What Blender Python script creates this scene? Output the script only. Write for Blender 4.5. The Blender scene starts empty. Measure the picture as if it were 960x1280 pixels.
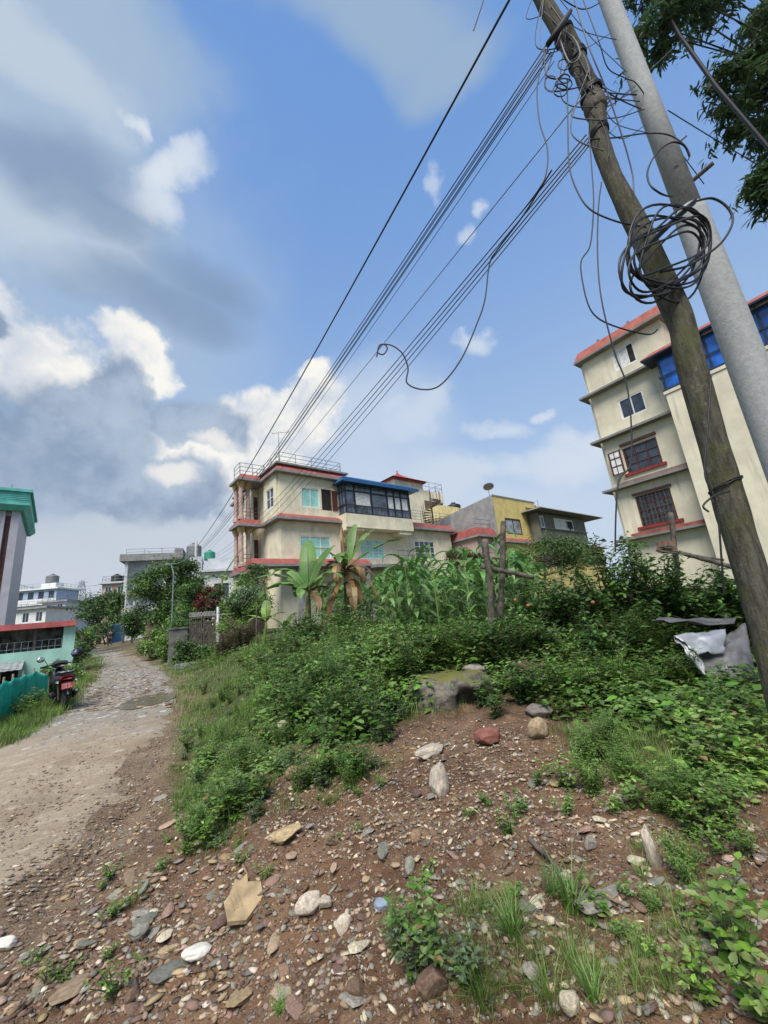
import bpy, bmesh, math, random
import numpy as np
from mathutils import Vector, Matrix

random.seed(7); RNG = np.random.default_rng(7)
rad = math.radians
scene = bpy.context.scene
COL = scene.collection

# ------------------------------------------------------------------ camera
F = 490.0; PITCH = rad(14.5); ROLL = rad(5.8); CH = 1.6          # focal length in pixels of the 960 x 1280 photograph
Fw = np.array([0, math.cos(PITCH), math.sin(PITCH)])
R0 = np.array([1.0, 0, 0]); U0 = np.array([0, -math.sin(PITCH), math.cos(PITCH)])
RV = math.cos(ROLL)*R0 - math.sin(ROLL)*U0
UV = math.sin(ROLL)*R0 + math.cos(ROLL)*U0
CAM = np.array([0, 0, CH])
cd = bpy.data.cameras.new('camera'); cam = bpy.data.objects.new('camera', cd); COL.objects.link(cam)
cd.sensor_fit = 'AUTO'; cd.sensor_width = 36.0; cd.lens = F/1280*36.0
cd.clip_start = 0.05; cd.clip_end = 20000
cam.matrix_world = Matrix(((RV[0], UV[0], -Fw[0], 0), (RV[1], UV[1], -Fw[1], 0), (RV[2], UV[2], -Fw[2], CH), (0, 0, 0, 1)))
scene.camera = cam

# ------------------------------------------------------------------ light and exposure
SUN_AZ, SUN_EL = -165.0, 56.0      # degrees: azimuth from +Y towards +X, elevation; high behind the camera, softened by thin cloud
SUN_STRENGTH, SUN_ANGLE = 4.0, 34.0
SKY_STRENGTH, EXPOSURE = 0.1, 0.52
HAZE_DENSITY = .00010
vs = scene.view_settings
vs.view_transform = 'Standard'; vs.look = 'None'; vs.exposure = EXPOSURE; vs.gamma = 1.0; vs.use_curve_mapping = False
sd = bpy.data.lights.new('sun', 'SUN'); sun = bpy.data.objects.new('sun', sd); COL.objects.link(sun)
sd.energy = SUN_STRENGTH; sd.angle = rad(SUN_ANGLE); sd.color = (1.0, 0.95, 0.87)
sdir = Vector((math.sin(rad(SUN_AZ))*math.cos(rad(SUN_EL)), math.cos(rad(SUN_AZ))*math.cos(rad(SUN_EL)), math.sin(rad(SUN_EL))))
sun.rotation_euler = (-sdir).to_track_quat('-Z', 'Y').to_euler(); sun.location = sdir*50

def ray(x, y): return Fw + RV*(x-480)/F - UV*(y-640)/F            # photograph pixel -> world direction
def at(x, y, Y):                                                  # ... -> the point at that distance ahead
    d = ray(x, y); return CAM + d*Y/d[1]

class NT:
    """small helper round a node tree"""
    def __init__(s, t): s.t = t; s.t.nodes.clear()
    def n(s, typ, **kw):
        nd = s.t.nodes.new(typ)
        for k, v in kw.items(): setattr(nd, k, v)
        return nd
    def put(s, sock, v):
        if isinstance(v, bpy.types.NodeSocket): s.t.links.new(v, sock)
        elif v is not None:
            if hasattr(sock.default_value, '__len__') and not isinstance(v, str):
                v = tuple(v)
                if len(sock.default_value) == 4 and len(v) == 3: v = v + (1.0,)
            sock.default_value = v
    def math(s, op, a, b=None, c=None, clamp=False):
        m = s.n('ShaderNodeMath', operation=op, use_clamp=clamp)
        for i, v in enumerate((a, b, c)):
            if v is not None: s.put(m.inputs[i], v)
        return m.outputs[0]
    def dot(s, a, b):
        m = s.n('ShaderNodeVectorMath', operation='DOT_PRODUCT'); s.put(m.inputs[0], a); s.put(m.inputs[1], b); return m.outputs['Value']
    def vec(s, op, a, b):
        m = s.n('ShaderNodeVectorMath', operation=op); s.put(m.inputs[0], a); s.put(m.inputs[1], b); return m.outputs[0]
    def noise(s, vec, scale, detail=4, rough=.55, dim='3D'):
        m = s.n('ShaderNodeTexNoise', noise_dimensions=dim); s.put(m.inputs['Vector'], vec)
        m.inputs['Scale'].default_value = scale; m.inputs['Detail'].default_value = detail; m.inputs['Roughness'].default_value = rough
        return m
    def ramp(s, v, a, b, lo=0.0, hi=1.0, smooth=True):
        m = s.n('ShaderNodeMapRange', interpolation_type='SMOOTHSTEP' if smooth else 'LINEAR')
        s.put(m.inputs[0], v); m.inputs[1].default_value = a; m.inputs[2].default_value = b
        s.put(m.inputs[3], lo); s.put(m.inputs[4], hi); return m.outputs[0]
    def mix(s, f, a, b, typ='MIX'):
        m = s.n('ShaderNodeMix', data_type='RGBA', blend_type=typ)
        s.put(m.inputs[0], f); s.put(m.inputs[6], a); s.put(m.inputs[7], b); return m.outputs[2]

# ------------------------------------------------------------------ sky: Nishita plus cloud banks laid out by direction
world = bpy.data.worlds.new('World'); scene.world = world; world.use_nodes = True
W = NT(world.node_tree)
wout = W.n('ShaderNodeOutputWorld'); bg = W.n('ShaderNodeBackground'); bg.inputs[1].default_value = SKY_STRENGTH
sky = W.n('ShaderNodeTexSky', sky_type='NISHITA'); sky.sun_disc = False
sky.sun_elevation = rad(SUN_EL); sky.sun_rotation = rad(SUN_AZ); sky.air_density = 1.0; sky.dust_density = 1.2; sky.ozone_density = 2.0; sky.altitude = 1300
tc = W.n('ShaderNodeTexCoord'); D = tc.outputs['Generated']
nz1 = W.noise(D, 5.0, 7, .58)
nz2 = W.noise(D, 2.2, 5, .5)
nz3 = W.noise(D, 14.0, 6, .6)
def warp(n, amt):
    v = W.vec('SUBTRACT', n.outputs['Color'], (.5, .5, .5))
    m = W.n('ShaderNodeVectorMath', operation='SCALE'); W.put(m.inputs[0], v); m.inputs['Scale'].default_value = amt
    return W.vec('ADD', D, m.outputs[0])
DW1 = warp(nz1, .20); DW2 = warp(nz2, .30)
def blob(dw, x, y, rx, ry, tilt=0.0):
    c = ray(x, y); L = np.linalg.norm(c); c = c/L
    t = rad(tilt)
    a = RV*math.cos(t) - UV*math.sin(t); b = RV*math.sin(t) + UV*math.cos(t)
    def tang(v, px):
        w = v/F; w = w - c*(w@c); m = np.linalg.norm(w)/L*px
        return w/np.linalg.norm(w)/m
    q1 = W.dot(dw, tang(a, rx)); q2 = W.dot(dw, tang(b, ry))
    return W.math('MULTIPLY_ADD', q2, q2, W.math('MULTIPLY', q1, q1))
def bank(dw, blobs):
    m = None
    for bb in blobs:
        r = blob(dw, *bb); m = r if m is None else W.math('MINIMUM', m, r)
    return m
def layer(base, dw, blobs, colour, inner, outer, amount=1.0, nz=None, nzamt=.6):
    r2 = bank(dw, blobs)
    if nz is not None: r2 = W.math('MULTIPLY_ADD', W.math('SUBTRACT', nz, .5), nzamt*2, r2)
    m = W.ramp(r2, outer, inner, 0.0, amount)
    return W.mix(m, base, colour)
k = 1.0/SKY_STRENGTH/2**EXPOSURE
def lin(r, g, b, s=1.0):
    f = lambda v: ((v/255+.055)/1.055)**2.4 if v > 10 else v/255/12.92
    return (f(r)*k*s, f(g)*k*s, f(b)*k*s)
# clear-air colour from the sky texture, pulled towards the pale tropical blue of a humid afternoon
sep = W.n('ShaderNodeSeparateXYZ'); W.put(sep.inputs[0], D)
elev = sep.outputs['Z']
base = W.mix(.9, sky.outputs[0], W.mix(W.ramp(elev, -.02, .95), lin(186, 212, 240), lin(106, 155, 221)))
base = W.mix(W.ramp(elev, .40, .0, 0.0, .9), base, lin(200, 217, 236))
nzf = W.noise(D, 6.0, 11, .62); nzg = W.noise(D, 3.0, 9, .6)
fb, fg = nzf.outputs[0], nzg.outputs[0]
vb = W.n('ShaderNodeTexVoronoi', feature='F1', normalize=True); W.put(vb.inputs['Vector'], W.vec('ADD', D, W.vec('MULTIPLY', W.vec('SUBTRACT', nzg.outputs['Color'], (.5,.5,.5)), (.25,.25,.25))))
vb.inputs['Scale'].default_value = 7.0; vb.inputs['Detail'].default_value = 3.0; vb.inputs['Roughness'].default_value = .55; vb.inputs['Lacunarity'].default_value = 2.3
bil = W.math('ADD', W.math('MULTIPLY', vb.outputs['Distance'], 1.1), W.math('MULTIPLY', fb, .35))
# thin grey veil on the left and across the top
base = layer(base, DW2, [(10, 150, 200, 300), (-80, 420, 280, 280), (110, 20, 170, 130)], lin(154, 180, 208), .1, 1.5, .9, fb, .9)
base = layer(base, DW2, [(60, 250, 360, 430)], lin(176, 196, 218), -.3, 1.4, .55, fg, 1.3)
base = layer(base, DW2, [(470, 15, 150, 85), (570, 60, 80, 60), (400, -10, 120, 60)], lin(156, 180, 206), .0, 1.4, .85, fg, .7)
base = layer(base, DW1, [(75, 80, 80, 70), (50, 300, 130, 60), (30, 30, 100, 70), (130, 290, 70, 40)], lin(196, 210, 225), -.1, 1.4, .75, fb, 1.0)
# small bright cumulus
small = [(540, 515, 46, 34, -30), (585, 436, 32, 15), (510, 500, 26, 18), (545, 222, 15, 24, -20), (600, 250, 15, 16), (575, 290, 12, 22, 30),
         (700, 578, 70, 26, -10), (620, 545, 40, 18), (680, 520, 24, 9), (545, 605, 60, 30), (640, 595, 80, 20), (740, 555, 70, 24)]
base = layer(base, DW1, small, lin(216, 226, 239), -.25, 1.25, .85, fb, 1.2)
base = layer(base, DW1, [(212, 222, 62, 32, -25), (168, 156, 15, 24), (190, 250, 50, 30)], lin(222, 230, 240), -.3, 1.3, .95, fb, 1.1)
# broad haze and stratus near the horizon
base = layer(base, DW2, [(120, 720, 280, 85), (330, 690, 220, 70)], lin(206, 214, 224), .1, 1.6, .9, fg, .6)
base = layer(base, DW2, [(450, 540, 120, 90, -30), (480, 610, 140, 60), (600, 640, 200, 50)], lin(200, 215, 234), -.1, 1.5, .85, fg, .8)
# the bright sunlit cumulus, then the shaded bank in front of it
shade = W.mix(W.ramp(bil, .72, .38), lin(204, 213, 227), lin(255, 252, 244))
base = layer(base, DW1, [(20, 430, 105, 84, -10), (165, 442, 74, 46, 15), (-20, 370, 80, 50), (100, 480, 90, 40), (225, 575, 85, 58, -20), (335, 545, 82, 54, -20), (290, 595, 95, 58), (395, 500, 62, 40, -35)], shade, .42, 1.05, 1.0, bil, .8)
greys = [(95, 552, 135, 95, 5), (40, 605, 190, 72), (150, 492, 60, 50, 20), (245, 530, 88, 40, 10), (190, 620, 120, 52), (-40, 530, 90, 50), (-10, 392, 48, 28)]
gcol = W.mix(W.ramp(W.math('ADD', W.math('MULTIPLY', fg, .6), W.math('MULTIPLY', bil, .4)), .62, .40), lin(124, 147, 178), lin(170, 189, 211))
base = layer(base, DW1, greys, gcol, .50, 1.05, .95, bil, .7)
base = layer(base, DW2, [(95, 235, 115, 70), (205, 362, 120, 48, -12), (260, 330, 80, 36), (30, 200, 70, 60)], lin(120, 147, 181), -.2, 1.5, .75, fb, 1.2)
base = layer(base, DW1, [(90, 690, 160, 34), (230, 690, 70, 34)], lin(178, 192, 209), -.1, 1.4, .75, fb, .7)
base = layer(base, DW1, [(330, 600, 60, 22), (215, 600, 34, 18), (280, 560, 30, 14)], lin(252, 248, 240), -.2, 1.2, .8, fb, 1.0)
base = layer(base, DW2, [(90, 745, 320, 62), (230, 700, 160, 40)], lin(200, 209, 220), .1, 1.6, .85, fg, .6)
W.put(bg.inputs[0], base); W.t.links.new(bg.outputs[0], wout.inputs[0])

# ------------------------------------------------------------------ materials
MATS = {}
def mat(name, col, rough=.8, var=.18, scale=4.0, bump=.0, bscale=60.0, streak=0.0, dirt=(.12, .11, .09), metal=0.0, spec=.4, alpha=None, island=0.0, obrand=0.0, transl=0.0, emit=None, tile=None):
    """painted / mineral / leaf surfaces with noise variation, rain streaks and a fine bump"""
    if name in MATS: return MATS[name]
    m = bpy.data.materials.new(name); m.use_nodes = True; T = NT(m.node_tree); MATS[name] = m
    out = T.n('ShaderNodeOutputMaterial'); b = T.n('ShaderNodeBsdfPrincipled')
    tcn = T.n('ShaderNodeTexCoord'); geo = T.n('ShaderNodeNewGeometry')
    pos = geo.outputs['Position'] if not obrand else tcn.outputs['Object']
    c = tuple(col)
    cs = c
    if var:
        n1 = T.noise(pos, scale, 5, .6)
        lo = tuple(v*(1-var*1.5) for v in c); hi = tuple(min(1, v*(1+var)) for v in c)
        cs = T.mix(T.ramp(n1.outputs[0], .3, .7), lo, hi)
    if streak:
        mp = T.n('ShaderNodeMapping'); T.put(mp.inputs[0], geo.outputs['Position']); mp.inputs['Scale'].default_value = (1.0, 1.0, .12)
        n2 = T.noise(mp.outputs[0], 3.2, 6, .65)
        n3 = T.noise(geo.outputs['Position'], .8, 3, .5)
        f = T.math('MULTIPLY', T.ramp(n2.outputs[0], .5, .78), T.ramp(n3.outputs[0], .3, .65))
        cs = T.mix(T.math('MULTIPLY', f, streak), cs, dirt)
    if tile: m['tiled'] = True
    if tile:                                                      # courses: (brick width, height, mortar colour)
        br = T.n('ShaderNodeTexBrick'); T.put(br.inputs['Vector'], tcn.outputs['UV'])
        br.inputs['Scale'].default_value = 1.0; br.inputs['Brick Width'].default_value = tile[0]; br.inputs['Row Height'].default_value = tile[1]
        br.inputs['Mortar Size'].default_value = tile[3] if len(tile) > 3 else .012
        T.put(br.inputs['Color1'], cs); T.put(br.inputs['Color2'], T.mix(.5, cs, tuple(v*.75 for v in c))); T.put(br.inputs['Mortar'], tile[2])
        cs = br.outputs[0]
    if island or obrand:
        r = geo.outputs['Random Per Island']
        if obrand:
            oi = T.n('ShaderNodeObjectInfo'); r = oi.outputs['Random'] if not island else T.math('FRACT', T.math('ADD', r, oi.outputs['Random']))
        amt = max(island, obrand)
        hsv = T.n('ShaderNodeHueSaturation'); T.put(hsv.inputs['Color'], cs)
        T.put(hsv.inputs['Value'], T.ramp(r, 0, 1, 1-amt, 1+amt, False))
        r2 = T.math('FRACT', T.math('MULTIPLY', r, 7.31))
        T.put(hsv.inputs['Hue'], T.ramp(r2, 0, 1, .5-.05*amt, .5+.05*amt, False)); T.put(hsv.inputs['Saturation'], T.ramp(r2, 0, 1, 1-amt*.5, 1+amt*.3, False))
        cs = hsv.outputs[0]
    T.put(b.inputs['Base Color'], cs); b.inputs['Roughness'].default_value = rough; b.inputs['Metallic'].default_value = metal
    b.inputs['Specular IOR Level'].default_value = spec
    if bump:
        nb = T.noise(pos, bscale, 5, .65); bp = T.n('ShaderNodeBump'); bp.inputs['Strength'].default_value = bump; bp.inputs['Distance'].default_value = .02
        T.put(bp.inputs['Height'], nb.outputs[0]); T.put(b.inputs['Normal'], bp.outputs[0])
    if emit: 
        T.put(b.inputs['Emission Color'], emit[0]); b.inputs['Emission Strength'].default_value = emit[1]
    sh = b.outputs[0]
    if transl:
        tr = T.n('ShaderNodeBsdfTranslucent'); T.put(tr.inputs[0], T.mix(.5, cs, (.25, .4, .05), 'MULTIPLY') if False else cs)
        mx = T.n('ShaderNodeMixShader'); mx.inputs[0].default_value = transl
        T.t.links.new(sh, mx.inputs[1]); T.t.links.new(tr.outputs[0], mx.inputs[2]); sh = mx.outputs[0]
    T.t.links.new(sh, out.inputs[0])
    return m
def glass(name, tint=(.03, .04, .05), rough=.06, var=.4):
    if name in MATS: return MATS[name]
    m = bpy.data.materials.new(name); m.use_nodes = True; T = NT(m.node_tree); MATS[name] = m
    out = T.n('ShaderNodeOutputMaterial'); b = T.n('ShaderNodeBsdfPrincipled'); geo = T.n('ShaderNodeNewGeometry')
    n1 = T.noise(geo.outputs['Position'], 1.6, 3)
    T.put(b.inputs['Base Color'], T.mix(T.ramp(n1.outputs[0], .35, .65), tuple(v*(1-var) for v in tint), tuple(v*(1+var) for v in tint)))
    b.inputs['Roughness'].default_value = rough; b.inputs['Specular IOR Level'].default_value = .7
    nb = T.noise(geo.outputs['Position'], 2.5, 2); bp = T.n('ShaderNodeBump'); bp.inputs['Strength'].default_value = .12; bp.inputs['Distance'].default_value = .02
    T.put(bp.inputs['Height'], nb.outputs[0]); T.put(b.inputs['Normal'], bp.outputs[0])
    T.t.links.new(b.outputs[0], out.inputs[0]); return m

LEAF = dict(rough=.42, var=.22, scale=1.4, island=.38, transl=.28, spec=.35)
M_leaf_dark = mat('leaf_dark', (.068, .138, .030), **LEAF)
M_leaf_mid = mat('leaf_mid', (.125, .228, .042), **LEAF)
M_leaf_light = mat('leaf_light', (.205, .325, .060), **LEAF)
M_leaf_dusty = mat('leaf_dusty', (.155, .225, .120), **LEAF)
M_leaf_red = mat('leaf_red', (.16, .025, .022), **LEAF)
M_leaf_maroon = mat('leaf_maroon', (.13, .045, .04), **LEAF)
M_leaf_dry = mat('leaf_dry', (.24, .145, .06), **LEAF)
M_maize = mat('leaf_maize', (.150, .285, .075), **LEAF)
M_banana = mat('leaf_banana', (.110, .220, .042), **LEAF)
M_grass = mat('grass_blade', (.160, .255, .048), **LEAF)
M_grass_dry = mat('grass_dry', (.17, .16, .06), **LEAF)
M_stem = mat('stem', (.075, .095, .035), .8, .3, 8)
M_bark = mat('bark', (.10, .075, .052), .9, .35, 9, .5, 40)
M_wood_old = mat('old_wood', (.105, .088, .070), .9, .4, 12, .6, 60)
M_wire = mat('cable_black', (.014, .014, .016), .55, .2, 20)
M_wire2 = mat('cable_violet', (.050, .040, .062), .5, .2, 20)
M_wire3 = mat('cable_grey', (.11, .115, .13), .55, .2, 20)
M_rubber = mat('black_rubber', (.012, .012, .013), .75, .2, 20)
M_plastic = mat('black_plastic', (.012, .012, .014), .35, .2, 12)
M_chrome = mat('chrome', (.62, .62, .62), .2, .1, 20, metal=1.0)
M_steel = mat('steel_grey', (.30, .31, .32), .45, .25, 10, metal=.7)
M_white = mat('white_paint', (.74, .74, .71), .6, .1, 5, streak=.35)
M_cream = mat('cream_wall', (.70, .64, .47), .85, .12, 1.0, .08, 90, streak=.38)
M_cream2 = mat('cream_wall_tall', (.66, .60, .45), .85, .11, .8, .08, 90, streak=.5)
M_redroof = mat('red_band', (.29, .075, .06), .75, .2, 2.5, .1, 50, streak=.5)
M_rust = mat('roof_rust', (.31, .085, .06), .75, .2, 2.5, .1, 50, streak=.4)
M_greyslab = mat('grey_slab', (.24, .235, .23), .85, .15, 2.0, .15, 60, streak=.5)
M_soffit = mat('pale_soffit', (.42, .40, .35), .85, .1, 2.0, streak=.3)
M_blue = mat('blue_metal', (.020, .095, .235), .4, .12, 3, streak=.3)
M_navy = mat('navy_frame', (.020, .028, .050), .4, .15, 6)
M_brownwood = mat('brown_joinery', (.085, .028, .022), .55, .25, 6)
M_redsill = mat('red_sill', (.21, .028, .024), .6, .2, 5)
M_glass = glass('window_glass')
M_glass_blue = glass('blue_mirror_glass', (.015, .11, .45), .05)
M_glass_teal = glass('teal_curtain_glass', (.30, .60, .53), .25, .15)
M_curtain = mat('pale_curtain', (.68, .68, .65), .9, .15, 6)
M_dark = mat('dark_interior', (.022, .020, .019), .9, .3, 3)
M_pink = mat('pink_column', (.44, .31, .27), .7, .15, 4, streak=.3)
M_gold = mat('ochre_capital', (.42, .30, .12), .7, .15, 6)
M_cement = mat('cement', (.27, .27, .265), .9, .16, 1.3, .25, 50, streak=.55)
M_yellow = mat('yellow_wall', (.58, .46, .17), .85, .1, 1.5, streak=.4)
M_olive = mat('olive_grey_wall', (.150, .145, .115), .85, .12, 1.5, streak=.4)
M_palegrey = mat('pale_grey_wall', (.50, .52, .55), .85, .08, 1.2, streak=.35)
M_lilac = mat('lilac_tile', (.40, .385, .43), .55, .06, 2.0, streak=.2)
M_mintwall = mat('mint_wall', (.36, .60, .50), .8, .1, 1.5, streak=.45)
M_teal = mat('teal_cornice', (.10, .42, .36), .65, .14, 2, streak=.45)
M_tank_black = mat('black_tank', (.016, .016, .018), .5, .2, 6)
M_tank_green = mat('green_tank', (.035, .25, .16), .5, .15, 6)
M_net = mat('green_net', (.010, .50, .37), .7, .16, 5, .15, 220, transl=.18)
M_zinc = mat('zinc_sheet', (.36, .37, .38), .5, .25, 5, .1, 30, metal=.4, streak=.5, dirt=(.16, .10, .06))
M_iron = mat('old_iron', (.115, .095, .078), .7, .3, 10, .2, 80, metal=.3)
M_brick = mat('red_brick', (.24, .115, .08), .9, .25, 6, .3, 70, streak=.5, tile=(.24, .08, (.22, .20, .18)))
M_concrete_pole = mat('pole_concrete', (.32, .33, .325), .85, .09, 26, .35, 80, streak=.9, dirt=(.15, .15, .14))
M_skin = mat('skin', (.25, .14, .09), .6, .1, 10)
M_jacket = mat('dark_jacket', (.025, .027, .035), .8, .2, 10)
M_trousers = mat('brown_trousers', (.055, .045, .038), .85, .2, 10)
M_hair = mat('black_hair', (.01, .009, .008), .6, .2, 10)

# ------------------------------------------------------------------ mesh builder and object helpers
class MB:
    def __init__(s): s.v = []; s.f = []; s.m = []; s.uv = {}
    def add(s, vs_, fs, m=0):
        o = len(s.v); s.v += [tuple(v) for v in vs_]; s.f += [tuple(i+o for i in f) for f in fs]; s.m += [m]*len(fs); return s
    def box(s, x0, x1, y0, y1, z0, z1, m=0):
        return s.add([(x0,y0,z0),(x1,y0,z0),(x1,y1,z0),(x0,y1,z0),(x0,y0,z1),(x1,y0,z1),(x1,y1,z1),(x0,y1,z1)],
                     [(3,2,1,0),(4,5,6,7),(0,1,5,4),(1,2,6,5),(2,3,7,6),(3,0,4,7)], m)
    def frustum(s, b, t, z0, z1, m=0):                            # two rectangles (x0,x1,y0,y1)
        return s.add([(b[0],b[2],z0),(b[1],b[2],z0),(b[1],b[3],z0),(b[0],b[3],z0),(t[0],t[2],z1),(t[1],t[2],z1),(t[1],t[3],z1),(t[0],t[3],z1)],
                     [(3,2,1,0),(4,5,6,7),(0,1,5,4),(1,2,6,5),(2,3,7,6),(3,0,4,7)], m)
    def prism(s, poly, z0, z1, m=0):
        n = len(poly); vs_ = [(x,y,z0) for x,y in poly]+[(x,y,z1) for x,y in poly]
        return s.add(vs_, [tuple(range(n))[::-1], tuple(range(n,2*n))]+[(i,(i+1)%n,(i+1)%n+n,i+n) for i in range(n)], m)
    def tube(s, pts, r, n=8, m=0, cap=True):
        pts = [Vector(p) for p in pts]; k_ = len(pts)
        rs = [r]*k_ if not hasattr(r, '__len__') else list(r)
        o = len(s.v); up = None
        for i, p in enumerate(pts):
            t = (pts[min(i+1,k_-1)]-pts[max(i-1,0)]); t = t.normalized() if t.length > 1e-9 else Vector((0,0,1))
            if up is None:
                a = Vector((0,0,1)) if abs(t.z) < .9 else Vector((1,0,0)); up = (a-t*a.dot(t)).normalized()
            else:
                up = up-t*up.dot(t); up = up.normalized() if up.length > 1e-6 else t.orthogonal().normalized()
            q = t.cross(up)
            for j in range(n):
                a = 2*math.pi*j/n; s.v.append(tuple(p+(up*math.cos(a)+q*math.sin(a))*rs[i]))
        for i in range(k_-1):
            for j in range(n):
                s.f.append((o+i*n+j, o+i*n+(j+1)%n, o+(i+1)*n+(j+1)%n, o+(i+1)*n+j)); s.m.append(m)
        if cap:
            s.f.append(tuple(o+j for j in range(n))[::-1]); s.f.append(tuple(o+(k_-1)*n+j for j in range(n))); s.m += [m, m]
        return s
    def lathe(s, prof, c=(0,0,0), n=16, m=0):                     # profile of (radius, z)
        o = len(s.v)
        for r, z in prof:
            for j in range(n):
                a = 2*math.pi*j/n; s.v.append((c[0]+r*math.cos(a), c[1]+r*math.sin(a), c[2]+z))
        for i in range(len(prof)-1):
            for j in range(n):
                s.f.append((o+i*n+j, o+i*n+(j+1)%n, o+(i+1)*n+(j+1)%n, o+(i+1)*n+j)); s.m.append(m)
        s.f.append(tuple(o+j for j in range(n))[::-1]); s.f.append(tuple(o+(len(prof)-1)*n+j for j in range(n))); s.m += [m, m]
        return s
    def grid(s, P, m=0):                                          # rows x cols of points
        o = len(s.v); R_, C_ = len(P), len(P[0])
        for row in P: s.v += [tuple(p) for p in row]
        for i in range(R_-1):
            for j in range(C_-1): s.f.append((o+i*C_+j, o+i*C_+j+1, o+(i+1)*C_+j+1, o+(i+1)*C_+j)); s.m.append(m)
        return s
    def merge(s, o_):
        k_ = len(s.v); s.v += o_.v; s.f += [tuple(i+k_ for i in f) for f in o_.f]; s.m += o_.m; return s
    def xf(s, M):
        s.v = [tuple(M @ Vector(v)) for v in s.v]; return s
    def mesh(s, name, mats, smooth=False):
        me = bpy.data.meshes.new(name); me.from_pydata(s.v, [], s.f)
        for mm in (mats if isinstance(mats, (list, tuple)) else [mats]): me.materials.append(mm)
        me.polygons.foreach_set('material_index', s.m)
        if smooth: me.polygons.foreach_set('use_smooth', [True]*len(s.f))
        if any(mm.get('tiled') for mm in me.materials):
            uv = me.uv_layers.new(name='UVMap')
            for p_ in me.polygons:
                n = p_.normal; t_ = Vector((-n.y, n.x, 0)); t_ = t_.normalized() if t_.length > .3 else Vector((1,0,0))
                for li in p_.loop_indices:
                    c = me.vertices[me.loops[li].vertex_index].co
                    uv.data[li].uv = (c.dot(t_), c.z) if abs(n.z) < .7 else (c.x, c.y)
        me.update(); return me
    def build(s, name, mats, parent=None, smooth=False, solid=0.0, bevel=0.0):
        o = bpy.data.objects.new(name, s.mesh(name, mats, smooth)); COL.objects.link(o)
        if parent: o.parent = parent
        if solid: md = o.modifiers.new('solid', 'SOLIDIFY'); md.thickness = solid; md.offset = 0
        if bevel: md = o.modifiers.new('bevel', 'BEVEL'); md.width = bevel; md.segments = 2; md.limit_method = 'ANGLE'
        return o
def tag(o, label, cat, group=None, kind=None):
    if label: o['label'] = label
    if cat: o['category'] = cat
    if group: o['group'] = group
    if kind: o['kind'] = kind
    return o
def thing(name, label, cat, loc=(0,0,0), rotz=0.0, group=None):
    o = bpy.data.objects.new(name, None); COL.objects.link(o); o.empty_display_size = .2
    o.location = loc; o.rotation_euler = (0, 0, rotz); return tag(o, label, cat, group)
def structure(o): o['kind'] = 'structure'; return o
def link_mesh(name, me, parent=None):
    o = bpy.data.objects.new(name, me); COL.objects.link(o)
    if parent: o.parent = parent
    return o
def copy_tree(o, loc=None, rz=None, sc=None, label=None):
    def rec(q, par):
        c = q.copy(); COL.objects.link(c); c.parent = par
        for ch in q.children: rec(ch, c)
        return c
    c = rec(o, None)
    if loc is not None: c.location = loc
    if rz is not None: c.rotation_euler.z = rz
    if sc is not None: c.scale = (sc, sc, sc) if not hasattr(sc, '__len__') else sc
    if label: c['label'] = label
    return c
def fast_mesh(name, V, faces_by_n, mats, midx=None, smooth=False):
    """numpy arrays -> mesh; faces_by_n: list of (k,n) integer arrays"""
    me = bpy.data.meshes.new(name)
    V = np.asarray(V, dtype=np.float32); me.vertices.add(len(V)); me.vertices.foreach_set('co', V.ravel())
    loops = np.concatenate([f.ravel() for f in faces_by_n]).astype(np.int32)
    tot = np.concatenate([np.full(len(f), f.shape[1], np.int32) for f in faces_by_n]); st = np.concatenate([[0], np.cumsum(tot)[:-1]]).astype(np.int32)
    me.loops.add(len(loops)); me.loops.foreach_set('vertex_index', loops)
    me.polygons.add(len(tot)); me.polygons.foreach_set('loop_start', st)
    for mm in (mats if isinstance(mats, (list, tuple)) else [mats]): me.materials.append(mm)
    if midx is not None: me.polygons.foreach_set('material_index', np.asarray(midx, dtype=np.int32))
    if smooth: me.polygons.foreach_set('use_smooth', np.ones(len(tot), dtype=bool))
    me.update(calc_edges=True); return me

# ---- smooth value noise for terrain
_nt = RNG.random((256, 256))
def vnoise(x, y, s):
    x = np.asarray(x, float)*s; y = np.asarray(y, float)*s
    xi = np.floor(x).astype(int); yi = np.floor(y).astype(int); fx = x-xi; fy = y-yi
    fx = fx*fx*(3-2*fx); fy = fy*fy*(3-2*fy)
    g = lambda a, b: _nt[a % 256, b % 256]
    return (g(xi,yi)*(1-fx)+g(xi+1,yi)*fx)*(1-fy)+(g(xi,yi+1)*(1-fx)+g(xi+1,yi+1)*fx)*fy - .5
def sstep(a, b, x):
    t = np.clip((np.asarray(x, float)-a)/(b-a), 0, 1); return t*t*(3-2*t)

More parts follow.
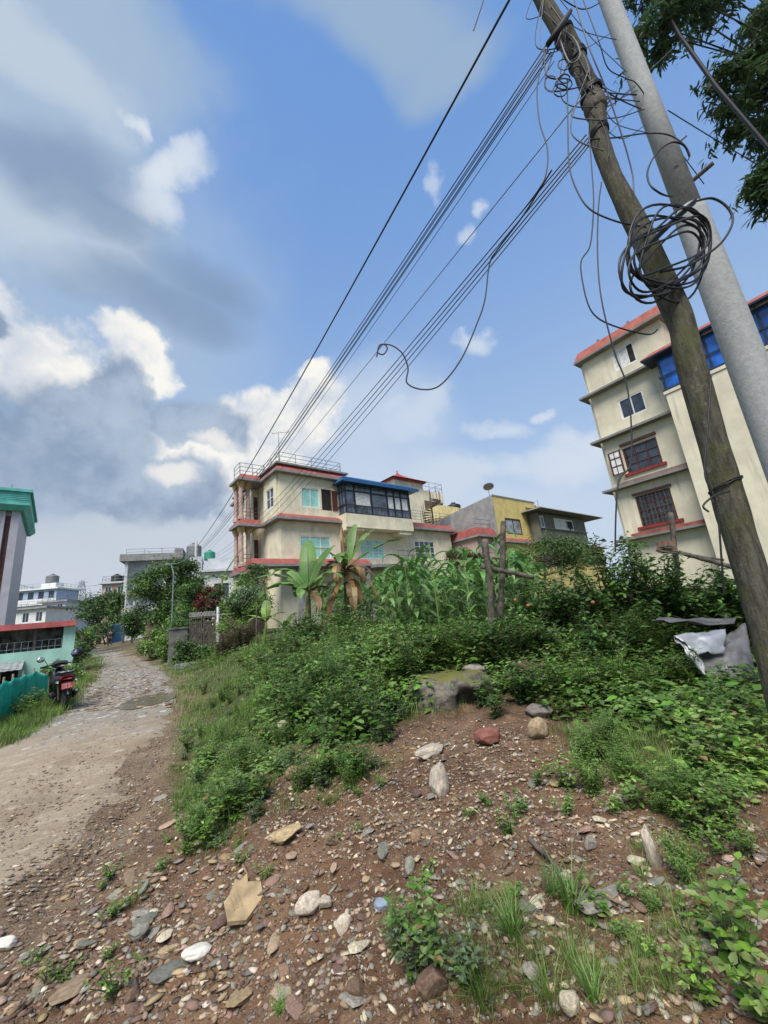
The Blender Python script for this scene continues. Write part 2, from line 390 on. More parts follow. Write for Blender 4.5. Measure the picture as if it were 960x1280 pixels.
# ------------------------------------------------------------------ terrain
# right and left edge of the lane, metres, running away from the camera
RE = np.array([(-1.3,-4.0),(-2.3,0.0),(-2.65,2.2),(-2.85,3.3),(-3.65,5.6),(-5.5,10.0),(-6.85,12.3),(-10.3,17.3),(-15.6,24.5),(-24.8,36.8),(-36,50),(-60,80)])
LE = np.array([(-4.6,-4.0),(-5.6,0.0),(-6.0,3.0),(-6.3,5.6),(-6.9,7.8),(-7.9,9.7),(-9.6,12.9),(-12.4,17.3),(-18.0,24.8),(-28.2,36.8),(-39.6,50),(-64,80)])
def edge_dist(x, y):
    """signed distance to the lane's right edge, positive on the bank side"""
    x = np.asarray(x, float); y = np.asarray(y, float); best = np.full(x.shape, 1e9); sg = np.ones(x.shape)
    for (a, b) in zip(RE[:-1], RE[1:]):
        d = b-a; L2 = d@d; t = np.clip(((x-a[0])*d[0]+(y-a[1])*d[1])/L2, 0, 1)
        qx = x-(a[0]+t*d[0]); qy = y-(a[1]+t*d[1]); dd = np.hypot(qx, qy)
        s_ = np.where(d[1]*qx-d[0]*qy > 0, 1.0, -1.0)
        u = dd < best; best = np.where(u, dd, best); sg = np.where(u, s_, sg)
    return best*sg
def road_z(y): return .03*np.clip(np.asarray(y, float)-5, 0, 38)
def height(x, y):
    x = np.asarray(x, float); y = np.asarray(y, float)
    u = edge_dist(x, y); z = road_z(y)
    z = z + .55*sstep(.15, 4.0, u)*(1-.35*sstep(16, 30, y))
    z = z*(1-.42*(1-sstep(.6, 3.0, y))*sstep(0, 1, u))
    y0 = 4.5+.55*np.exp(-((x-.6)/.75)**2)
    z = z + .40*sstep(.9, 2.6, u)*sstep(y0, y0+.75-.35*np.exp(-((x-.6)/.75)**2), y)
    z = z + .17*np.exp(-((x+.35)**2/1.1+(y-3.55)**2/.55))+.10*np.exp(-((x-1.2)**2+(y-3.6)**2)/.6)
    z = z - .13*np.exp(-((x-.62)**2+(y-4.5)**2)/.10)
    near = np.exp(-(np.maximum(0, np.hypot(x, y-3)-5)/6)**2)
    bank_ = sstep(-.1, .8, u)
    z = z + bank_*near*(.17*vnoise(x, y, 1.1)+.11*vnoise(x+9, y, 2.7)+.07*vnoise(x, y+5, 6.5)+.035*vnoise(x, y+3, 15))
    z = z + (1-bank_)*near*(.05*vnoise(x, y, .9)+.015*vnoise(x, y, 4))
    ul = -u-2.6
    z = z + sstep(.0, .9, ul)*.10 - sstep(1.2, 4.5, ul)*.35
    return z
def hz(x, y): return float(height(np.array([x]), np.array([y]))[0])
def G(px, py, lift=0.0):
    """the ground point seen at a photograph pixel"""
    d = ray(px, py); t = np.linspace(.55, 90, 3600)
    P = CAM[None]+d[None]*t[:,None]; below = P[:,2] < height(P[:,0], P[:,1])
    i = int(np.argmax(below)) if below.any() else len(t)-1
    p = P[i]; return np.array([p[0], p[1], hz(p[0], p[1])+lift])
def pxsize(p): return np.linalg.norm(np.asarray(p)-CAM)/F/ (1.0)   # metres per photograph pixel, roughly

def axis_coords(lo, hi, step, far, g=1.16):
    c = list(np.arange(lo, hi+1e-6, step)); a = step; v = hi
    up_ = []
    while v < far: a *= g; v += a; up_.append(v)
    a = step; v = lo; dn = []
    while v > -far: a *= g; v -= a; dn.append(v)
    return np.array(dn[::-1]+c+up_)
gx = axis_coords(-7.5, 4.6, .055, 6000); gy = axis_coords(.6, 9.0, .055, 6000)
GX, GY = np.meshgrid(gx, gy); GZ = height(GX, GY)
GZ = GZ - .00002*np.maximum(0, np.hypot(GX, GY)-300)
nx, ny = len(gx), len(gy); idx = np.arange(nx*ny).reshape(ny, nx)
quads = np.stack([idx[:-1,:-1], idx[:-1,1:], idx[1:,1:], idx[1:,:-1]], -1).reshape(-1, 4)

def ground_mat():
    m = bpy.data.materials.new('bank_soil'); m.use_nodes = True; T = NT(m.node_tree)
    out = T.n('ShaderNodeOutputMaterial'); b = T.n('ShaderNodeBsdfPrincipled'); geo = T.n('ShaderNodeNewGeometry'); P = geo.outputs['Position']
    n1 = T.noise(P, 1.3, 6, .6); n2 = T.noise(P, 9, 6, .7); n3 = T.noise(P, 55, 4, .7)
    soil = T.mix(T.ramp(n1.outputs[0], .35, .65), (.100, .050, .027), (.198, .112, .062))
    soil = T.mix(T.ramp(n2.outputs[0], .45, .7), soil, (.25, .160, .095))
    soil = T.mix(T.ramp(n3.outputs[0], .55, .72), soil, (.29, .235, .165))
    vo = T.n('ShaderNodeTexVoronoi', feature='F1'); T.put(vo.inputs['Vector'], P); vo.inputs['Scale'].default_value = 46
    vc = T.n('ShaderNodeSeparateColor'); T.put(vc.inputs[0], vo.outputs['Color'])
    stone = T.math('MULTIPLY', T.ramp(vo.outputs['Distance'], .42, .28), T.ramp(vc.outputs[0], .45, .55))
    sc_ = T.mix(vc.outputs[1], (.17, .13, .10), (.36, .32, .26))
    soil = T.mix(T.math('MULTIPLY', stone, .9), soil, sc_)
    sepp = T.n('ShaderNodeSeparateXYZ'); T.put(sepp.inputs[0], P)
    # away from the dug rubble the ground is turf and leaf litter
    n4 = T.noise(P, 3.0, 5, .6)
    green = T.mix(T.ramp(n4.outputs[0], .35, .65), (.045, .070, .022), (.085, .115, .038))
    at1 = T.n('ShaderNodeAttribute', attribute_name='trodden'); at2 = T.n('ShaderNodeAttribute', attribute_name='turf')
    earth = T.mix(T.ramp(n1.outputs[0], .3, .7), (.185, .130, .082), (.28, .21, .14))
    soil = T.mix(T.math('MULTIPLY', at1.outputs['Fac'], .8), soil, T.mix(T.ramp(n3.outputs[0], .5, .75), earth, (.33, .28, .21)))
    soil = T.mix(T.math('MULTIPLY', at2.outputs['Fac'], .85), soil, green)
    T.put(b.inputs['Base Color'], soil); b.inputs['Roughness'].default_value = .92; b.inputs['Specular IOR Level'].default_value = .25
    hsum = T.math('ADD', T.math('MULTIPLY', n2.outputs[0], .8), T.math('ADD', T.math('MULTIPLY', n3.outputs[0], .5), T.math('MULTIPLY', stone, .5)))
    bp = T.n('ShaderNodeBump'); bp.inputs['Strength'].default_value = 1.0; bp.inputs['Distance'].default_value = .05
    T.put(bp.inputs['Height'], hsum); T.put(b.inputs['Normal'], bp.outputs[0]); T.t.links.new(b.outputs[0], out.inputs[0]); return m
gme = fast_mesh('ground', np.stack([GX, GY, GZ], -1).reshape(-1, 3), [quads], ground_mat(), smooth=True)
def set_attr(me, nm, val):
    a = me.attributes.new(nm, 'FLOAT', 'POINT'); a.data.foreach_set('value', np.asarray(val, np.float32).ravel())
UU = edge_dist(GX, GY)
set_attr(gme, 'trodden', 1-sstep(-.1, 1.5, UU+.9*vnoise(GX, GY, 1.3)+.5*vnoise(GX, GY+7, 4.0)))
dug = sstep(5.2, 4.2, GY+.9*vnoise(GX, GY, 1.2)-.12*GX+.25*np.maximum(0, -GX-1.2)) if False else 1-sstep(4.3, 5.4, GY+.9*vnoise(GX, GY, 1.2)+.55*np.maximum(0, -GX-.9)+.45*np.maximum(0, GX-1.3))
set_attr(gme, 'turf', (1-dug)*sstep(.35, 1.1, UU+.6*vnoise(GX, GY, 2.0)+.25*sstep(9, 12, GY))+sstep(2.3, 2.9, -UU+.4*vnoise(GX, GY, 2.0)))
ground = structure(link_mesh('ground', gme))

# ---- the lane: packed earth near, wet stony surface farther off
def lane_mat():
    m = bpy.data.materials.new('lane_earth'); m.use_nodes = True; T = NT(m.node_tree)
    out = T.n('ShaderNodeOutputMaterial'); b = T.n('ShaderNodeBsdfPrincipled'); geo = T.n('ShaderNodeNewGeometry'); P = geo.outputs['Position']
    n1 = T.noise(P, .9, 5, .6); n2 = T.noise(P, 6, 6, .65); n3 = T.noise(P, 40, 4, .7)
    earth = T.mix(T.ramp(n1.outputs[0], .3, .7), (.225, .168, .110), (.33, .262, .185))
    earth = T.mix(T.ramp(n2.outputs[0], .5, .72), earth, (.40, .33, .245))
    earth = T.mix(T.ramp(n3.outputs[0], .52, .72), earth, (.13, .10, .07))
    vo = T.n('ShaderNodeTexVoronoi', feature='F1'); T.put(vo.inputs['Vector'], T.vec('ADD', P, T.vec('MULTIPLY', T.vec('SUBTRACT', n2.outputs['Color'], (.5,.5,.5)), (.28,.28,.28)))); vo.inputs['Scale'].default_value = 7.0; vo.inputs['Randomness'].default_value = 1
    vc = T.n('ShaderNodeSeparateColor'); T.put(vc.inputs[0], vo.outputs['Color'])
    sepp = T.n('ShaderNodeSeparateXYZ'); T.put(sepp.inputs[0], P)
    farf = T.ramp(T.math('ADD', sepp.outputs['Y'], T.math('MULTIPLY', n1.outputs[0], 4.0)), 8.2, 11.5)
    thr = T.ramp(farf, 0, 1, 1.03, .30, False)
    keep = T.ramp(T.math('SUBTRACT', vc.outputs[0], thr), -.02, .05)
    st = T.math('MULTIPLY', T.ramp(vo.outputs['Distance'], .60, .40), keep)
    scol = T.mix(vc.outputs[1], (.18, .175, .165), (.46, .45, .42))
    base_ = T.mix(T.math('MULTIPLY', farf, .6), earth, (.20, .185, .155))
    col = T.mix(T.math('MULTIPLY', st, .85), base_, scol)
    T.put(b.inputs['Base Color'], col)
    wet = T.math('MULTIPLY', farf, T.ramp(n2.outputs[0], .42, .6))
    T.put(b.inputs['Roughness'], T.ramp(wet, 0, 1, .9, .42, False)); b.inputs['Specular IOR Level'].default_value = .35
    hh = T.math('ADD', T.math('MULTIPLY', st, .6), T.math('ADD', T.math('MULTIPLY', n2.outputs[0], .6), T.math('MULTIPLY', n3.outputs[0], .2)))
    # tyre tread printed in the earth
    mp = T.n('ShaderNodeMapping'); T.put(mp.inputs[0], P); mp.inputs['Rotation'].default_value = (0, 0, rad(-28))
    wv = T.n('ShaderNodeTexWave', wave_type='BANDS', bands_direction='Y'); T.put(wv.inputs['Vector'], mp.outputs[0]); wv.inputs['Scale'].default_value = 6.5; wv.inputs['Distortion'].default_value = 2.0
    wv2 = T.n('ShaderNodeTexWave', wave_type='BANDS', bands_direction='X'); T.put(wv2.inputs['Vector'], mp.outputs[0]); wv2.inputs['Scale'].default_value = .33; wv2.inputs['Distortion'].default_value = 1.0
    tr = T.math('MULTIPLY', T.math('MULTIPLY', wv.outputs[0], T.ramp(wv2.outputs[0], .8, .95)), T.math('SUBTRACT', 1.0, farf))
    hh = T.math('ADD', hh, T.math('MULTIPLY', tr, .25))
    bp = T.n('ShaderNodeBump'); bp.inputs['Strength'].default_value = .8; bp.inputs['Distance'].default_value = .04
    T.put(bp.inputs['Height'], hh); T.put(b.inputs['Normal'], bp.outputs[0]); T.t.links.new(b.outputs[0], out.inputs[0]); return m
def interp_poly(Pp, yv): return np.interp(yv, Pp[:,1], Pp[:,0])
yy = np.concatenate([np.arange(-3, 14, .09), np.arange(14, 80, .35)])
rows = []
NC = 26
for yv in yy:
    xl, xr = interp_poly(LE, yv), interp_poly(RE, yv)
    jl = .45*float(vnoise(yv*1.7, 3.3, 1.0))+.25*float(vnoise(yv, 8.1, 4.0)); jr = .5*float(vnoise(yv*1.3, 21.3, 1.0))+.3*float(vnoise(yv, 33, 4.0))
    xs = np.linspace(xl-.25+jl, xr+.25+jr, NC); fr = np.linspace(0, 1, NC)
    ed = np.minimum(fr, 1-fr); lift = .022*sstep(.0, .10, ed)-.03*(1-sstep(0, .05, ed))
    rut = -.022*(np.exp(-((fr-.3)/.09)**2)+np.exp(-((fr-.72)/.09)**2))*(.5+sstep(-.1, .3, vnoise(xs, np.full(NC, yv), .5)))
    zz = height(xs, np.full(NC, yv))+lift+np.maximum(rut, -.02)*np.where(lift > .015, .6, 0)
    rows.append(np.stack([xs, np.full(NC, yv), zz], -1))
Lg = np.stack(rows); ridx = np.arange(Lg.shape[0]*NC).reshape(-1, NC)
lq = np.stack([ridx[:-1,:-1], ridx[:-1,1:], ridx[1:,1:], ridx[1:,:-1]], -1).reshape(-1, 4)
lane = structure(link_mesh('dirt_road', fast_mesh('dirt_road', Lg.reshape(-1, 3), [lq], lane_mat(), smooth=True)))

# ---- puddles lying in the lane and at its rim
def puddle(px, py, rx, ry, rot):
    c = G(px, py); mb = MB(); pts = []
    for i in range(44):
        a = 2*math.pi*i/44; k_ = 1+.7*float(vnoise(math.cos(a)*1.3+px, math.sin(a)*1.3, 1.0))+.5*float(vnoise(math.cos(a)*3.3+px, math.sin(a)*3.3, 1.0))
        x = rx*math.cos(a)*k_; y = ry*math.sin(a)*k_
        pts.append((c[0]+x*math.cos(rot)-y*math.sin(rot), c[1]+x*math.sin(rot)+y*math.cos(rot)))
    mb.add([(a_, b_, hz(a_, b_)+.030) for a_, b_ in pts]+[(c[0], c[1], c[2]+.032)], [(i, (i+1)%44, 44) for i in range(44)])
    return structure(mb.build('puddle', M_puddle))
M_puddle = mat('muddy_water', (.17, .145, .11), .12, .15, 3, spec=.6)
puddle(188, 876, .50, .85, rad(28))

# ---- far hill beyond the valley
hb = MB(); NH = 90; prof = []
for i in range(NH+1):
    a = rad(-100+i*140/NH)                                        # azimuth from +Y
    d0 = 3600; hgt = 150+150*float(vnoise(i*.13, 4.4, 1.0))+90*float(vnoise(i*.4, 9.4, 1.0))
    hgt *= .55+.9*math.exp(-((math.degrees(a)+40)/16)**2)
    row = []
    for t, f_ in ((0, 0.0), (500, .55), (1000, .9), (1400, 1.0), (2000, .7), (2600, 0)):
        row.append(((d0+t)*math.sin(a), (d0+t)*math.cos(a), -5+hgt*f_*(1+.25*float(vnoise(i*.6, t*.003, 1.0)))))
    prof.append(row)
hb.grid(prof)
M_hill = mat('forested_hill', (.055, .085, .05), .95, .3, .01)
structure(hb.build('hill', M_hill, smooth=True))

# ---- humid air between the camera and the far hill
hz_b = MB().box(-6500, 6500, -300, 6700, -60, 520)
M_haze = bpy.data.materials.new('haze'); M_haze.use_nodes = True; T_ = NT(M_haze.node_tree)
ho = T_.n('ShaderNodeOutputMaterial'); pv = T_.n('ShaderNodeVolumePrincipled'); pv.inputs['Color'].default_value = (.95, .98, 1.0, 1); pv.inputs['Density'].default_value = HAZE_DENSITY
T_.t.links.new(pv.outputs[0], ho.inputs['Volume'])
haze = hz_b.build('haze', M_haze); haze['kind'] = 'stuff'
# ------------------------------------------------------------------ building helpers (local frame: x along the facade, y into the building, z up)
def facade(mb, x0, x1, z0, z1, y, holes=(), depth=.16, m=0):
    """a wall sheet facing -y with real openings and reveals"""
    xs = sorted({x0, x1, *[h[0] for h in holes], *[h[1] for h in holes]}); zs = sorted({z0, z1, *[h[2] for h in holes], *[h[3] for h in holes]})
    for i in range(len(xs)-1):
        for j in range(len(zs)-1):
            cx, cz = (xs[i]+xs[i+1])/2, (zs[j]+zs[j+1])/2
            if any(h[0] < cx < h[1] and h[2] < cz < h[3] for h in holes): continue
            mb.add([(xs[i],y,zs[j]),(xs[i+1],y,zs[j]),(xs[i+1],y,zs[j+1]),(xs[i],y,zs[j+1])], [(0,1,2,3)], m)
    for a, b, c, d in holes:
        e = y+depth
        mb.add([(a,y,c),(b,y,c),(b,y,d),(a,y,d),(a,e,c),(b,e,c),(b,e,d),(a,e,d)], [(4,0,3,7),(1,5,6,2),(4,5,1,0),(3,2,6,7)], m)
    e = y+depth
    mb.add([(x0,y,z0),(x1,y,z0),(x1,y,z1),(x0,y,z1),(x0,e,z0),(x1,e,z0),(x1,e,z1),(x0,e,z1)], [(4,0,3,7),(1,5,6,2),(3,2,6,7),(4,5,1,0)], m)
    return mb
ROT_L = Matrix.Rotation(-math.pi/2, 4, 'Z')                       # turns a -y facing wall into a -x facing one: (x,y) -> (y,-x)
def left_wall(fn):
    """fn builds into a builder in which x runs from back (-) to front (0); result faces -x"""
    mb = MB(); fn(mb); return mb.xf(ROT_L)
def window(parent, x0, x1, z0, z1, y, fm, gm, nx=2, nz=1, fw=.07, bar=.045, dep=.10, side=False, sill=None, name='window', label=None):
    f = MB(); yf = y+.02; yb = yf+.06
    f.box(x0, x1, yf, yb, z0, z0+fw); f.box(x0, x1, yf, yb, z1-fw, z1); f.box(x0, x0+fw, yf+.001, yb, z0+fw, z1-fw); f.box(x1-fw, x1, yf+.001, yb, z0+fw, z1-fw)
    for i in range(1, nx):
        cx = x0+(x1-x0)*i/nx; f.box(cx-bar/2, cx+bar/2, yf+.005, yb, z0+fw, z1-fw)
    for j in range(1, nz):
        cz = z0+(z1-z0)*j/nz
        for i in range(nx):
            a = x0+(x1-x0)*i/nx+(fw if i == 0 else bar/2); b = x0+(x1-x0)*(i+1)/nx-(fw if i == nx-1 else bar/2)
            f.box(a, b, yf+.008, yb, cz-bar/2.2, cz+bar/2.2)
    g = MB(); g.box(x0+.01, x1-.01, y+dep-.03, y+dep, z0+.01, z1-.01)
    if side: f.xf(ROT_L); g.xf(ROT_L)
    fo = f.build(name, fm, parent)
    if label: fo['label'] = label
    g.build('pane', gm, fo)
    if sill:
        s_ = MB().box(x0-.08, x1+.08, y-.09, y-.003, z0-.08, z0-.003)
        if side: s_.xf(ROT_L)
        s_.build('sill', sill, fo)
    return fo
def slab_band(mb, x0, x1, y0, y1, z0, z1, ov, rise, m_edge=0, m_top=1):
    """projecting slab with a sloped coloured band above its edge"""
    mb.box(x0-ov, x1+ov, y0-ov, y1+ov, z0, z0+.16, m_edge)
    mb.frustum((x0-ov+.01, x1+ov-.01, y0-ov+.01, y1+ov-.01), (x0-.06, x1+.06, y0-.06, y1+.06), z0+.163, z0+.163+rise, m_top)
def railing(mb, pts, h=.9, rails=3, post=1.2, r=.022):
    for a, b in zip(pts[:-1], pts[1:]):
        a = Vector(a); b = Vector(b); L = (b-a).length; n = max(1, round(L/post))
        for i in range(n+1):
            p = a.lerp(b, i/n); mb.tube([p, p+Vector((0,0,h))], r, 6)
        for j in range(rails):
            z = h*(j+1)/rails; mb.tube([a+Vector((0,0,z)), b+Vector((0,0,z))], r*.85, 6)
def tank(label, loc, r, h, m, group=None, parent_rot=0):
    prof = [(r*.93,0),(r,.05*h)]
    for i in range(6):
        z = .1*h+i*.11*h; prof += [(r,z),(r*1.03,z+.03*h),(r*1.03,z+.05*h),(r,z+.08*h)]
    prof += [(r*.96,.78*h),(r*.75,.88*h),(r*.33,.93*h),(r*.33,h),(r*.28,h*1.02)]
    t = thing('water_tank', label, 'water tank', loc, 0, group)
    MB().lathe(prof[:-4]+[(r*.4,.92*h)], n=20).build('barrel', m, t, smooth=True)
    MB().lathe([(r*.34,.915*h),(r*.34,.985*h),(r*.3,h*1.01)], n=16).build('lid', m, t)
    return t

# ------------------------------------------------------------------ the cream three-storey house
HR = rad(40)
H = thing('house', 'cream three storey house with red eave bands and a blue roofed glazed balcony', 'house', (-6.59, 24.0, 0), HR)
def hw(x, y, z): return (Matrix.Translation((-6.59,24,0)) @ Matrix.Rotation(HR,4,'Z')) @ Vector((x,y,z))
wl = MB()
holesA = [(1.55,2.95,9.0,10.4),(3.1,3.9,8.9,10.45)]
holesA1 = [(1.3,3.6,5.55,7.05)]
facade(wl, 0, 5, 8.25, 11.15, 0, holesA); facade(wl, 0, 5, 1.0, 7.95, 0, holesA1+[(1.2,3.4,2.4,4.0)])
wl.box(.003, 4.997, .162, 8, 1.0, 11.14)
holesC = [(6.1,8.3,5.55,7.0),(11.5,13.8,5.6,7.1)]
facade(wl, 5.003, 16, 1.0, 7.95, .05, holesC); wl.box(5.01, 15.99, .22, 8, 1.0, 7.94)
wl.box(5.01, 11.0, 3.0, 7.99, 7.95, 10.9)
sw = left_wall(lambda mb: facade(mb, -2.2, -.165, 8.25, 11.15, 0, [(-1.75,-.55,9.0,10.4)]))
sw.xf(Matrix.Translation((-.17,0,0))); wl.merge(sw)
wl.build('wall', M_cream, H)
window(H, 1.55, 2.95, 9.0, 10.4, 0, M_white, M_glass_teal, 2, 1, label='window with teal curtains behind white frame')
window(H, 3.1, 3.9, 8.9, 10.45, 0, M_brownwood, M_dark, 1, 1, name='balcony_door')
MB().box(3.92, 4.35, -.06, -.012, 8.95, 10.4).build('shutter', M_brownwood, H)
window(H, 1.3, 3.6, 5.55, 7.05, 0, M_white, M_glass_teal, 3, 2)
window(H, 6.1, 8.3, 5.55, 7.0, .05, M_white, M_glass_teal, 4, 3)
window(H, 11.5, 13.8, 5.6, 7.1, .05, M_white, M_glass, 4, 3)
window(H, -1.75, -.55, 9.0, 10.4, -.17, M_white, M_glass, 2, 2, side=True)
# bands
rb = MB(); slab_band(rb, 0, 5, 0, 8, 11.15, 0, .42, .42); rb.box(-.3, 5.3, -.3, 8.3, 11.74, 11.86, 0)
rb.build('roof', [M_greyslab, M_redroof], H)
mbd = MB(); mbd.box(-.45, 5.0, -.5, .0-.003, 7.955, 8.12, 0); mbd.box(-.45, -.003, -.003, 2.4, 7.955, 8.12, 0)
mbd.frustum((-.44, 4.98, -.49, -.004), (-.06, 4.98, -.06, -.004), 8.123, 8.42, 1); mbd.frustum((-.44, -.004, -.003, 2.4), (-.06, -.004, -.003, 2.4), 8.123, 8.42, 1)
mbd.build('floor_band', [M_greyslab, M_redroof], H)
lb = MB(); lb.box(-2.3, 6.0, -1.3, -.004, 4.85, 5.0, 0); lb.frustum((-2.3, 6.0, -1.3, -.004), (-2.2, 5.9, -.9, -.004), 5.003, 5.35, 1)
for x in (-2.0, .5, 3.0, 5.6): lb.box(x, x+.25, -1.15, -.9, 1.0, 4.847, 0)
lb.build('porch_roof', [M_greyslab, M_redroof], H)
# glazed balcony
gbx = MB(); gbx.box(4.35, 10.6, -1.0, -.004, 7.58, 8.55); gbx.box(5.05, 10.6, .25, 2.99, 7.96, 8.5)
gbx.box(4.35, 5.9, -.9, -.01, 7.4, 7.577); gbx.box(9.2, 10.4, -.9, -.01, 7.3, 7.577)
gbx.build('balcony_parapet', M_cream, H)
gl = MB(); gl.box(4.5, 10.5, -.9, -.86, 8.6, 10.75); gl.box(4.45, 4.49, -.84, 0, 8.6, 10.75); gl.box(10.5, 10.54, -.84, 2.5, 8.6, 10.75)
glo = gl.build('glazing', glass('balcony_glass', (.11, .13, .16), .05), H)
gf = MB()
for x in (4.42, 5.2, 6.7, 8.2, 8.9, 9.6, 10.46): gf.box(x, x+.09, -.97, -.902, 8.55, 10.8)
for z in (8.55, 9.15, 10.2, 10.72):
    gf.box(4.42, 10.55, -.99, -.975, z, z+.08)
    gf.box(4.40, 4.438, -.97, -.01, z, z+.08)
for y in (-.6,-.3): gf.box(4.40, 4.437, y, y+.06, 8.55, 10.8)
for i in range(22): gf.box(4.6+i*.265, 4.62+i*.265, -1.0, -.992, 8.6, 9.15)
gf.build('glazing_frame', M_navy, H)
for a, b in ((5.3,6.62),(8.3,8.85),(9.0,9.55),(9.7,10.3)):
    MB().grid([[(a+(b-a)*i/16, -.915+.012*math.sin(i*2.4), z) for i in range(17)] for z in (9.25, 10.18)]).build('curtain', M_curtain, glo)
br_ = MB(); br_.frustum((4.0, 11.2, -1.45, 3.0), (4.35, 10.9, -1.0, 3.0), 10.8, 11.25); br_.box(3.98, 11.22, -1.47, -1.452, 10.72, 10.98)
br_.build('balcony_roof', M_blue, H)
# two-storey wing roof band, tower with pagoda cap, outside spiral stair, railings
c2 = MB(); c2.box(10.65, 16.45, -.45, 8.3, 7.955, 8.12, 0); c2.frustum((10.66, 16.44, -.44, 8.29), (10.7, 16.05, -.05, 8.0), 8.123, 8.55, 1); c2.box(10.7, 16.0, -.02, 8, 8.553, 8.62, 0)
c2.build('wing_roof', [M_greyslab, M_redroof], H)
TWX, TWZ = 13.3, 13.0
tw = MB(); tw.box(TWX-1.7, TWX+1.8, 1.8, 4.4, 8.5, TWZ); tw.build('stair_tower', M_cream, H)
pg = MB(); pg.box(TWX-1.95, TWX+2.05, 1.55, 4.65, TWZ+.003, TWZ+.12); P_ = []
for i in range(7):
    t = i/6; k_ = (1-t)**1.35; ax_, ay_ = 2.1*k_+.04, 1.7*k_+.04; P_.append([(TWX-ax_, 3.1-ay_), (TWX+ax_, 3.1-ay_), (TWX+ax_, 3.1+ay_), (TWX-ax_, 3.1+ay_)])
for i in range(6):
    a, b = P_[i], P_[i+1]; z0, z1 = TWZ+.123+i*.19, TWZ+.123+(i+1)*.19
    pg.add([(x,y,z0) for x,y in a]+[(x,y,z1) for x,y in b], [(j,(j+1)%4,(j+1)%4+4,j+4) for j in range(4)])
pg.tube([(TWX,3.1,TWZ+1.2),(TWX,3.1,TWZ+1.5)], .06, 6)
pg.build('pagoda_roof', mat('tile_red', (.36,.06,.045), .7, .2, 3, .1, 40, streak=.3), H)
bl = MB(); bl.box(TWX+1.82, TWX+4.5, 1.9, 4.4, 11.4, 11.55); bl.box(TWX+1.82, TWX+4.5, 1.8, 1.89, 11.4, 12.4); bl.build('tower_balcony', M_cream, H)
rl = MB(); railing(rl, [(TWX+1.85,1.84,12.4),(TWX+4.48,1.84,12.4),(TWX+4.48,4.4,12.4)], .9, 2, .8, .025)
railing(rl, [(11.3,-.1,8.62),(16,-.1,8.62),(16,6,8.62)], 1.0, 4, 1.1, .02); rl.build('terrace_railing', M_steel, H)
sp = MB(); sp.tube([(15.0,.9,8.6),(15.0,.9,12.0)], .06, 8)
for i in range(16):
    a = i*.42; z = 8.75+i*.17; d = Vector((math.cos(a), math.sin(a), 0))
    q = Vector((-d.y, d.x, 0))*.16; c = Vector((15.0,.9,z))
    sp.add([c+q*.3, c+d*.9+q, c+d*.9-q, c-q*.3, c+q*.3-Vector((0,0,.04)), c+d*.9+q-Vector((0,0,.04)), c+d*.9-q-Vector((0,0,.04)), c-q*.3-Vector((0,0,.04))], [(0,1,2,3),(7,6,5,4),(0,4,5,1),(1,5,6,2),(2,6,7,3)])
    sp.tube([c+d*.88, c+d*.88+Vector((0,0,.9))], .02, 5)
sp.build('spiral_stair', M_iron, H)
rr = MB(); railing(rr, [(.1,7.8,11.86),(.1,.1,11.86),(4.9,.1,11.86),(4.9,7.8,11.86)], .85, 3, 1.3, .024)
railing(rr, [(-1.7,3.5,11.62),(-1.7,2.35,11.62),(0,2.35,11.62)], .85, 3, 1.1, .024); rr.build('roof_railing', M_steel, H)
# side balconies with columns
for z in (4.85, 7.955, 11.1):
    sb_ = MB()
    sb_.box(-2.0, -.46 if z == 7.955 else -.43, 1.9, 3.7, z, z+.17, 0)
    sb_.frustum((-1.99, -.46, 1.91, 3.69), (-1.7, -.46, 2.2, 3.4), z+.173, z+.52, 1)
    sb_.build('side_balcony', [M_greyslab, M_redroof], H)
sbw = MB(); sbw.box(-.42, -.01, 3.5, 5.1, 1.0, 11.1); sbw.box(-1.8, -.43, 2.2, 3.4, 1.0, 4.84); sbw.build('rear_wall', M_cream, H)
for z0, z1 in ((8.48, 11.1), (5.37, 7.955)):
    for x, y in ((-1.65, 2.35), (-1.1, 2.35), (-1.65, 3.3)):
        if x == -1.1: y = 2.6
        c = MB(); c.lathe([(.2,z0),(.2,z0+.2),(.15,z0+.25),(.135,z1-.45),(.15,z1-.42)], (x,y,0), 14); co = c.build('column', M_pink, H, smooth=False)
        MB().lathe([(.15,z1-.417),(.24,z1-.2),(.26,z1-.01)], (x,y,0), 12).build('capital', M_gold, co)
for z in (8.47, 5.36):
    br2 = MB(); railing(br2, [(-.45,2.28,z),(-1.65,2.28,z),(-1.65,3.4,z)], .8, 3, .55, .02); br2.build('balcony_railing', M_iron, H)
    MB().box(-.36, -.08, 3.46, 3.497, z+.03, z+2.03).build('rear_door', M_brownwood, H)
lr = MB(); railing(lr, [(8.2,-1.6,4.9),(11.0,-1.6,4.9),(11.0,-.1,4.9)], 1.0, 3, .9, .022); lr.build('porch_railing', M_iron, H)
pb = MB(); pb.box(5.9, 11.2, -1.8, -.004, 4.7, 4.897); pb.build('porch_slab', M_greyslab, H)
# things on the house roof
p = hw(2.6, 3.0, 11.86); tank('black water tank lying on the flat roof of the cream house', p, .55, .9, M_tank_black)
p = hw(.35, .6, 11.86)
an = thing('antenna', 'thin T-shaped aerial mast on the roof edge of the cream house', 'antenna', p)
m_ = MB(); m_.tube([(0,0,0),(0,0,2.6)], .028, 6); m_.build('mast', M_steel, an)
m_ = MB(); m_.tube([(-.45,0,2.5),(.75,0,2.5)], .02, 6)
for x in (-.4,-.1,.2,.5,.7): m_.tube([(x,-.25,2.5),(x,.25,2.5)], .01, 4)
m_.build('crossbar', M_steel, an)

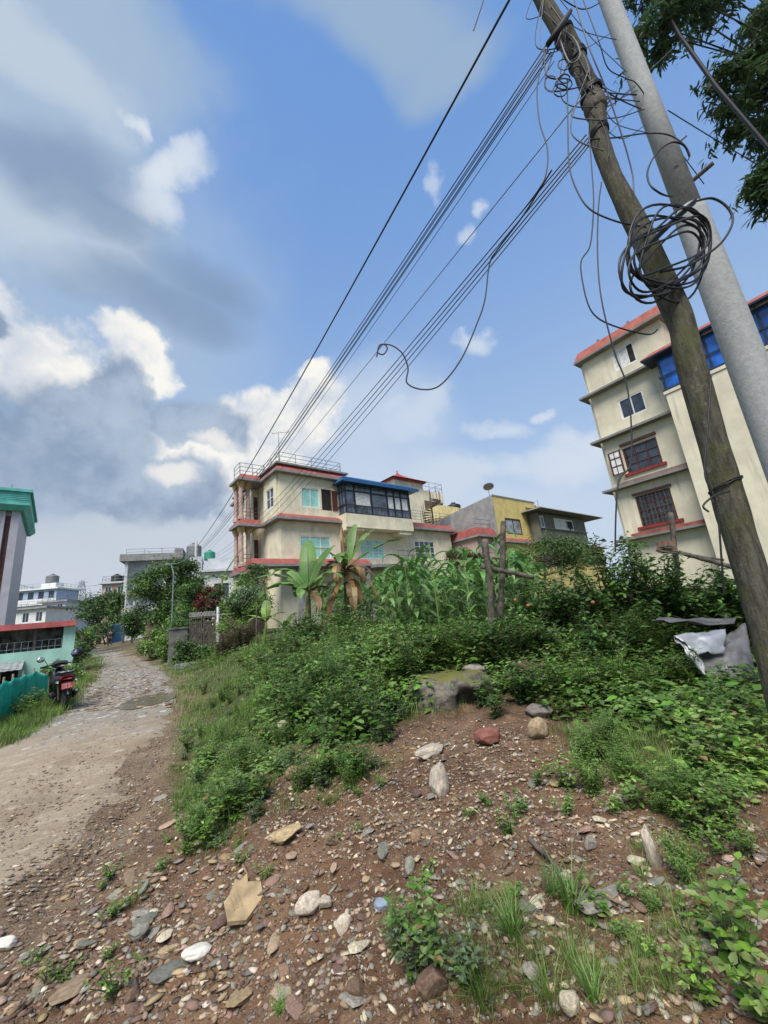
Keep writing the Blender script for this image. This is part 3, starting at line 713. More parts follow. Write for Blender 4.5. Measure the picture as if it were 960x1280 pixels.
# ------------------------------------------------------------------ the tall cream building at the right
RR = rad(-55); RO = (12.19, 20.0, 0)
B = thing('apartment_building', 'tall cream apartment block with grey floor ledges and blue mirrored glass on top', 'building', RO, RR)
wl = MB()
holes = [(1.55,2.65,12.85,14.0),(1.25,2.45,10.15,11.25),(.85,2.45,7.3,8.65),(.85,2.4,4.5,6.05)]
zs = [1.0, 3.95, 6.6, 9.38, 12.1, 14.3]
for i in range(5):
    hs = [h for h in holes if zs[i] < h[2] < zs[i+1]]
    facade(wl, 0, 4.0, zs[i]+(.12 if i else 0), zs[i+1], 0, hs)
wl.box(.003, 3.997, .162, 9, 1.0, 14.29)
sw = left_wall(lambda mb: facade(mb, -9, -.166, 1.0, 14.29, 0)); sw.xf(Matrix.Translation((-.17,0,0))); wl.merge(sw)
wl.box(4.0, 4.3, 1.3, 8, 1.0, 12.0)
wl.build('wall', M_cream2, B)
pr = MB(); pr.box(3.55, 14, -.75, -.004, 1.0, 10.15); pr.box(4.02, 14, 0, 8, 1.0, 10.14); pr.box(3.5, 14.05, -.8, 1.2, 10.153, 10.3)
pr.build('stair_wing', M_cream2, B)
lg = MB()
for i, z in enumerate(zs[1:5]):
    lg.prism([(-.45,-.42),(3.54,-.42),(3.54,-.003),(-.175,-.003),(-.175,9.2),(-.45,9.2)], z, z+.115)
lg.build('floor_ledge', mat('ledge_grey', (.20,.195,.185), .85, .12, 2, streak=.4), B)
for z in (3.95, 6.6): MB().prism([(.4,-.40),(3.54,-.40),(3.54,-.25),(.4,-.25)], z+.118, z+.26).build('ledge_stripe', M_rust if z < 5 else mat('ledge_brown', (.22,.15,.125), .85, .15, 3, streak=.4), B)
rf = MB(); rf.box(-.28, 4.3, -.40, 9.3, 14.303, 14.42, 0); rf.frustum((-.26, 4.28, -.38, 9.2), (-.05, 4.1, -.1, 9.0), 14.423, 15.0, 1)
for x in (1.0, 2.6): rf.box(x, x+.12, .1, .25, 15.003, 15.25, 0)
rf.build('roof', [mat('ledge_grey', ()), M_rust], B)
window(B, 1.55, 2.65, 12.85, 14.0, 0, M_white, M_curtain, 3, 1, label='white sliding window half open')
MB().box(2.3, 2.58, .03, .05, 12.93, 13.92).build('window_gap', M_dark, B)
window(B, 1.25, 2.45, 10.15, 11.25, 0, M_white, M_glass, 2, 1, label='white two-pane sliding window')
w = window(B, .85, 2.45, 7.3, 8.65, 0, M_brownwood, M_glass, 3, 3, label='brown wooden window with one shutter open')
MB().box(.7, 2.6, -.10, -.003, 7.16, 7.297).build('sill', M_redsill, w); MB().box(.8, 2.5, -.12, -.003, 8.78, 8.9).build('lintel', M_brownwood, w)
sh = MB(); fx = .85
sh.box(fx-.62, fx-.55, -.30, -.26, 7.34, 8.6); sh.box(fx-.07, fx, -.30, -.26, 7.34, 8.6)
for z in (7.34, 7.76, 8.18, 8.54): sh.box(fx-.55, fx-.07, -.295, -.265, z, z+.06)
sh.box(fx-.345, fx-.305, -.294, -.266, 7.4, 8.54); so = sh.build('shutter', M_brownwood, w)
MB().box(fx-.54, fx-.08, -.284, -.276, 7.38, 8.56).build('shutter_pane', M_curtain, w)
w = window(B, .85, 2.4, 4.5, 6.05, 0, M_brownwood, M_glass, 4, 4, label='brown wooden window behind a grille')
MB().box(.65, 2.6, -.13, -.003, 4.36, 4.497).build('sill', M_redsill, w); MB().box(.78, 2.5, -.12, -.003, 6.1, 6.2).build('lintel', M_brownwood, w)
gr = MB()
for i in range(9): gr.tube([(.9+i*.18,-.05,4.5),(.9+i*.18,-.05,6.05)], .012, 5)
for i in range(5): gr.tube([(.86,-.05,4.7+i*.3),(2.4,-.05,4.7+i*.3)], .012, 5)
gr.build('grille', M_iron, w)
gb = MB(); gb.box(3.6, 14, -.72, -.68, 10.31, 11.95); gb.box(3.56, 3.6, -.66, 1.0, 10.31, 11.95); gb.build('mirror_glass', M_glass_blue, B)
gf = MB()
for i in range(12): gf.box(3.58+i*.9, 3.66+i*.9, -.78, -.722, 10.31, 12.0)
for z in (10.31, 11.0, 11.9): gf.box(3.54, 14, -.80, -.785, z, z+.08); gf.box(3.50, 3.555, -.78, 1.0, z, z+.08)
gf.box(3.50, 3.553, .15, .23, 10.4, 11.9); gf.build('glass_frame', M_navy, B)
gt = MB(); gt.box(3.1, 14.2, -1.2, 1.35, 12.02, 12.1, 0); gt.frustum((3.1, 14.2, -1.2, 1.35), (3.5, 14, -.8, 1.2), 12.103, 12.42, 1)
gt.build('glass_roof', [M_navy, M_rust], B)

# ------------------------------------------------------------------ yellow house with the grey upper floor, behind the maize
Y = thing('house', 'yellow house with an olive grey upper floor and a bare cement side wall', 'house', (9.8, 34, 0), HR)
wl = MB(); facade(wl, 0, 5.2, 6.95, 10.3, 0, [(1.35,3.9,7.45,8.95)]); facade(wl, 0, 14, 1.0, 6.6, 0, [(1.8,3.4,4.4,5.9),(6.5,8.2,4.4,6.0)]); wl.box(.003, 13.99, .165, 10, 1.0, 6.59); wl.box(.003, 7.0, .165, 10, 6.6, 10.29)
wl.box(0, 7.0, 0, .2, 10.3, 10.9); wl.build('wall', M_yellow, Y)
window(Y, 1.35, 3.9, 7.45, 8.95, 0, M_brownwood, glass('pale_glass', (.25,.27,.28), .12), 2, 1, fw=.12)
window(Y, 1.8, 3.4, 4.4, 5.9, 0, M_brownwood, M_glass, 3, 2); window(Y, 6.5, 8.2, 4.4, 6.0, 0, M_brownwood, M_glass, 3, 2)
sd_ = MB(); sd_.add([(-.05,0,1),(-.05,0,10.95),(-.05,11,9.9),(-.05,11,1),(-.004,0,1),(-.004,0,10.95),(-.004,11,9.9),(-.004,11,1)], [(0,1,2,3),(7,6,5,4),(1,0,4,5),(2,1,5,6),(3,2,6,7)]); sd_.build('side_wall', M_cement, Y)
bd = MB(); bd.box(-.06, 5.2, -.35, -.003, 6.6, 6.75, 0); bd.frustum((-.05,5.2,-.34,-.003), (-.05,5.2,-.06,-.003), 6.753, 7.05, 1); MB().box(-.06, 7.05, -.06, -.003, 10.903, 11.0, 0).build('parapet_cap', M_greyslab, Y)
bd.build('floor_band', [M_greyslab, M_redroof], Y)
up = MB(); facade(up, 5.3, 15.0, 6.75, 9.5, -1.0, [(8.3,12.3,8.1,9.2),(5.6,6.4,8.05,9.25)]); up.box(5.303, 14.997, -.835, 8, 6.76, 9.49); up.box(5.1, 5.29, -1.1, -.36, 6.7, 9.5); up.box(5.3, 15.1, -1.12, -1.003, 7.95, 8.03); up.build('upper_floor', M_olive, Y)
window(Y, 8.3, 12.3, 8.1, 9.2, -1.0, M_white, M_curtain, 3, 1, fw=.12); window(Y, 5.6, 6.4, 8.05, 9.25, -1.0, M_white, M_glass, 1, 1, fw=.12)
MB().box(10.9, 12.1, -.965, -.955, 8.25, 9.05).build('window_gap', M_dark, Y)
ro = MB(); ro.frustum((4.2, 17.6, -2.1, 8.3), (4.4, 17.2, -1.9, 8.1), 9.62, 9.78); ro.build('roof', mat('sheet_roof', (.16,.15,.14), .7, .2, 2, streak=.4), Y)
yb = MB(); yb.box(7.02, 7.2, 1.0, 6, 9.8, 10.7); yb.add([(7.2,0,9.8),(11.5,0,9.8),(7.2,0,10.7),(7.2,.18,9.8),(11.5,.18,9.8),(7.2,.18,10.7)], [(0,1,2),(5,4,3),(1,4,5,2),(0,3,4,1)]); yb.build('stair_parapet', M_yellow, Y)
rw = MB(); rw.box(14.2, 19.5, -.4, 5, 1, 6.4); rw.build('side_wing', M_yellow, Y)
rw = MB(); rw.frustum((13.9, 20.2, -1.0, 5.4), (14.5, 19.8, .4, 5), 6.42, 7.0); rw.build('wing_roof', M_rust, Y)
bs = MB()
for i in range(8): bs.lathe([(.1,7.0),(.16,7.3),(.08,7.6),(.14,7.8)], (14.5+i*.55,.7,0), 8)
bs.box(14.2, 18.8, .55, .85, 7.8, 7.95); bs.build('balustrade', M_yellow, Y)
yw = lambda x, y, z: (Matrix.Translation((9.8,34,0)) @ Matrix.Rotation(HR,4,'Z')) @ Vector((x,y,z))
ds = thing('satellite_dish', 'pale satellite dish on the roof corner of the yellow house', 'satellite dish', yw(.8,.8,10.9))
MB().tube([(0,0,0),(0,0,.9)], .03, 6).build('mast', M_steel, ds)
dm = MB(); dm.grid([[(.5*r*math.cos(a), -.25-.34*r*math.sin(a)+.06*r*r, 1.05+.26*r*math.sin(a)+.10*r*r) for a in np.linspace(0, 2*math.pi, 25)] for r in np.linspace(.02, 1, 6)])
dm.tube([(0,-.2,.9),(0,-.75,1.1)], .015, 5); dm.build('dish', mat('dish_grey', (.22,.22,.22), .6, .1, 5), ds, solid=.015)
at_ = thing('antenna', 'thin aerial pole above the grey sheet roof of the yellow house', 'antenna', yw(11.5,2,9.7))
MB().tube([(0,0,0),(0,0,2.6)], .03, 5).build('mast', M_steel, at_)
PK = thing('house', 'small pink annexe with a red roof edge between the cream and yellow houses', 'house', (7.6, 33.0, 0), HR)
m_ = MB(); facade(m_, 0, 3.4, 1, 7.1, 0, [(.4,1.5,5.0,6.6)]); m_.box(.003, 3.39, .165, 4, 1, 7.09); m_.build('wall', mat('dusty_pink_wall', (.50,.36,.31), .85, .1, 2, streak=.4), PK)
window(PK, .4, 1.5, 5.0, 6.6, 0, M_white, M_glass, 2, 1)
m_ = MB(); m_.box(-.3, 3.9, -.5, 4.2, 7.103, 7.25, 0); m_.frustum((-.3,3.9,-.5,4.2), (-.1,3.7,-.2,4), 7.253, 7.95, 1); m_.build('roof', [M_greyslab, M_redroof], PK)
m_ = MB(); railing(m_, [(0,0,7.95),(3.6,0,7.95)], .8, 2, .9, .03); m_.build('railing', M_steel, PK)
# cream block with the roof tanks, farther back
TB = thing('house', 'distant cream house carrying two black tanks on a roof platform', 'house', (5.3, 41, 0), HR)
m_ = MB(); m_.box(0, 9, 0, 8, 1, 9.2); m_.build('wall', M_cream, TB)
m_ = MB(); m_.box(1.2, 6.2, .4, 3.4, 11.2, 12.7); m_.box(1.3, 1.7, .5, .9, 9.2, 11.197); m_.box(5.5, 5.9, .5, .9, 9.2, 11.197); m_.box(1.3, 1.7, 2.9, 3.3, 9.2, 11.197); m_.box(5.5, 5.9, 2.9, 3.3, 9.2, 11.197); m_.build('tank_platform', mat('pale_yellow_wall', (.58,.50,.27), .85, .1, 2, streak=.5), TB)
tw_ = lambda x, y, z: (Matrix.Translation((5.3,41,0)) @ Matrix.Rotation(HR,4,'Z')) @ Vector((x,y,z))
tank('left of the two black water tanks on the cream platform behind the yellow house', tw_(2.6,1.8,12.7), .75, 1.2, M_tank_black, 'black tanks on the platform')
tank('right of the two black water tanks on the cream platform, on its rim', tw_(4.9,1.2,12.0), .8, 1.5, M_tank_black, 'black tanks on the platform')

# ------------------------------------------------------------------ tall grey building at the left edge
LT = thing('building', 'tall lilac grey building with a teal cornice cut by the left edge', 'building', (-25.4, 26, 0), HR)
m_ = MB(); m_.box(-9, -.72, 0, 8, 0, 11.0); m_.box(-.72, -.42, .22, 8, 0, 11.0); m_.box(-.42, 0, -.05, 8, 0, 11.0); m_.box(-.85, -.73, -.06, -.003, 0, 11); m_.build('wall', M_lilac, LT)
m_ = MB(); m_.box(-.70, -.44, .15, .217, .5, 10.7); m_.build('window_strip', M_brownwood, LT)
m_ = MB()
for i in range(6): m_.box(-9, -.87, -.012, -.003, 1.8*i+1.2, 1.8*i+1.23)
m_.build('tile_joint', M_greyslab, LT)
m_ = MB(); m_.frustum((-9.3,.2,-.3,8.3), (-9.5,.5,-.6,8.5), 11.003, 11.35); m_.box(-9.5,.5,-.6,8.5,11.353,11.55); m_.box(-9.4,.4,-.5,8.4,11.553,12.3); m_.box(-9.5,.55,-.65,8.5,12.303,12.5)
for i in range(5): m_.box(-9.4, .41, -.53, -.503, 11.6+i*.13, 11.66+i*.13)
for x in (-.6,-3.2): m_.tube([(x,-.4,12.5),(x,-.4,12.8)], .05, 6)
m_.build('cornice', M_teal, LT)

# ------------------------------------------------------------------ mint green shed with red roof, awning and dark store below
SR = rad(40)
so_ = at(90, 836, 18.0); SH = thing('shed', 'mint green shed with a red sheet roof beside the green net', 'shed', (so_[0], so_[1], 0), SR)
m_ = MB(); m_.box(-2.6, 0, 0, .18, -.5, 1.55); m_.box(-.42, 0, 0.003, .18, 1.55, 2.45); m_.box(-7, -2.6, .02, .18, .95, 1.4); m_.box(-.18, 0, -.0+.18, 1.9, -.5, 2.44); m_.box(-7, -.18, 1.75, 1.9, -.5, 2.43); m_.build('wall', M_mintwall, SH)
m_ = MB(); m_.box(-7, -.02, -.25, 2.0, 2.453, 2.68); m_.build('roof', mat('red_sheet', (.46,.11,.105), .6, .15, 3, streak=.3), SH)
m_ = MB(); m_.box(-7, -.43, .9, .96, 1.4, 2.45); m_.build('store_interior', mat('store_clutter', (.12,.13,.12), .9, .6, 3), SH)
m_ = MB(); railing(m_, [(-7,.08,1.4),(-.45,.08,1.4)], .55, 2, .22, .016); m_.build('railing', M_steel, SH)
for x in (-5.2,-3.0,-1.4): MB().box(x, x+.1, .05, .15, 1.56, 2.45).build('post', M_iron, SH)
m_ = MB(); m_.grid([[(-3.9+.1*i, -.02-1.1*(j/3), 1.18-.30*(j/3)+.02*(i%2)) for i in range(24)] for j in range(4)]); m_.build('awning', M_zinc, SH, solid=.012)
m_ = MB(); m_.grid([[(-7+.1*i, -.02-.8*(j/3), 1.28-.22*(j/3)+.02*(i%2)) for i in range(30)] for j in range(4)]); m_.build('awning', M_iron, SH, solid=.012)
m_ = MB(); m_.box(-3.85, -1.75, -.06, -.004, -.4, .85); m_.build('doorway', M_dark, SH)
for x in (-3.5, -2.3): MB().box(x, x+.1, -1.0, -.9, -.5, .9).build('awning_post', mat('pale_timber', (.34,.26,.17), .85, .3, 9), SH)
m_ = MB(); m_.box(-6.9, -3.95, -.3, -.02, -.5, .75); m_.build('side_panel', M_cement, SH)

# ------------------------------------------------------------------ buildings farther along the lane
def far_building(name, label, px0, px1, pytop, Yd, rot, floors, wallm, bandm, winm=M_glass, depth=7, base=0.0, nwin=2, balcony=False):
    a = at(px0, pytop, Yd); b = at(px1, pytop, Yd); L = b[0]-a[0]
    t = thing(name, label, 'building', (a[0], a[1], 0), rot); top = a[2]
    fh = (top-1.2)/floors; mb = MB(); hs = []
    for f in range(floors):
        for i in range(nwin):
            c = L*(i+.5)/nwin; hs.append((c-L/nwin*.27, c+L/nwin*.27, 1.2+f*fh+fh*.32, 1.2+f*fh+fh*.78))
    facade(mb, 0, L, base, top-.3, 0, hs); mb.box(.003, L-.003, .165, depth, base, top-.31); mb.build('wall', wallm, t)
    for h in hs: window(t, *h, 0, M_white if bandm is not M_white else M_navy, winm, 2, 1, fw=.1)
    bb = MB()
    for f in range(floors): 
        z = 1.2+(f+1)*fh-.3
        bb.box(-.4, L+.4, -.5, depth+.3, z, z+.28)
    bb.build('floor_slab', bandm, t)
    r_ = MB(); railing(r_, [(0,depth,top),(0,0,top),(L,0,top),(L,depth,top)], .9, 2, 1.5, .03); r_.build('roof_railing', M_steel, t)
    if balcony:
        q = MB()
        for f in range(floors):
            z = 1.2+f*fh; q.box(-.3, L+.3, -.48, -.40, z+.0, z+.85)
        q.build('balcony_parapet', balcony, t)
    return t, L, top
# pale grey house at the bend
gx0 = at(158, 693, 45); GB = thing('house', 'pale grey house with a flat slab roof rising behind the lane trees', 'house', (gx0[0], gx0[1], 0), rad(22))
top = gx0[2]; m_ = MB(); facade(m_, 0, 5.6, 6.9, top-.9, .6, [(2.6,4.4,8.3,9.6)]); m_.box(.003, 5.59, .77, 6, 0, top-.9); m_.box(.3, 5.3, .5, .76, 0, 6.6); m_.build('wall', M_palegrey, GB)
window(GB, 2.6, 4.4, 8.3, 9.6, .6, M_navy, M_dark, 2, 1)
m_ = MB(); m_.box(-.5, 6.0, -.7, 6.4, top-.897, top-.1); m_.box(-.1, 5.7, -.4, .75, 6.603, 6.9); m_.build('roof', M_greyslab, GB)
m_ = MB(); m_.box(1.0, 5.7, -.42, -.3, 6.93, 7.75); m_.build('balcony_parapet', M_palegrey, GB)
m_ = MB(); m_.box(0, .3, -.35, .59, 6.93, top-.9); m_.build('pillar', M_palegrey, GB)
m_ = MB(); railing(m_, [(0,0,top-.1),(5.5,0,top-.1)], .7, 2, 1.6, .03); m_.build('roof_railing', M_steel, GB)
m_ = MB(); m_.box(5.0, 5.9, .2, 4, top-.097, top+.6); m_.build('stair_head', M_greyslab, GB)
gq = lambda x, y, z: (Matrix.Translation((gx0[0],gx0[1],0)) @ Matrix.Rotation(rad(22),4,'Z')) @ Vector((x,y,z))
tank('big dark water tank at the right end of the pale grey house roof', gq(7.1,.8,top-.6), .85, 1.9, mat('grey_tank', (.16,.17,.18), .5, .15, 6))
m_ = MB(); m_.box(6.1, 8.1, -.2, 2.0, 2, top-.62); m_.build('tank_base', M_palegrey, GB)
# white house with a green tank
wx = at(252, 722, 40); WH = thing('house', 'white house glimpsed between trees below the green water tank', 'house', (wx[0], wx[1], 0), rad(20))
m_ = MB(); facade(m_, 0, 9, 1, 7.5, 0, [(1.2,2.6,4.6,6.3),(5.0,6.2,4.2,6.8),(7.0,8.4,4.6,6.2)]); m_.box(.003, 8.99, .165, 7, 1, 7.49); m_.build('wall', mat('white_wall', (.66,.66,.64), .85, .08, 1.5, streak=.35), WH)
for h in ((1.2,2.6,4.6,6.3),(5.0,6.2,4.2,6.8),(7.0,8.4,4.6,6.2)): window(WH, *h, 0, M_navy, M_glass, 2, 1)
m_ = MB(); m_.box(-.4, 9.4, -.5, 7.2, 7.503, 7.75); m_.box(.5, 5, .5, 3, 7.753, 9.0); m_.build('roof', M_palegrey, WH)
gt_ = lambda x, y, z: (Matrix.Translation((wx[0],wx[1],0)) @ Matrix.Rotation(rad(20),4,'Z')) @ Vector((x,y,z))
tank('green water tank above the white house roof', gt_(.6,1.6,9.0), .55, 1.1, M_tank_green)
# pinkish flats and the blue-white apartment block
t, L, top = far_building('apartment_building', 'pinkish far block of flats showing above the dark tree', 128, 168, 728, 62, rad(18), 3, mat('salmon_wall', (.46,.33,.26), .85, .12, 1.5, streak=.4), M_palegrey, nwin=3, balcony=mat('salmon_wall', ()))
for i, x in enumerate((1.5, 3.2)):
    tank('water tank on the pinkish far block, %s' % ('left of the pair' if i == 0 else 'right of the pair'), (t.matrix_basis @ Vector((x, 1.5, top))), .8, 1.4, M_tank_black, 'tanks on the pinkish block')
t, L, top = far_building('apartment_building', 'blue and white far apartment block with balustraded floors', 20, 66, 738, 78, rad(8), 4, mat('blue_white_wall', (.36,.43,.56), .8, .1, 1.5, streak=.2), M_white, nwin=4, balcony=M_white)
tank('round tank on top of the blue and white far block', (t.matrix_basis @ Vector((4.5, 3, top+1.2))), 1.1, 2.0, mat('grey_tank', ()))
m_ = MB(); m_.box(3.2, 6.0, 1.8, 4.4, top, top+1.2); m_.build('tank_base', M_white, t)
t, L, top = far_building('apartment_building', 'grey low far block to the right of the blue and white one', 53, 80, 752, 70, rad(8), 3, M_palegrey, M_cement, nwin=2)
t, L, top = far_building('apartment_building', 'whitish far block half hidden by the shed roof', 8, 54, 762, 62, rad(6), 2, mat('white_wall', ()), M_cement, nwin=3)
t, L, top = far_building('house', 'white house wall far off behind the dark tree', 122, 146, 772, 66, rad(10), 1, mat('white_wall', ()), M_cement, nwin=1)

# lattice pylon
py_ = at(98, 776, 260); PYL = thing('pylon', 'tall lattice power pylon standing far off over the valley', 'pylon', (py_[0], py_[1], 0))
m_ = MB(); Hh = at(98, 724, 260)[2]
def leg(s, t_, z): w_ = 6.0*(1-z/Hh)**1.1+.7; return Vector((s*w_, t_*w_, z))
lv = np.linspace(0, Hh*.97, 9)
for s in (-1, 1):
    for t_ in (-1, 1): m_.tube([leg(s, t_, z) for z in lv], .28, 4)
for i in range(8):
    z0, z1 = lv[i], lv[i+1]
    for (s, t_, s2, t2) in ((-1,-1,1,-1),(1,-1,1,1),(1,1,-1,1),(-1,1,-1,-1)):
        m_.tube([leg(s,t_,z0), leg(s2,t2,z1)], .15, 4); m_.tube([leg(s2,t2,z0), leg(s,t_,z1)], .15, 4); m_.tube([leg(s,t_,z1), leg(s2,t2,z1)], .15, 4)
m_.build('lattice', mat('galvanised', (.40,.42,.44), .6, .1, 3), PYL)
m_ = MB()
for z in (.72, .83, .94):
    for s in (-1, 1): m_.tube([(0,0,Hh*z), (s*4.2,0,Hh*z+.4)], .22, 4)
m_.build('crossarm', mat('galvanised', ()), PYL)

# blue metal gate across the lane end, poles and the street lamp
bgp = at(151, 793, 48); zt = hz(bgp[0], bgp[1])
BG = thing('metal_gate', 'blue sheet metal gate at the far bend of the lane', 'gate', (bgp[0], bgp[1], zt), rad(40))
m_ = MB(); m_.box(-1.2, .85, -.03, .03, .1, 2.3)
for i in range(5): m_.box(-1.1+i*.4, -1.04+i*.4, -.05, -.033, .12, 2.28)
m_.build('panel', M_blue, BG); m_ = MB()
for x in (-1.35, .87): m_.box(x, x+.13, -.08, .08, -.3, 2.5)
m_.build('gatepost', M_cement, BG)
# ------------------------------------------------------------------ poles
def utility_pole(label, x, y, h, r0, r1, lean=(0,0)):
    z = hz(x, y); t = thing('utility_pole', label, 'utility pole', (x, y, z))
    MB().tube([(0,0,-.5),(lean[0]*.5,lean[1]*.5,h*.5),(lean[0],lean[1],h)], [r0,(r0+r1)/2,r1], 10).build('shaft', M_concrete_pole, t, smooth=True)
    return t
PX, PY = 3.21, 3.0
pz = hz(PX, PY)
CP = thing('utility_pole', 'smooth grey concrete utility pole standing right behind the crooked wooden pole', 'utility pole', (PX, PY, pz))
m_ = MB(); N = 26
zz = [-.5, 1.0, 2.5, 4.0, 4.42, 4.5, 4.54]; m_.tube([(0,0,z) for z in zz], [.142,.138,.133,.128,.127,.124,.104], 28, cap=True); m_.build('lower_shaft', M_concrete_pole, CP, smooth=True)
m_ = MB(); m_.tube([(0,0,4.45),(0,0,6.2),(0,0,8.0),(0,0,9.4)], [.103,.097,.092,.088], 28); m_.build('upper_shaft', M_concrete_pole, CP, smooth=True)
cdir = Vector((-PX, -PY, 0)).normalized(); cside = Vector((-cdir.y, cdir.x, 0))
m_ = MB(); m_.tube([cdir*.0-cside*.05+Vector((0,0,4.78)), cdir*.0+cside*.26+Vector((0,0,4.84))][::-1], .02, 8); m_.tube([cside*.06+Vector((0,0,5.3)), cside*.17+Vector((0,0,5.31))], .008, 6); m_.build('step_bolt', M_iron, CP)
m_ = MB()
for z, a in ((4.98,.25),(4.66,.1),(4.62,-.2)):
    d = (cdir*math.cos(a)+cside*math.sin(a))*.0985; m_.tube([d*1.03+Vector((0,0,z)), d*.8+Vector((0,0,z))], .019, 10)
m_.build('bolt_hole', M_dark, CP)
# crooked wooden pole
wp = [(2.27,2.6,.35),(2.27,2.6,.85),(2.29,2.6,1.21),(2.31,2.6,1.72),(2.33,2.6,2.18),(2.35,2.6,2.68),(2.38,2.6,3.24),(2.41,2.6,3.55),(2.37,2.6,4.06),(2.31,2.6,4.62),(2.25,2.6,4.92),(2.25,2.61,5.25),(2.265,2.62,5.55),(2.315,2.62,5.85),(2.31,2.61,6.02),(2.285,2.6,6.4),(2.27,2.6,6.6),(2.20,2.6,7.0),(2.12,2.6,7.45),(2.03,2.58,8.1),(1.99,2.57,8.6)]
wr = [.094,.094,.092,.09,.09,.09,.088,.087,.084,.08,.076,.072,.07,.075,.08,.074,.077,.072,.07,.066,.06]
# resample smoothly
wpn = np.array(wp); ts = np.linspace(0, len(wp)-1, 150); wpi = np.stack([np.interp(ts, np.arange(len(wp)), wpn[:,i]) for i in range(3)], 1); wri = np.interp(ts, np.arange(len(wp)), wr)
ker = np.hanning(13); ker /= ker.sum()
for i in range(3): wpi[6:-6,i] = np.convolve(wpi[:,i], ker, 'same')[6:-6]
wri = wri*(1+.07*vnoise(ts*1.1, ts*0, 1.0)+.05*vnoise(ts*3, ts*0+5, 1.0))
WP = thing('wooden_pole', 'crooked mossy wooden pole carrying the cable bundle', 'wooden pole', tuple(wpi[0]))
m_ = MB(); m_.tube([Vector(p)-Vector(wpi[0]) for p in wpi], wri, 22)
vv = np.array(m_.v); rr_ = np.random.default_rng(3)
vv += (np.stack([vnoise(vv[:,0]*14+i*9, vv[:,2]*3+vv[:,1]*11, 1.0) for i in range(3)], 1))*.018; m_.v = [tuple(v) for v in vv]
def pole_wood_mat():
    m = bpy.data.materials.new('pole_wood'); m.use_nodes = True; T = NT(m.node_tree)
    out = T.n('ShaderNodeOutputMaterial'); b = T.n('ShaderNodeBsdfPrincipled'); geo = T.n('ShaderNodeNewGeometry'); P = geo.outputs['Position']
    mp = T.n('ShaderNodeMapping'); T.put(mp.inputs[0], P); mp.inputs['Scale'].default_value = (1, 1, .16)
    g = T.noise(mp.outputs[0], 34, 6, .65); n = T.noise(P, 5, 6, .65); n2 = T.noise(P, 14, 5, .7)
    c = T.mix(T.ramp(g.outputs[0], .35, .65), (.042, .038, .027), (.098, .090, .068))
    c = T.mix(T.ramp(n.outputs[0], .47, .66, 0, .75), c, (.075, .080, .030))
    c = T.mix(T.ramp(n2.outputs[0], .58, .7, 0, .7), c, (.17, .165, .135))
    T.put(b.inputs['Base Color'], c); b.inputs['Roughness'].default_value = .9; b.inputs['Specular IOR Level'].default_value = .2
    bp = T.n('ShaderNodeBump'); bp.inputs['Strength'].default_value = .8; bp.inputs['Distance'].default_value = .015
    T.put(bp.inputs['Height'], T.math('ADD', g.outputs[0], T.math('MULTIPLY', n2.outputs[0], .8))); T.put(b.inputs['Normal'], bp.outputs[0])
    T.t.links.new(b.outputs[0], out.inputs[0]); return m
m_.build('shaft', pole_wood_mat(), WP, smooth=True)
def wood_at(z):
    i = int(np.argmin(np.abs(wpi[:,2]-z))); return Vector(wpi[i]), float(wri[i])
wtc = Vector((-2.3, -2.6, 0)).normalized()
def wrap(z, turns, r, tilt=.25, seed=0):
    c, rr0 = wood_at(z); rs = random.Random(seed); m_ = MB(); pts = []
    n = int(turns*18)
    for i in range(n+1):
        a = i/18*2*math.pi; k_ = rr0+r+.006*rs.random(); pts.append(c+Vector((math.cos(a)*k_, math.sin(a)*k_, tilt*.12*math.cos(a+.6)+.012*(i/18)+.01*rs.random()))-Vector(wpi[0]))
    return m_.tube(pts, r, 6)
for nm, z, tn, r, sd_ in (('wire_lashing', 6.02, 3, .011, 1), ('wire_lashing', 5.55, 5, .006, 2), ('wire_lashing', 6.5, 6, .007, 3), ('wire_lashing', 2.2, 2.2, .005, 4), ('wire_lashing', 6.85, 4, .006, 6)):
    wrap(z, tn, r, .25, sd_).build(nm, M_wire, WP, smooth=True)
m_ = MB(); c, r_ = wood_at(5.93); m_.lathe([(r_*1.0,-.10),(r_*1.22,-.07),(r_*1.28,.0),(r_*1.2,.07),(r_*1.0,.1)], tuple(c-Vector(wpi[0])), 16); m_.build('wooden_collar', M_wood_old, WP, smooth=True)
# far utility poles
utility_pole('slim far utility pole hidden in the lane trees where the cables end', -14.9, 30.0, 7.0, .13, .1)
g_ = at(154, 800, 40); utility_pole('left of the two pale slim poles beside the blue gate', g_[0], g_[1], 5.3, .11, .08)
g_ = at(165, 800, 38); utility_pole('right of the two pale slim poles beside the blue gate', g_[0], g_[1], 4.2, .11, .08)

# street lamp with a curved arm over the trees
lp = at(214, 800, 20); lz = hz(lp[0], lp[1]); top = at(214, 705, 20); e1 = at(228, 702, 19.2); e2 = at(241, 694, 18.5)
SL = thing('street_lamp', 'thin white street lamp with a curved arm rising from the lane trees', 'street lamp', (lp[0], lp[1], lz))
o_ = Vector((lp[0], lp[1], lz)); pl_ = [Vector((lp[0],lp[1],lz-.3))-o_, Vector((lp[0],lp[1],top[2]-.5))-o_, Vector(top)-o_]
MB().tube(pl_, .035, 8).build('shaft', M_steel, SL)
m_ = MB(); m_.tube([Vector(top)-o_, (Vector(top)*.5+Vector(e1)*.5)-o_+Vector((0,0,-.05)), Vector(e1)-o_, Vector(e2)-o_], .024, 7); m_.build('arm', M_steel, SL)
m_ = MB(); d = (Vector(top)-Vector(e1)).normalized(); q = Vector(top)-o_+d*.1; m_.tube([q, q+d*.35, q+d*.55], [.03,.075,.04], 8); m_.build('lamp_head', M_steel, SL)

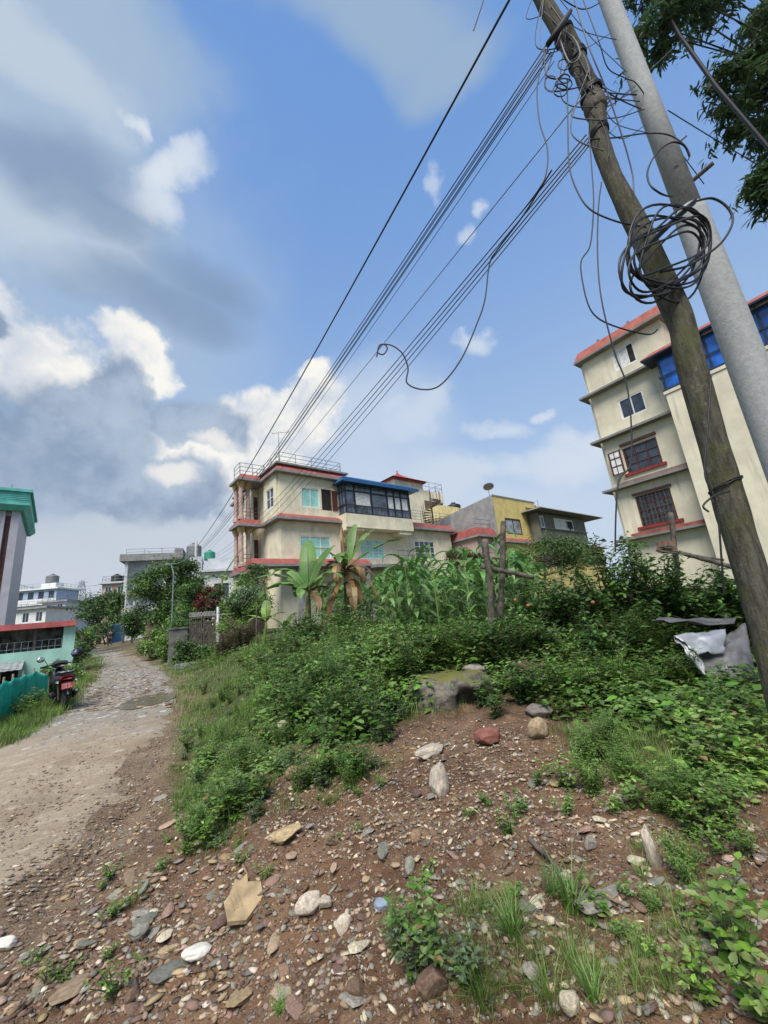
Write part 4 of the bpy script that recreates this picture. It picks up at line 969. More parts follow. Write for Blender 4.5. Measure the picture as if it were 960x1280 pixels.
# ------------------------------------------------------------------ cables
def cable(label, a, b, sag, r=.008, m=M_wire, group=None, n=40, name='cable'):
    a = Vector(a); b = Vector(b); pts = []
    for i in range(n+1):
        t = (i/n)**1.0; p = a.lerp(b, t); p.z -= sag*4*t*(1-t); pts.append(p)
    o = MB().tube(pts, r, 6).build(name, m, smooth=True); return tag(o, label, 'cable', group)
farp = lambda dx, z: Vector((-14.9+dx, 30.0, z))
def through(px, py, Yn, end, over=0.0):
    """start point so that the cable from there to 'end' passes the given photograph pixel"""
    return Vector(at(px, py, Yn))
cable('thickest dark cable, running highest and leftmost from the pole to the far trees', Vector(at(690, -98, 2.8)), farp(.0, 8.0), .55, .016)
bun = [(684, 54, -.02, 7.75, .50, .006), (686, 58, .05, 7.68, .52, .005), (687, 61, .09, 7.62, .48, .006), (689, 65, .14, 7.6, .53, .007), (690, 68, .18, 7.55, .50, .005), (693, 76, .30, 7.4, .52, .004)]
for i, (px, py, dx, z, sg, r) in enumerate(bun):
    cable('dark cable in the tight bundle strung from the wooden pole to the far trees', at(px, py, 2.52), farp(dx, z), sg, r, [M_wire, M_wire, M_wire2][i % 3], 'cables of the upper bundle')
cable('single thin grey wire strung between the upper bundle and the lower cables', at(722, 128, 2.52), farp(.9, 7.6), .25, .005, M_wire3)
low = [(733, 168, 1.3, 7.25, .55, .006), (735, 172, 1.5, 7.15, .62, .007), (737, 176, 1.9, 7.0, .6, .006), (738, 180, 2.2, 6.8, .66, .006)]
for i, (px, py, dx, z, sg, r) in enumerate(low):
    cable('dark cable of the loose lower group leaving the wooden pole below its collar', at(px, py, 2.52), farp(dx, z), sg, r, [M_wire, M_wire3][i % 2], 'cables of the lower group')
def spline(P, n=12):
    P = [Vector(p) for p in P]; out = []
    for i in range(len(P)-1):
        p0, p1, p2, p3 = P[max(i-1,0)], P[i], P[i+1], P[min(i+2,len(P)-1)]
        for j in range(n):
            t = j/n; out.append(.5*((2*p1)+(p2-p0)*t+(2*p0-5*p1+4*p2-p3)*t*t+(3*p1-p0-3*p2+p3)*t**3))
    return out+[P[-1]]
def loose(label, pix, r=.006, m=M_wire, name='loose_wire'):
    P = [Vector(at(x, y, Yv)) for x, y, Yv in pix]
    return tag(MB().tube(spline(P), r, 6).build(name, m, smooth=True), label, 'wire')
loose('dark wire end hanging off the lower cables in a long loop with a small curl', [(690,212,2.75),(655,268,3.05),(622,312,3.35),(612,330,3.45),(606,375,3.48),(596,405,3.5),(577,448,3.5),(552,480,3.5),(530,487,3.5),(509,479,3.5),(510,460,3.5),(503,442,3.5),(490,432,3.5),(477,431,3.5),(472,440,3.5),(479,443,3.5),(484,436,3.5),(481,431,3.5),(474,432,3.5),(471,446,3.5)], .0075)
loose('thin wire drooping beside the wooden pole from its upper lashing to the cable coil', [(709,100,2.5),(710,170,2.48),(712,210,2.45),(722,240,2.42),(738,262,2.4),(768,276,2.4),(795,282,2.42),(808,284,2.5)], .006)
loose('thin wire falling left of the wooden pole and bending towards the tall block', [(736,165,2.5),(740,215,2.46),(742,255,2.44),(738,305,2.44),(727,325,2.44),(727,345,2.44),(735,380,2.44),(748,398,2.44),(775,410,2.44),(810,418,2.46),(822,412,2.5)], .0055)
loose('long thin wire hanging straight down left of the wooden pole to the shrub', [(752,228,2.5),(748,260,2.48),(747,320,2.45),(752,375,2.4),(768,440,2.4),(783,480,2.4),(789,530,2.4),(788,580,2.4),(774,600,2.4),(770,640,2.4),(769,690,2.4)], .0055)
loose('faint wire arching right of the wooden pole from the top to the coil', [(715,-10,2.55),(735,55,2.45),(757,110,2.5),(776,165,2.55),(790,215,2.6),(793,245,2.6),(802,275,2.6),(812,285,2.55)], .006, M_wire2)
loose('second arching wire crossing between both poles near the collar', [(725,-10,2.6),(748,50,2.6),(760,85,2.7),(782,98,2.8),(800,110,2.9),(840,175,3.25),(880,230,3.4)], .005)
loose('wire running from the wooden pole lashing across the concrete pole in a hooked loop', [(738,174,2.55),(770,172,2.6),(805,167,2.75),(833,168,2.85),(852,178,2.85),(862,192,2.85),(860,200,2.85)], .006)
loose('thick dark hook of cable curling round the concrete pole above the coil', [(862,196,2.85),(855,182,2.82),(840,178,2.8),(822,190,2.75),(810,212,2.7),(812,230,2.6),(826,242,2.6),(840,246,2.7)], .008)
loose('wire swag between lashing and crossbar at the top of the wooden pole', [(680,60,2.5),(682,90,2.45),(690,98,2.45),(702,96,2.45),(710,80,2.45),(722,72,2.45)], .006)
loose('dangling wire curve left of the wooden pole below the bundle', [(684,62,2.5),(672,105,2.45),(674,150,2.4),(684,185,2.38),(683,215,2.38),(674,236,2.4),(650,268,2.6)], .0055)
loose('grey slack wire loop around the pole head', [(700,50,2.5),(712,78,2.45),(725,70,2.45),(720,52,2.5),(708,40,2.5)], .007, M_wire3)
loose('wire tied low round the wooden pole with a loose end', [(886,640,2.4),(879,632,2.4),(893,620,2.42),(912,614,2.45)], .006)
loose('black wire hanging in front of the lower wooden pole', [(889,470,2.45),(885,530,2.43),(881,590,2.43),(891,617,2.43),(897,640,2.44),(902,700,2.46),(905,745,2.5)], .006)
rs = random.Random(11)
wy = [0, 70, 120, 167, 233, 267, 333]; wx_ = [677, 721, 741, 749, 770, 790, 822]
for i in range(24):
    # slack drop wires tangled between the two poles: both ends tied to a pole
    y0 = rs.uniform(-25, 140); y1 = y0+rs.uniform(15, 110); x0 = float(np.interp(y0, wy, wx_))+rs.uniform(-12, 10)
    if i < 13: x1 = 758+.395*max(y1, 0)-rs.uniform(4, 14); Y1 = 2.93
    else: x1 = float(np.interp(y1, wy, wx_))+rs.uniform(-10, 10); Y1 = 2.53
    mx, my = (x0+x1)/2+(rs.uniform(-12, 14) if i < 13 else rs.choice([-1,1])*rs.uniform(14, 34)), (y0+y1)/2+rs.uniform(5, 40)
    o = loose('thin slack wire in the tangle at the head of the two poles', [(x0,y0,2.53),(mx,my,(2.53+Y1)/2),(x1,y1,Y1)], rs.choice([.0035,.0045,.0055]), rs.choice([M_wire, M_wire2, M_wire3]))
    o['group'] = 'tangled wires at the pole head'
for i in range(6):
    cx, cy = 705+rs.uniform(-22,22), 90+rs.uniform(-25,40); rx, ry = rs.uniform(5,11), rs.uniform(5,12); a0 = rs.uniform(0,6)
    o = loose('small slack wire curl knotted at the lashing of the wooden pole', [(cx+rx*math.cos(a0+j*.8), cy+ry*math.sin(a0+j*.8), 2.46+.05*math.sin(j)) for j in range(9)], .005, rs.choice([M_wire, M_wire2]))
    o['group'] = 'wire curls at the lashing'
o = MB().tube([at(685,55,2.48), at(702,32,2.46), at(713,14,2.46)], [.025,.03,.02], 8).build('cable_clamp', M_rubber, smooth=True); tag(o, 'black cable joint bound to the head of the wooden pole', 'cable joint')
cable('thin wire crossing the blue sky at top right behind the concrete pole', at(835,138,3.6), at(985,228,4.6), .02, .006)
loose('thin wire slanting behind the concrete pole toward the overhead branches', [(750,150,2.9),(790,108,3.4),(852,50,4.2),(880,15,4.6)], .004, M_wire3)
loose('second thin wire slanting up behind the concrete pole', [(745,185,2.9),(800,125,3.5)], .004, M_wire3)
o = MB().tube([at(800,-40,4.2), at(850,45,4.2), at(895,108,4.2), at(965,190,4.2), at(1040,285,4.2)], .026, 8).build('cable', M_wire, smooth=True); tag(o, 'fat dark cable bundle running diagonally through the leaves at the top right corner', 'cable')
cable('thin wire crossing the top edge of the sky', at(608,-10,2.9), at(592,38,2.4), .0, .006)
# faint lines over the valley
cable('faint far power line sagging from the pylon to the left', at(98,735,258), at(-60,690,120), 6, .09, M_wire3, None)
cable('faint far power line sagging from the pylon to the right', at(98,733,258), at(165,722,150), 1, .09, M_wire3, None)

# ------------------------------------------------------------------ coil of spare cable on the two poles
c0 = Vector(at(838, 316, 2.42)); ax = (Vector(at(908, 266, 2.58))-c0); ax.normalize()
vd = (c0-Vector(CAM)).normalized(); ay = vd.cross(ax).normalized()
CO = thing('cable_coil', 'big black coil of spare cable hung across both poles', 'cable coil', tuple(c0))
rs = random.Random(5)
for i in range(9):
    A = rs.uniform(.46,.58); Bq = rs.uniform(.17,.30); sh = rs.uniform(-.06,.06); m_ = MB(); pts = []; ph = rs.uniform(0, .5); tl = rs.uniform(-.16,.16)
    off = ax*rs.uniform(-.10,.08)+ay*(rs.uniform(-.05,.06)); zz_ = rs.uniform(-.04,.05)
    for j in range(41):
        a = 2*math.pi*j/40; u_ = A*math.cos(a+ph); v_ = Bq*math.sin(a+ph)*(1+.25*math.sin(a*2+i))
        pts.append(off+ax*(u_*math.cos(tl)-v_*math.sin(tl))+ay*(u_*math.sin(tl)*.6+v_*math.cos(tl))+vd*(zz_+.03*math.sin(a*3+i)))
    m_.tube(pts, .0085, 6, cap=False).build('loop', M_wire, CO, smooth=True)
m_ = MB()
q0 = Vector(at(800,318,2.42))-c0; q1 = Vector(at(868,252,2.50))-c0
for j in range(7):
    o_ = Vector((rs.uniform(-.012,.012), rs.uniform(-.012,.012), rs.uniform(-.015,.015))); m_.tube(spline([q0+o_, (q0+q1)*.5+o_+Vector((0,0,.01)), q1+o_]), .009, 6)
m_.build('bound_strands', M_wire, CO, smooth=True)
big = [(868,252,2.5),(890,248,2.55),(908,258,2.55),(916,275,2.55),(908,295,2.55),(892,312,2.55),(860,332,2.5),(825,340,2.45)]
MB().tube([Vector(at(*b))-c0 for b in big][:1]+[p-c0 for p in spline([at(*b) for b in big])][1:], .009, 6).build('outer_loop', M_wire, CO, smooth=True)

# ------------------------------------------------------------------ parked motorbike (a scooter seen from behind)
bp_ = G(80, 889); BZ = bp_[2]+.015
MOTO = thing('motorbike', 'black scooter parked at the lane edge with a red number plate', 'motorbike', (bp_[0], bp_[1], BZ), rad(46))
MOTO.rotation_euler.y = rad(-3)
# local frame: +y forward, x right, rear tyre at the origin
def wheel(y, name='wheel'):
    w = MB(); pts = []
    for i in range(29):
        a = 2*math.pi*i/28; pts.append((0, y+.205*math.cos(a), .255+.205*math.sin(a)))
    w.tube(pts, .055, 10, cap=False); wo = w.build('wheel', M_rubber, MOTO, smooth=True)
    r_ = MB(); r_.xf(Matrix.Identity(4)); r_.lathe([(.16,-.03),(.17,0),(.16,.03)], n=20)
    r_.xf(Matrix.Translation((0,y,.255)) @ Matrix.Rotation(math.pi/2,4,'Y')); r_.build('rim', M_iron, wo); return wo
wheel(0); wheel(1.26)
def loft(sections, n=16):
    """sections: (y, cx, cz, half width, half height, squareness)"""
    P = []
    for (y, cx, cz, w_, h_, s_) in sections:
        row = []
        for i in range(n+1):
            a = 2*math.pi*i/n; c_, s2 = math.cos(a), math.sin(a)
            row.append((cx+w_*math.copysign(abs(c_)**s_, c_), y, cz+h_*math.copysign(abs(s2)**s_, s2)))
        P.append(row)
    mb = MB(); mb.grid(P); mb.f.append(tuple(range(n))); mb.m.append(0); o = len(P)*(n+1)-(n+1); mb.f.append(tuple(o+i for i in range(n))[::-1]); mb.m.append(0); return mb
loft([(-.26,0,.74,.09,.04,.8),(-.22,0,.72,.15,.09,.7),(0,0,.68,.19,.15,.7),(.3,0,.62,.20,.18,.7),(.52,0,.50,.17,.16,.7),(.60,0,.45,.12,.12,.7)]).build('tail_body', M_plastic, MOTO, smooth=True)
loft([(-.20,0,.82,.10,.03,.7),(-.05,0,.84,.15,.045,.7),(.25,0,.83,.16,.05,.7),(.55,0,.80,.13,.05,.7),(.66,0,.77,.08,.03,.7)]).build('seat', M_rubber, MOTO, smooth=True)
loft([(.5,0,.30,.18,.05,.6),(.7,0,.28,.20,.05,.6),(.98,0,.32,.20,.06,.6)]).build('footboard', M_plastic, MOTO, smooth=True)
loft([(.95,0,.45,.20,.18,.7),(1.02,0,.62,.19,.25,.7),(1.10,0,.70,.15,.22,.7),(1.18,0,.68,.08,.15,.7)]).build('front_fairing', M_plastic, MOTO, smooth=True)
loft([(.88,0,1.0,.13,.05,.7),(.98,0,1.02,.17,.08,.7),(1.1,0,1.0,.12,.09,.7),(1.16,0,.98,.06,.05,.7)]).build('handlebar_cowl', M_plastic, MOTO, smooth=True)
m_ = MB(); m_.tube([(-.36,.90,1.0),(-.2,.97,1.02),(0,1.0,1.03),(.2,.97,1.02),(.36,.90,1.0)], .018, 8); hb_ = m_.build('handlebar', M_iron, MOTO, smooth=True)
for s in (-1, 1): MB().tube([(s*.25,.945,1.01),(s*.38,.89,1.0)], .022, 8).build('grip', M_rubber, hb_, smooth=True)
for s in (-1, 1):
    m_ = MB(); m_.tube([(s*.24,.96,1.03),(s*.30,.93,1.15),(s*.36,.90,1.18)], .008, 6); mo = m_.build('mirror', M_plastic, MOTO)
    g_ = MB(); g_.lathe([(.0,-.012),(.062,-.01),(.066,.0),(.05,.014)], n=16); g_.xf(Matrix.Translation((s*.385,.89,1.19)) @ Matrix.Rotation(math.pi/2,4,'X') @ Matrix.Scale(1.2,4,(1,0,0))); g_.build('mirror_glass' if s < 0 else 'mirror_glass', M_chrome if s < 0 else M_chrome, mo, smooth=True)
loft([(-.285,0,.73,.10,.035,.7),(-.255,0,.73,.145,.055,.7),(-.20,0,.73,.15,.05,.7)]).build('tail_light', mat('red_lens', (.14,.006,.012), .25, .1, 8), MOTO, smooth=True)
for s in (-1, 1): loft([(-.27,s*.17,.66,.02,.02,.9),(-.22,s*.165,.66,.035,.025,.9),(-.16,s*.15,.66,.03,.025,.9)]).build('indicator', mat('pale_lens', (.55,.50,.42), .3, .1, 8), MOTO, smooth=True)
loft([(-.33,0,.50,.055,.14,.6),(-.30,0,.50,.06,.15,.6),(-.12,0,.56,.09,.12,.7)]).build('rear_mudguard', M_plastic, MOTO, smooth=True)
m_ = MB(); m_.box(-.105,.105,-.355,-.345,.50,.63); pl = m_.build('number_plate', mat('red_plate', (.50,.055,.06), .5, .1, 6), MOTO)
m_ = MB()
for j, z in enumerate((.595,.54)):
    for i in range(6 if j else 5):
        x = -.082+i*.030; w_ = .018
        m_.box(x, x+w_, -.358, -.3555, z-.02, z-.014); m_.box(x+w_*(.5 if i % 2 else 0), x+w_*(.5 if i % 2 else 0)+.006, -.359, -.3552, z-.02, z+.016); 
        if i % 3: m_.box(x, x+w_, -.358, -.3555, z+.01, z+.016)
m_.build('plate_characters', M_white, pl)
m_ = MB(); m_.tube([(.15,.45,.28),(.17,.2,.28),(.185,-.02,.36),(.19,-.2,.42)], [.025,.055,.06,.05], 12); ex = m_.build('exhaust', M_rubber, MOTO, smooth=True)
m_ = MB(); m_.tube([(.19,-.205,.42),(.19,-.215,.423)], .03, 10); m_.build('exhaust_tip', M_steel, ex)
m_ = MB()
for s in (-1, 1): m_.tube([(s*.14,.05,.86),(s*.15,-.12,.88),(s*.11,-.28,.87),(0,-.32,.87)], .014, 6)
m_.build('grab_rail', M_steel, MOTO, smooth=True)
for s in (-1, 1): MB().tube([(s*.11,0,.25),(s*.13,-.05,.62)], .022, 8).build('shock_absorber', M_iron, MOTO)
m_ = MB()
for s in (-1, 1): m_.tube([(s*.08,1.26,.255),(s*.07,1.12,.7)], .02, 8)
m_.build('fork', M_iron, MOTO)
MB().tube([(-.12,.35,.3),(-.26,.33,.0)], .012, 6).build('side_stand', M_iron, MOTO)
MB().tube([(.12,.45,.33),(.30,.42,.32)], .016, 6).build('foot_peg', M_iron, MOTO)
# helmet hung on the right mirror
hm_p = MOTO.matrix_basis @ Vector((.34,.86,1.20)) if False else (Matrix.Translation((bp_[0],bp_[1],BZ)) @ Matrix.Rotation(rad(46),4,'Z') @ Matrix.Rotation(rad(-3),4,'Y')) @ Vector((.33,.86,1.22))
HE = thing('helmet', 'black and white motorcycle helmet hanging on the scooter handlebar', 'helmet', tuple(hm_p), rad(20))
m_ = MB()
for i in range(13):
    pass
P = []
for i in range(11):
    th = i/10*2.15; row = []
    for j in range(21):
        a = 2*math.pi*j/20; r_ = .135*math.sin(th)*(1+.12*math.cos(a)*(th > .9)); row.append((r_*math.cos(a)*.9, r_*math.sin(a)*1.1, .14*math.cos(th)))
    P.append(row)
m_.grid(P); m_.build('shell', M_plastic, HE, smooth=True, solid=.012)
m_ = MB(); P = [[(.137*math.sin(th)*math.cos(a)*.91, .137*math.sin(th)*math.sin(a)*1.12, .143*math.cos(th)) for a in np.linspace(.2, math.pi*1.2, 16)] for th in (.25,.45,.65,.85)]
m_.grid(P); m_.build('white_stripe', M_white, HE, smooth=True, solid=.006)
m_ = MB(); P = [[(.139*math.sin(th)*math.cos(a)*.92, .139*math.sin(th)*math.sin(a)*1.13, .143*math.cos(th)) for a in np.linspace(-2.6, -.5, 14)] for th in (1.15,1.35,1.6,1.8)]
m_.grid(P); m_.build('visor', glass('visor', (.05,.06,.10), .05), HE, smooth=True, solid=.006)

# ------------------------------------------------------------------ person walking away far down the lane
def skin_mesh(name, joints, edges, m, parent, sub=2):
    me = bpy.data.meshes.new(name); me.from_pydata([j[:3] for j in joints], edges, []); o = bpy.data.objects.new(name, me); COL.objects.link(o)
    md = o.modifiers.new('skin', 'SKIN'); 
    for i, j in enumerate(joints): me.skin_vertices[0].data[i].radius = (j[3], j[4] if len(j) > 4 else j[3])
    me.skin_vertices[0].data[0].use_root = True
    s_ = o.modifiers.new('sub', 'SUBSURF'); s_.levels = sub; s_.render_levels = sub
    dg = bpy.context.evaluated_depsgraph_get(); ev = o.evaluated_get(dg); me2 = bpy.data.meshes.new_from_object(ev); me2.name = name
    o.modifiers.clear(); o.data = me2; me2.materials.clear(); me2.materials.append(m)
    for p_ in me2.polygons: p_.use_smooth = True
    if parent: o.parent = parent
    return o
gp = G(137, 809); gp = gp if gp[1] < 60 else at(137, 809, 42); gp = np.array([gp[0], gp[1], hz(gp[0], gp[1])])
PE = thing('person', 'person in a dark jacket and brown trousers walking away down the lane', 'person', tuple(gp), rad(38))
J = [(0,0,.93,.13,.11),(0,.01,1.12,.13,.10),(0,.02,1.35,.16,.10),(0,.02,1.48,.06,.06),(0,.03,1.58,.075,.09),(0,.03,1.68,.075,.09),(0,.03,1.74,.04,.05),
     (-.1,0,.86,.09,.1),(-.12,.12,.5,.06,.065),(-.13,.06,.09,.04,.045),(-.14,.17,.04,.035,.04),
     (.1,0,.86,.09,.1),(.12,-.04,.5,.06,.065),(.13,-.22,.12,.04,.045),(.14,-.12,.03,.035,.04),
     (-.19,.02,1.40,.06,.06),(-.25,-.06,1.12,.045,.045),(-.26,.04,.88,.032,.034),(-.26,.08,.78,.035,.02),
     (.19,.02,1.40,.06,.06),(.25,.06,1.12,.045,.045),(.26,.16,.9,.032,.034),(.26,.2,.8,.035,.02)]
Eg = [(0,1),(1,2),(2,3),(3,4),(4,5),(5,6),(0,7),(7,8),(8,9),(9,10),(0,11),(11,12),(12,13),(13,14),(2,15),(15,16),(16,17),(17,18),(2,19),(19,20),(20,21),(21,22)]
skin_mesh('body', J, Eg, M_skin, PE)
g_ = lambda ids, k_: [tuple(list(J[i][:3])+[J[i][3]*k_, J[i][4]*k_]) for i in ids]
skin_mesh('jacket', g_([0,1,2,15,16,17,19,20,21],1.22), [(0,1),(1,2),(2,3),(3,4),(4,5),(2,6),(6,7),(7,8)], M_jacket, PE)
skin_mesh('trousers', g_([0,7,8,9,11,12,13],1.25), [(0,1),(1,2),(2,3),(0,4),(4,5),(5,6)], M_trousers, PE)
MB().lathe([(.02,.115),(.07,.10),(.095,.05),(.10,0),(.09,-.05),(.06,-.06)], (0,.02,1.66), 14).build('hair', M_hair, PE, smooth=True)

# ------------------------------------------------------------------ green shade-net fence
NF = thing('net_fence', 'bright green shade net strung between short posts beside the lane', 'net fence', (0,0,0))
npts = [(-18,918,855),(0,903,850),(12,895,846),(26,885,842),(40,875,838),(58,866,842)]
bot = [G(a, b) for a, b, c in npts]
hts = []
for (a, b, c), q in zip(npts, bot):
    d_ = ray(a, c); t_ = math.hypot(q[0], q[1])/math.hypot(d_[0], d_[1]); hts.append(CH+d_[2]*t_-q[2])
NO = Vector(bot[1]); NF.location = NO
P = []; NSEG = 12
for k_ in range(9):
    row = []
    for i in range(len(bot)-1):
        for j in range(NSEG+(1 if i == len(bot)-2 else 0)):
            t = j/NSEG; p = Vector(bot[i]).lerp(Vector(bot[i+1]), t); h_ = hts[i]*(1-t)+hts[i+1]*t
            f_ = k_/8; sagz = -.05*math.sin(math.pi*t)*f_
            nrm = Vector((.8,.6,0)); row.append(p-NO+Vector((0,0,-.05+(h_+.02)*f_+sagz))+nrm*(.05*float(vnoise(i*3+t*6, f_*3, 1.0))+.05*math.sin(math.pi*t)*math.sin(f_*3)))
    P.append(row)
m_ = MB(); m_.grid(P); m_.build('net', M_net, NF, smooth=True, solid=.004)
for q, h_ in zip(bot, hts): MB().tube([Vector(q)-NO+Vector((-.04,0,-.2)), Vector(q)-NO+Vector((-.04,0,h_+.05))], .022, 7).build('post', mat('pale_timber', ()), NF)

# ------------------------------------------------------------------ old iron gate, its piers and the brick wall
gp_ = at(253, 800, 17.3); gp_[2] = hz(gp_[0], gp_[1])
yawg = rad(30); hw_ = .52
gh = at(250, 764, 17.3)[2]-gp_[2]
GT = thing('metal_gate', 'old grey iron double gate with a scrolled top set in the roadside bank', 'gate', tuple(gp_), yawg)
for s in (0, 1):
    x0 = -hw_ if s == 0 else .02; x1 = -.02 if s == 0 else hw_
    m_ = MB(); m_.box(x0, x1, -.012, .012, .12, gh*.72); m_.box(x0, x1, -.03, .03, .10, .16); m_.box(x0, x1, -.03, .03, gh*.70, gh*.75); m_.box(x0, x0+.05, -.031, .031, .1, gh*.86); m_.box(x1-.05, x1, -.031, .031, .1, gh*.86); m_.box(x0+.05, x1-.05, -.03, .03, gh*.83, gh*.86)
    n = 6
    for i in range(1, n): x = x0+(x1-x0)*i/n; m_.box(x-.015, x+.015, -.025, -.0125, .16, gh*.70)
    lf = m_.build('gate_leaf', M_iron, GT)
    m_ = MB()
    for i in range(5):
        x = x0+(x1-x0)*(i+.5)/5; pts = [(x+.07*math.cos(a)*(1-.2*a/6), 0, gh*.92+.085*math.sin(a)*(1-.1*a/6)) for a in np.linspace(-1.5, 4.7, 14)]; m_.tube(pts, .016, 5); m_.tube([(x,0,gh*.86),(x,0,gh*.99)], .012, 5)
    m_.build('scrollwork', mat('pale_iron', (.34,.33,.31), .7, .2, 8), lf)
    MB().box((x1-.14) if s == 0 else x0+.06, (x1-.06) if s == 0 else x0+.14, -.05, -.026, gh*.4, gh*.5).build('latch', M_iron, lf)
m_ = MB(); m_.tube([(hw_+.09,0,-.3),(hw_+.09,0,gh+.12)], .06, 8); m_.build('gatepost', M_white, GT)
CW = thing('wall', 'low weathered concrete wall joining the iron gate on its left', 'wall', tuple(gp_), yawg)
m_ = MB(); m_.box(-hw_-.75, -hw_-.06, -.1, .12, -.6, gh*.62); m_.box(-hw_-.8, -hw_-.05, -.14, .16, gh*.62+.001, gh*.66); m_.build('wall', mat('mouldy_cement', (.13,.125,.11), .95, .35, 3, .3, 40, streak=.7, dirt=(.04,.04,.035)), CW)
bw0 = at(268, 790, 18.2); bw0[2] = hz(bw0[0], bw0[1])
BW = thing('wall', 'old red brick garden wall to the right of the iron gate', 'wall', tuple(bw0), rad(6))
bh_ = at(285, 768, 18.2)[2]-bw0[2]
m_ = MB(); m_.box(.1, 1.75, 0, .24, -.6, bh_); m_.build('brickwork', M_brick, BW)
m_ = MB(); m_.box(.05, 1.74, -.05, .29, bh_+.002, bh_+.07); m_.build('coping', M_cement, BW)
m_ = MB(); m_.box(1.77, 2.05, -.04, .28, -.6, bh_+.12); m_.build('pier', M_brick, BW)
sq = G(243, 829); m_ = MB(); m_.prism([(-.7,-.35),(.75,-.3),(.8,.3),(-.6,.35)], -.1, .05); o = m_.build('concrete_slab', M_cement); o.location = sq; o.rotation_euler.z = yawg; tag(o, 'flat pale concrete slab laid before the iron gate', 'slab')
# small brick hut by the lane
bh = G(194, 808); HU = tag(MB().box(-.5,.5,-.4,.4,0,.9).frustum((-.55,.55,-.45,.45),(-.5,.5,-.4,.4),.903,1.0).build('brick_pier', M_brick), 'small square brick pier half sunk in the lane shrubs', 'pier'); HU.location = at(194, 800, 24); HU.location.z = hz(HU.location.x, HU.location.y)+.9; HU.rotation_euler.z = .5

# ------------------------------------------------------------------ fence posts by the maize and in the shrub
def post(label, b, t, r, name='wooden_post'):
    b = Vector(b); t = Vector(t); n = 14; pts = [b.lerp(t, i/n) for i in range(n+1)]
    pts = [p+Vector((.03*float(vnoise(i*.5, b.x*3, 1.0)), .03*float(vnoise(i*.5, b.x*5+3, 1.0)), 0)) for i, p in enumerate(pts)]
    o = MB().tube([p-b for p in pts], [r*(1+.25*float(vnoise(i*.9, b.y+b.x, 1.0))) for i in range(n+1)], 9).build(name, M_wood_old, smooth=True); o.location = b; return tag(o, label, 'post')
def gpost(px, pytop, Yd, r, label, px0=None):
    t = at(px, pytop, Yd); b = at(px0 if px0 else px, 760, Yd); return post(label, (b[0], b[1], hz(b[0], b[1])-.2), t, r)
gpost(607, 674, 5.9, .048, 'short upright wooden post, left of the pair by the maize', 609)
gpost(630, 652, 6.1, .044, 'taller tilted wooden post, right of the pair by the maize', 612)
gpost(838, 641, 5.6, .035, 'dark thin post standing in the big shrub before the tall block', 842)
a, b = at(602, 708, 5.95), at(668, 722, 5.9); post('dark horizontal rail lashed to the pair of wooden posts', a, b, .035, 'fence_rail')
a, b = at(850, 690, 5.2), at(925, 712, 4.6); post('dark bare pole lying across the top of the big shrub', a, b, .028, 'wooden_rail')
a, b = at(820, 688, 5.4), at(905, 700, 5.0); post('second thin dark stick lying across the big shrub', a, b, .016, 'wooden_rail')
o = MB(); c = at(835, 690, 5.5); 
for i in range(2): o.box(-.12, .12, -.06, .06, i*.075, .07+i*.075)
o = o.build('brick_stack', M_brick); o.location = c; o.rotation_euler.z = .4; tag(o, 'two weathered bricks set on the post inside the big shrub', 'bricks')

# ------------------------------------------------------------------ crumpled metal sheets under the shrub
def sheet(label, corners, m, seed, bulge=.05, nu=22, nv=14, curl=0.0):
    A, B_, C_, D_ = [Vector(c) for c in corners]; o_ = A.copy(); P = []; rs = random.Random(seed)
    nn = (B_-A).cross(D_-A).normalized()
    for i in range(nv+1):
        row = []
        for j in range(nu+1):
            u_, v_ = j/nu, i/nv; p = A.lerp(B_, u_).lerp(D_.lerp(C_, u_), v_)
            edge = (.03*float(vnoise(u_*9+seed, v_*9, 1.0)) if i in (0, nv) or j in (0, nu) else 0)
            w_ = bulge*(1.6*float(vnoise(u_*3+seed, v_*3, 1.0))+.7*float(vnoise(u_*8+seed, v_*8, 1.0)))+curl*(4*(v_-.5)**2)*.5
            row.append(p+nn*w_-o_+Vector((edge, 0, edge)))
        P.append(row)
    ob = MB().grid(P).build('metal_sheet', m, smooth=True, solid=.004); ob.location = o_; return tag(ob, label, 'metal sheet')
M_sheetw = mat('white_sheet', (.40,.405,.41), .42, .18, 8, .15, 14, metal=.25, streak=.3)
M_sheetg = mat('grey_sheet', (.17,.165,.16), .6, .3, 7, .25, 16, metal=.35, streak=.6, dirt=(.09,.07,.055))
sheet('curled upper scrap metal sheet lying over the crumpled one', [at(814,779,4.25), at(918,780,4.3), at(922,770,4.75), at(825,774,4.8)], M_sheetg, 3, .035)
sheet('crumpled pale face of the scrap metal heap beside the wooden pole', [at(842,795,4.2), at(908,785,4.25), at(906,815,4.1), at(872,818,4.05)], M_sheetw, 5, .028)
sheet('bent white flap of scrap metal hanging towards the ground', [at(842,797,4.2), at(872,814,4.1), at(886,850,3.95), at(878,840,3.98)], M_sheetw, 8, .02)
sheet('dark grey lower scrap metal sheet leaning behind the wooden pole', [at(872,820,4.2), at(932,778,4.35), at(948,856,3.95), at(884,850,4.0)], M_sheetg, 12, .05)
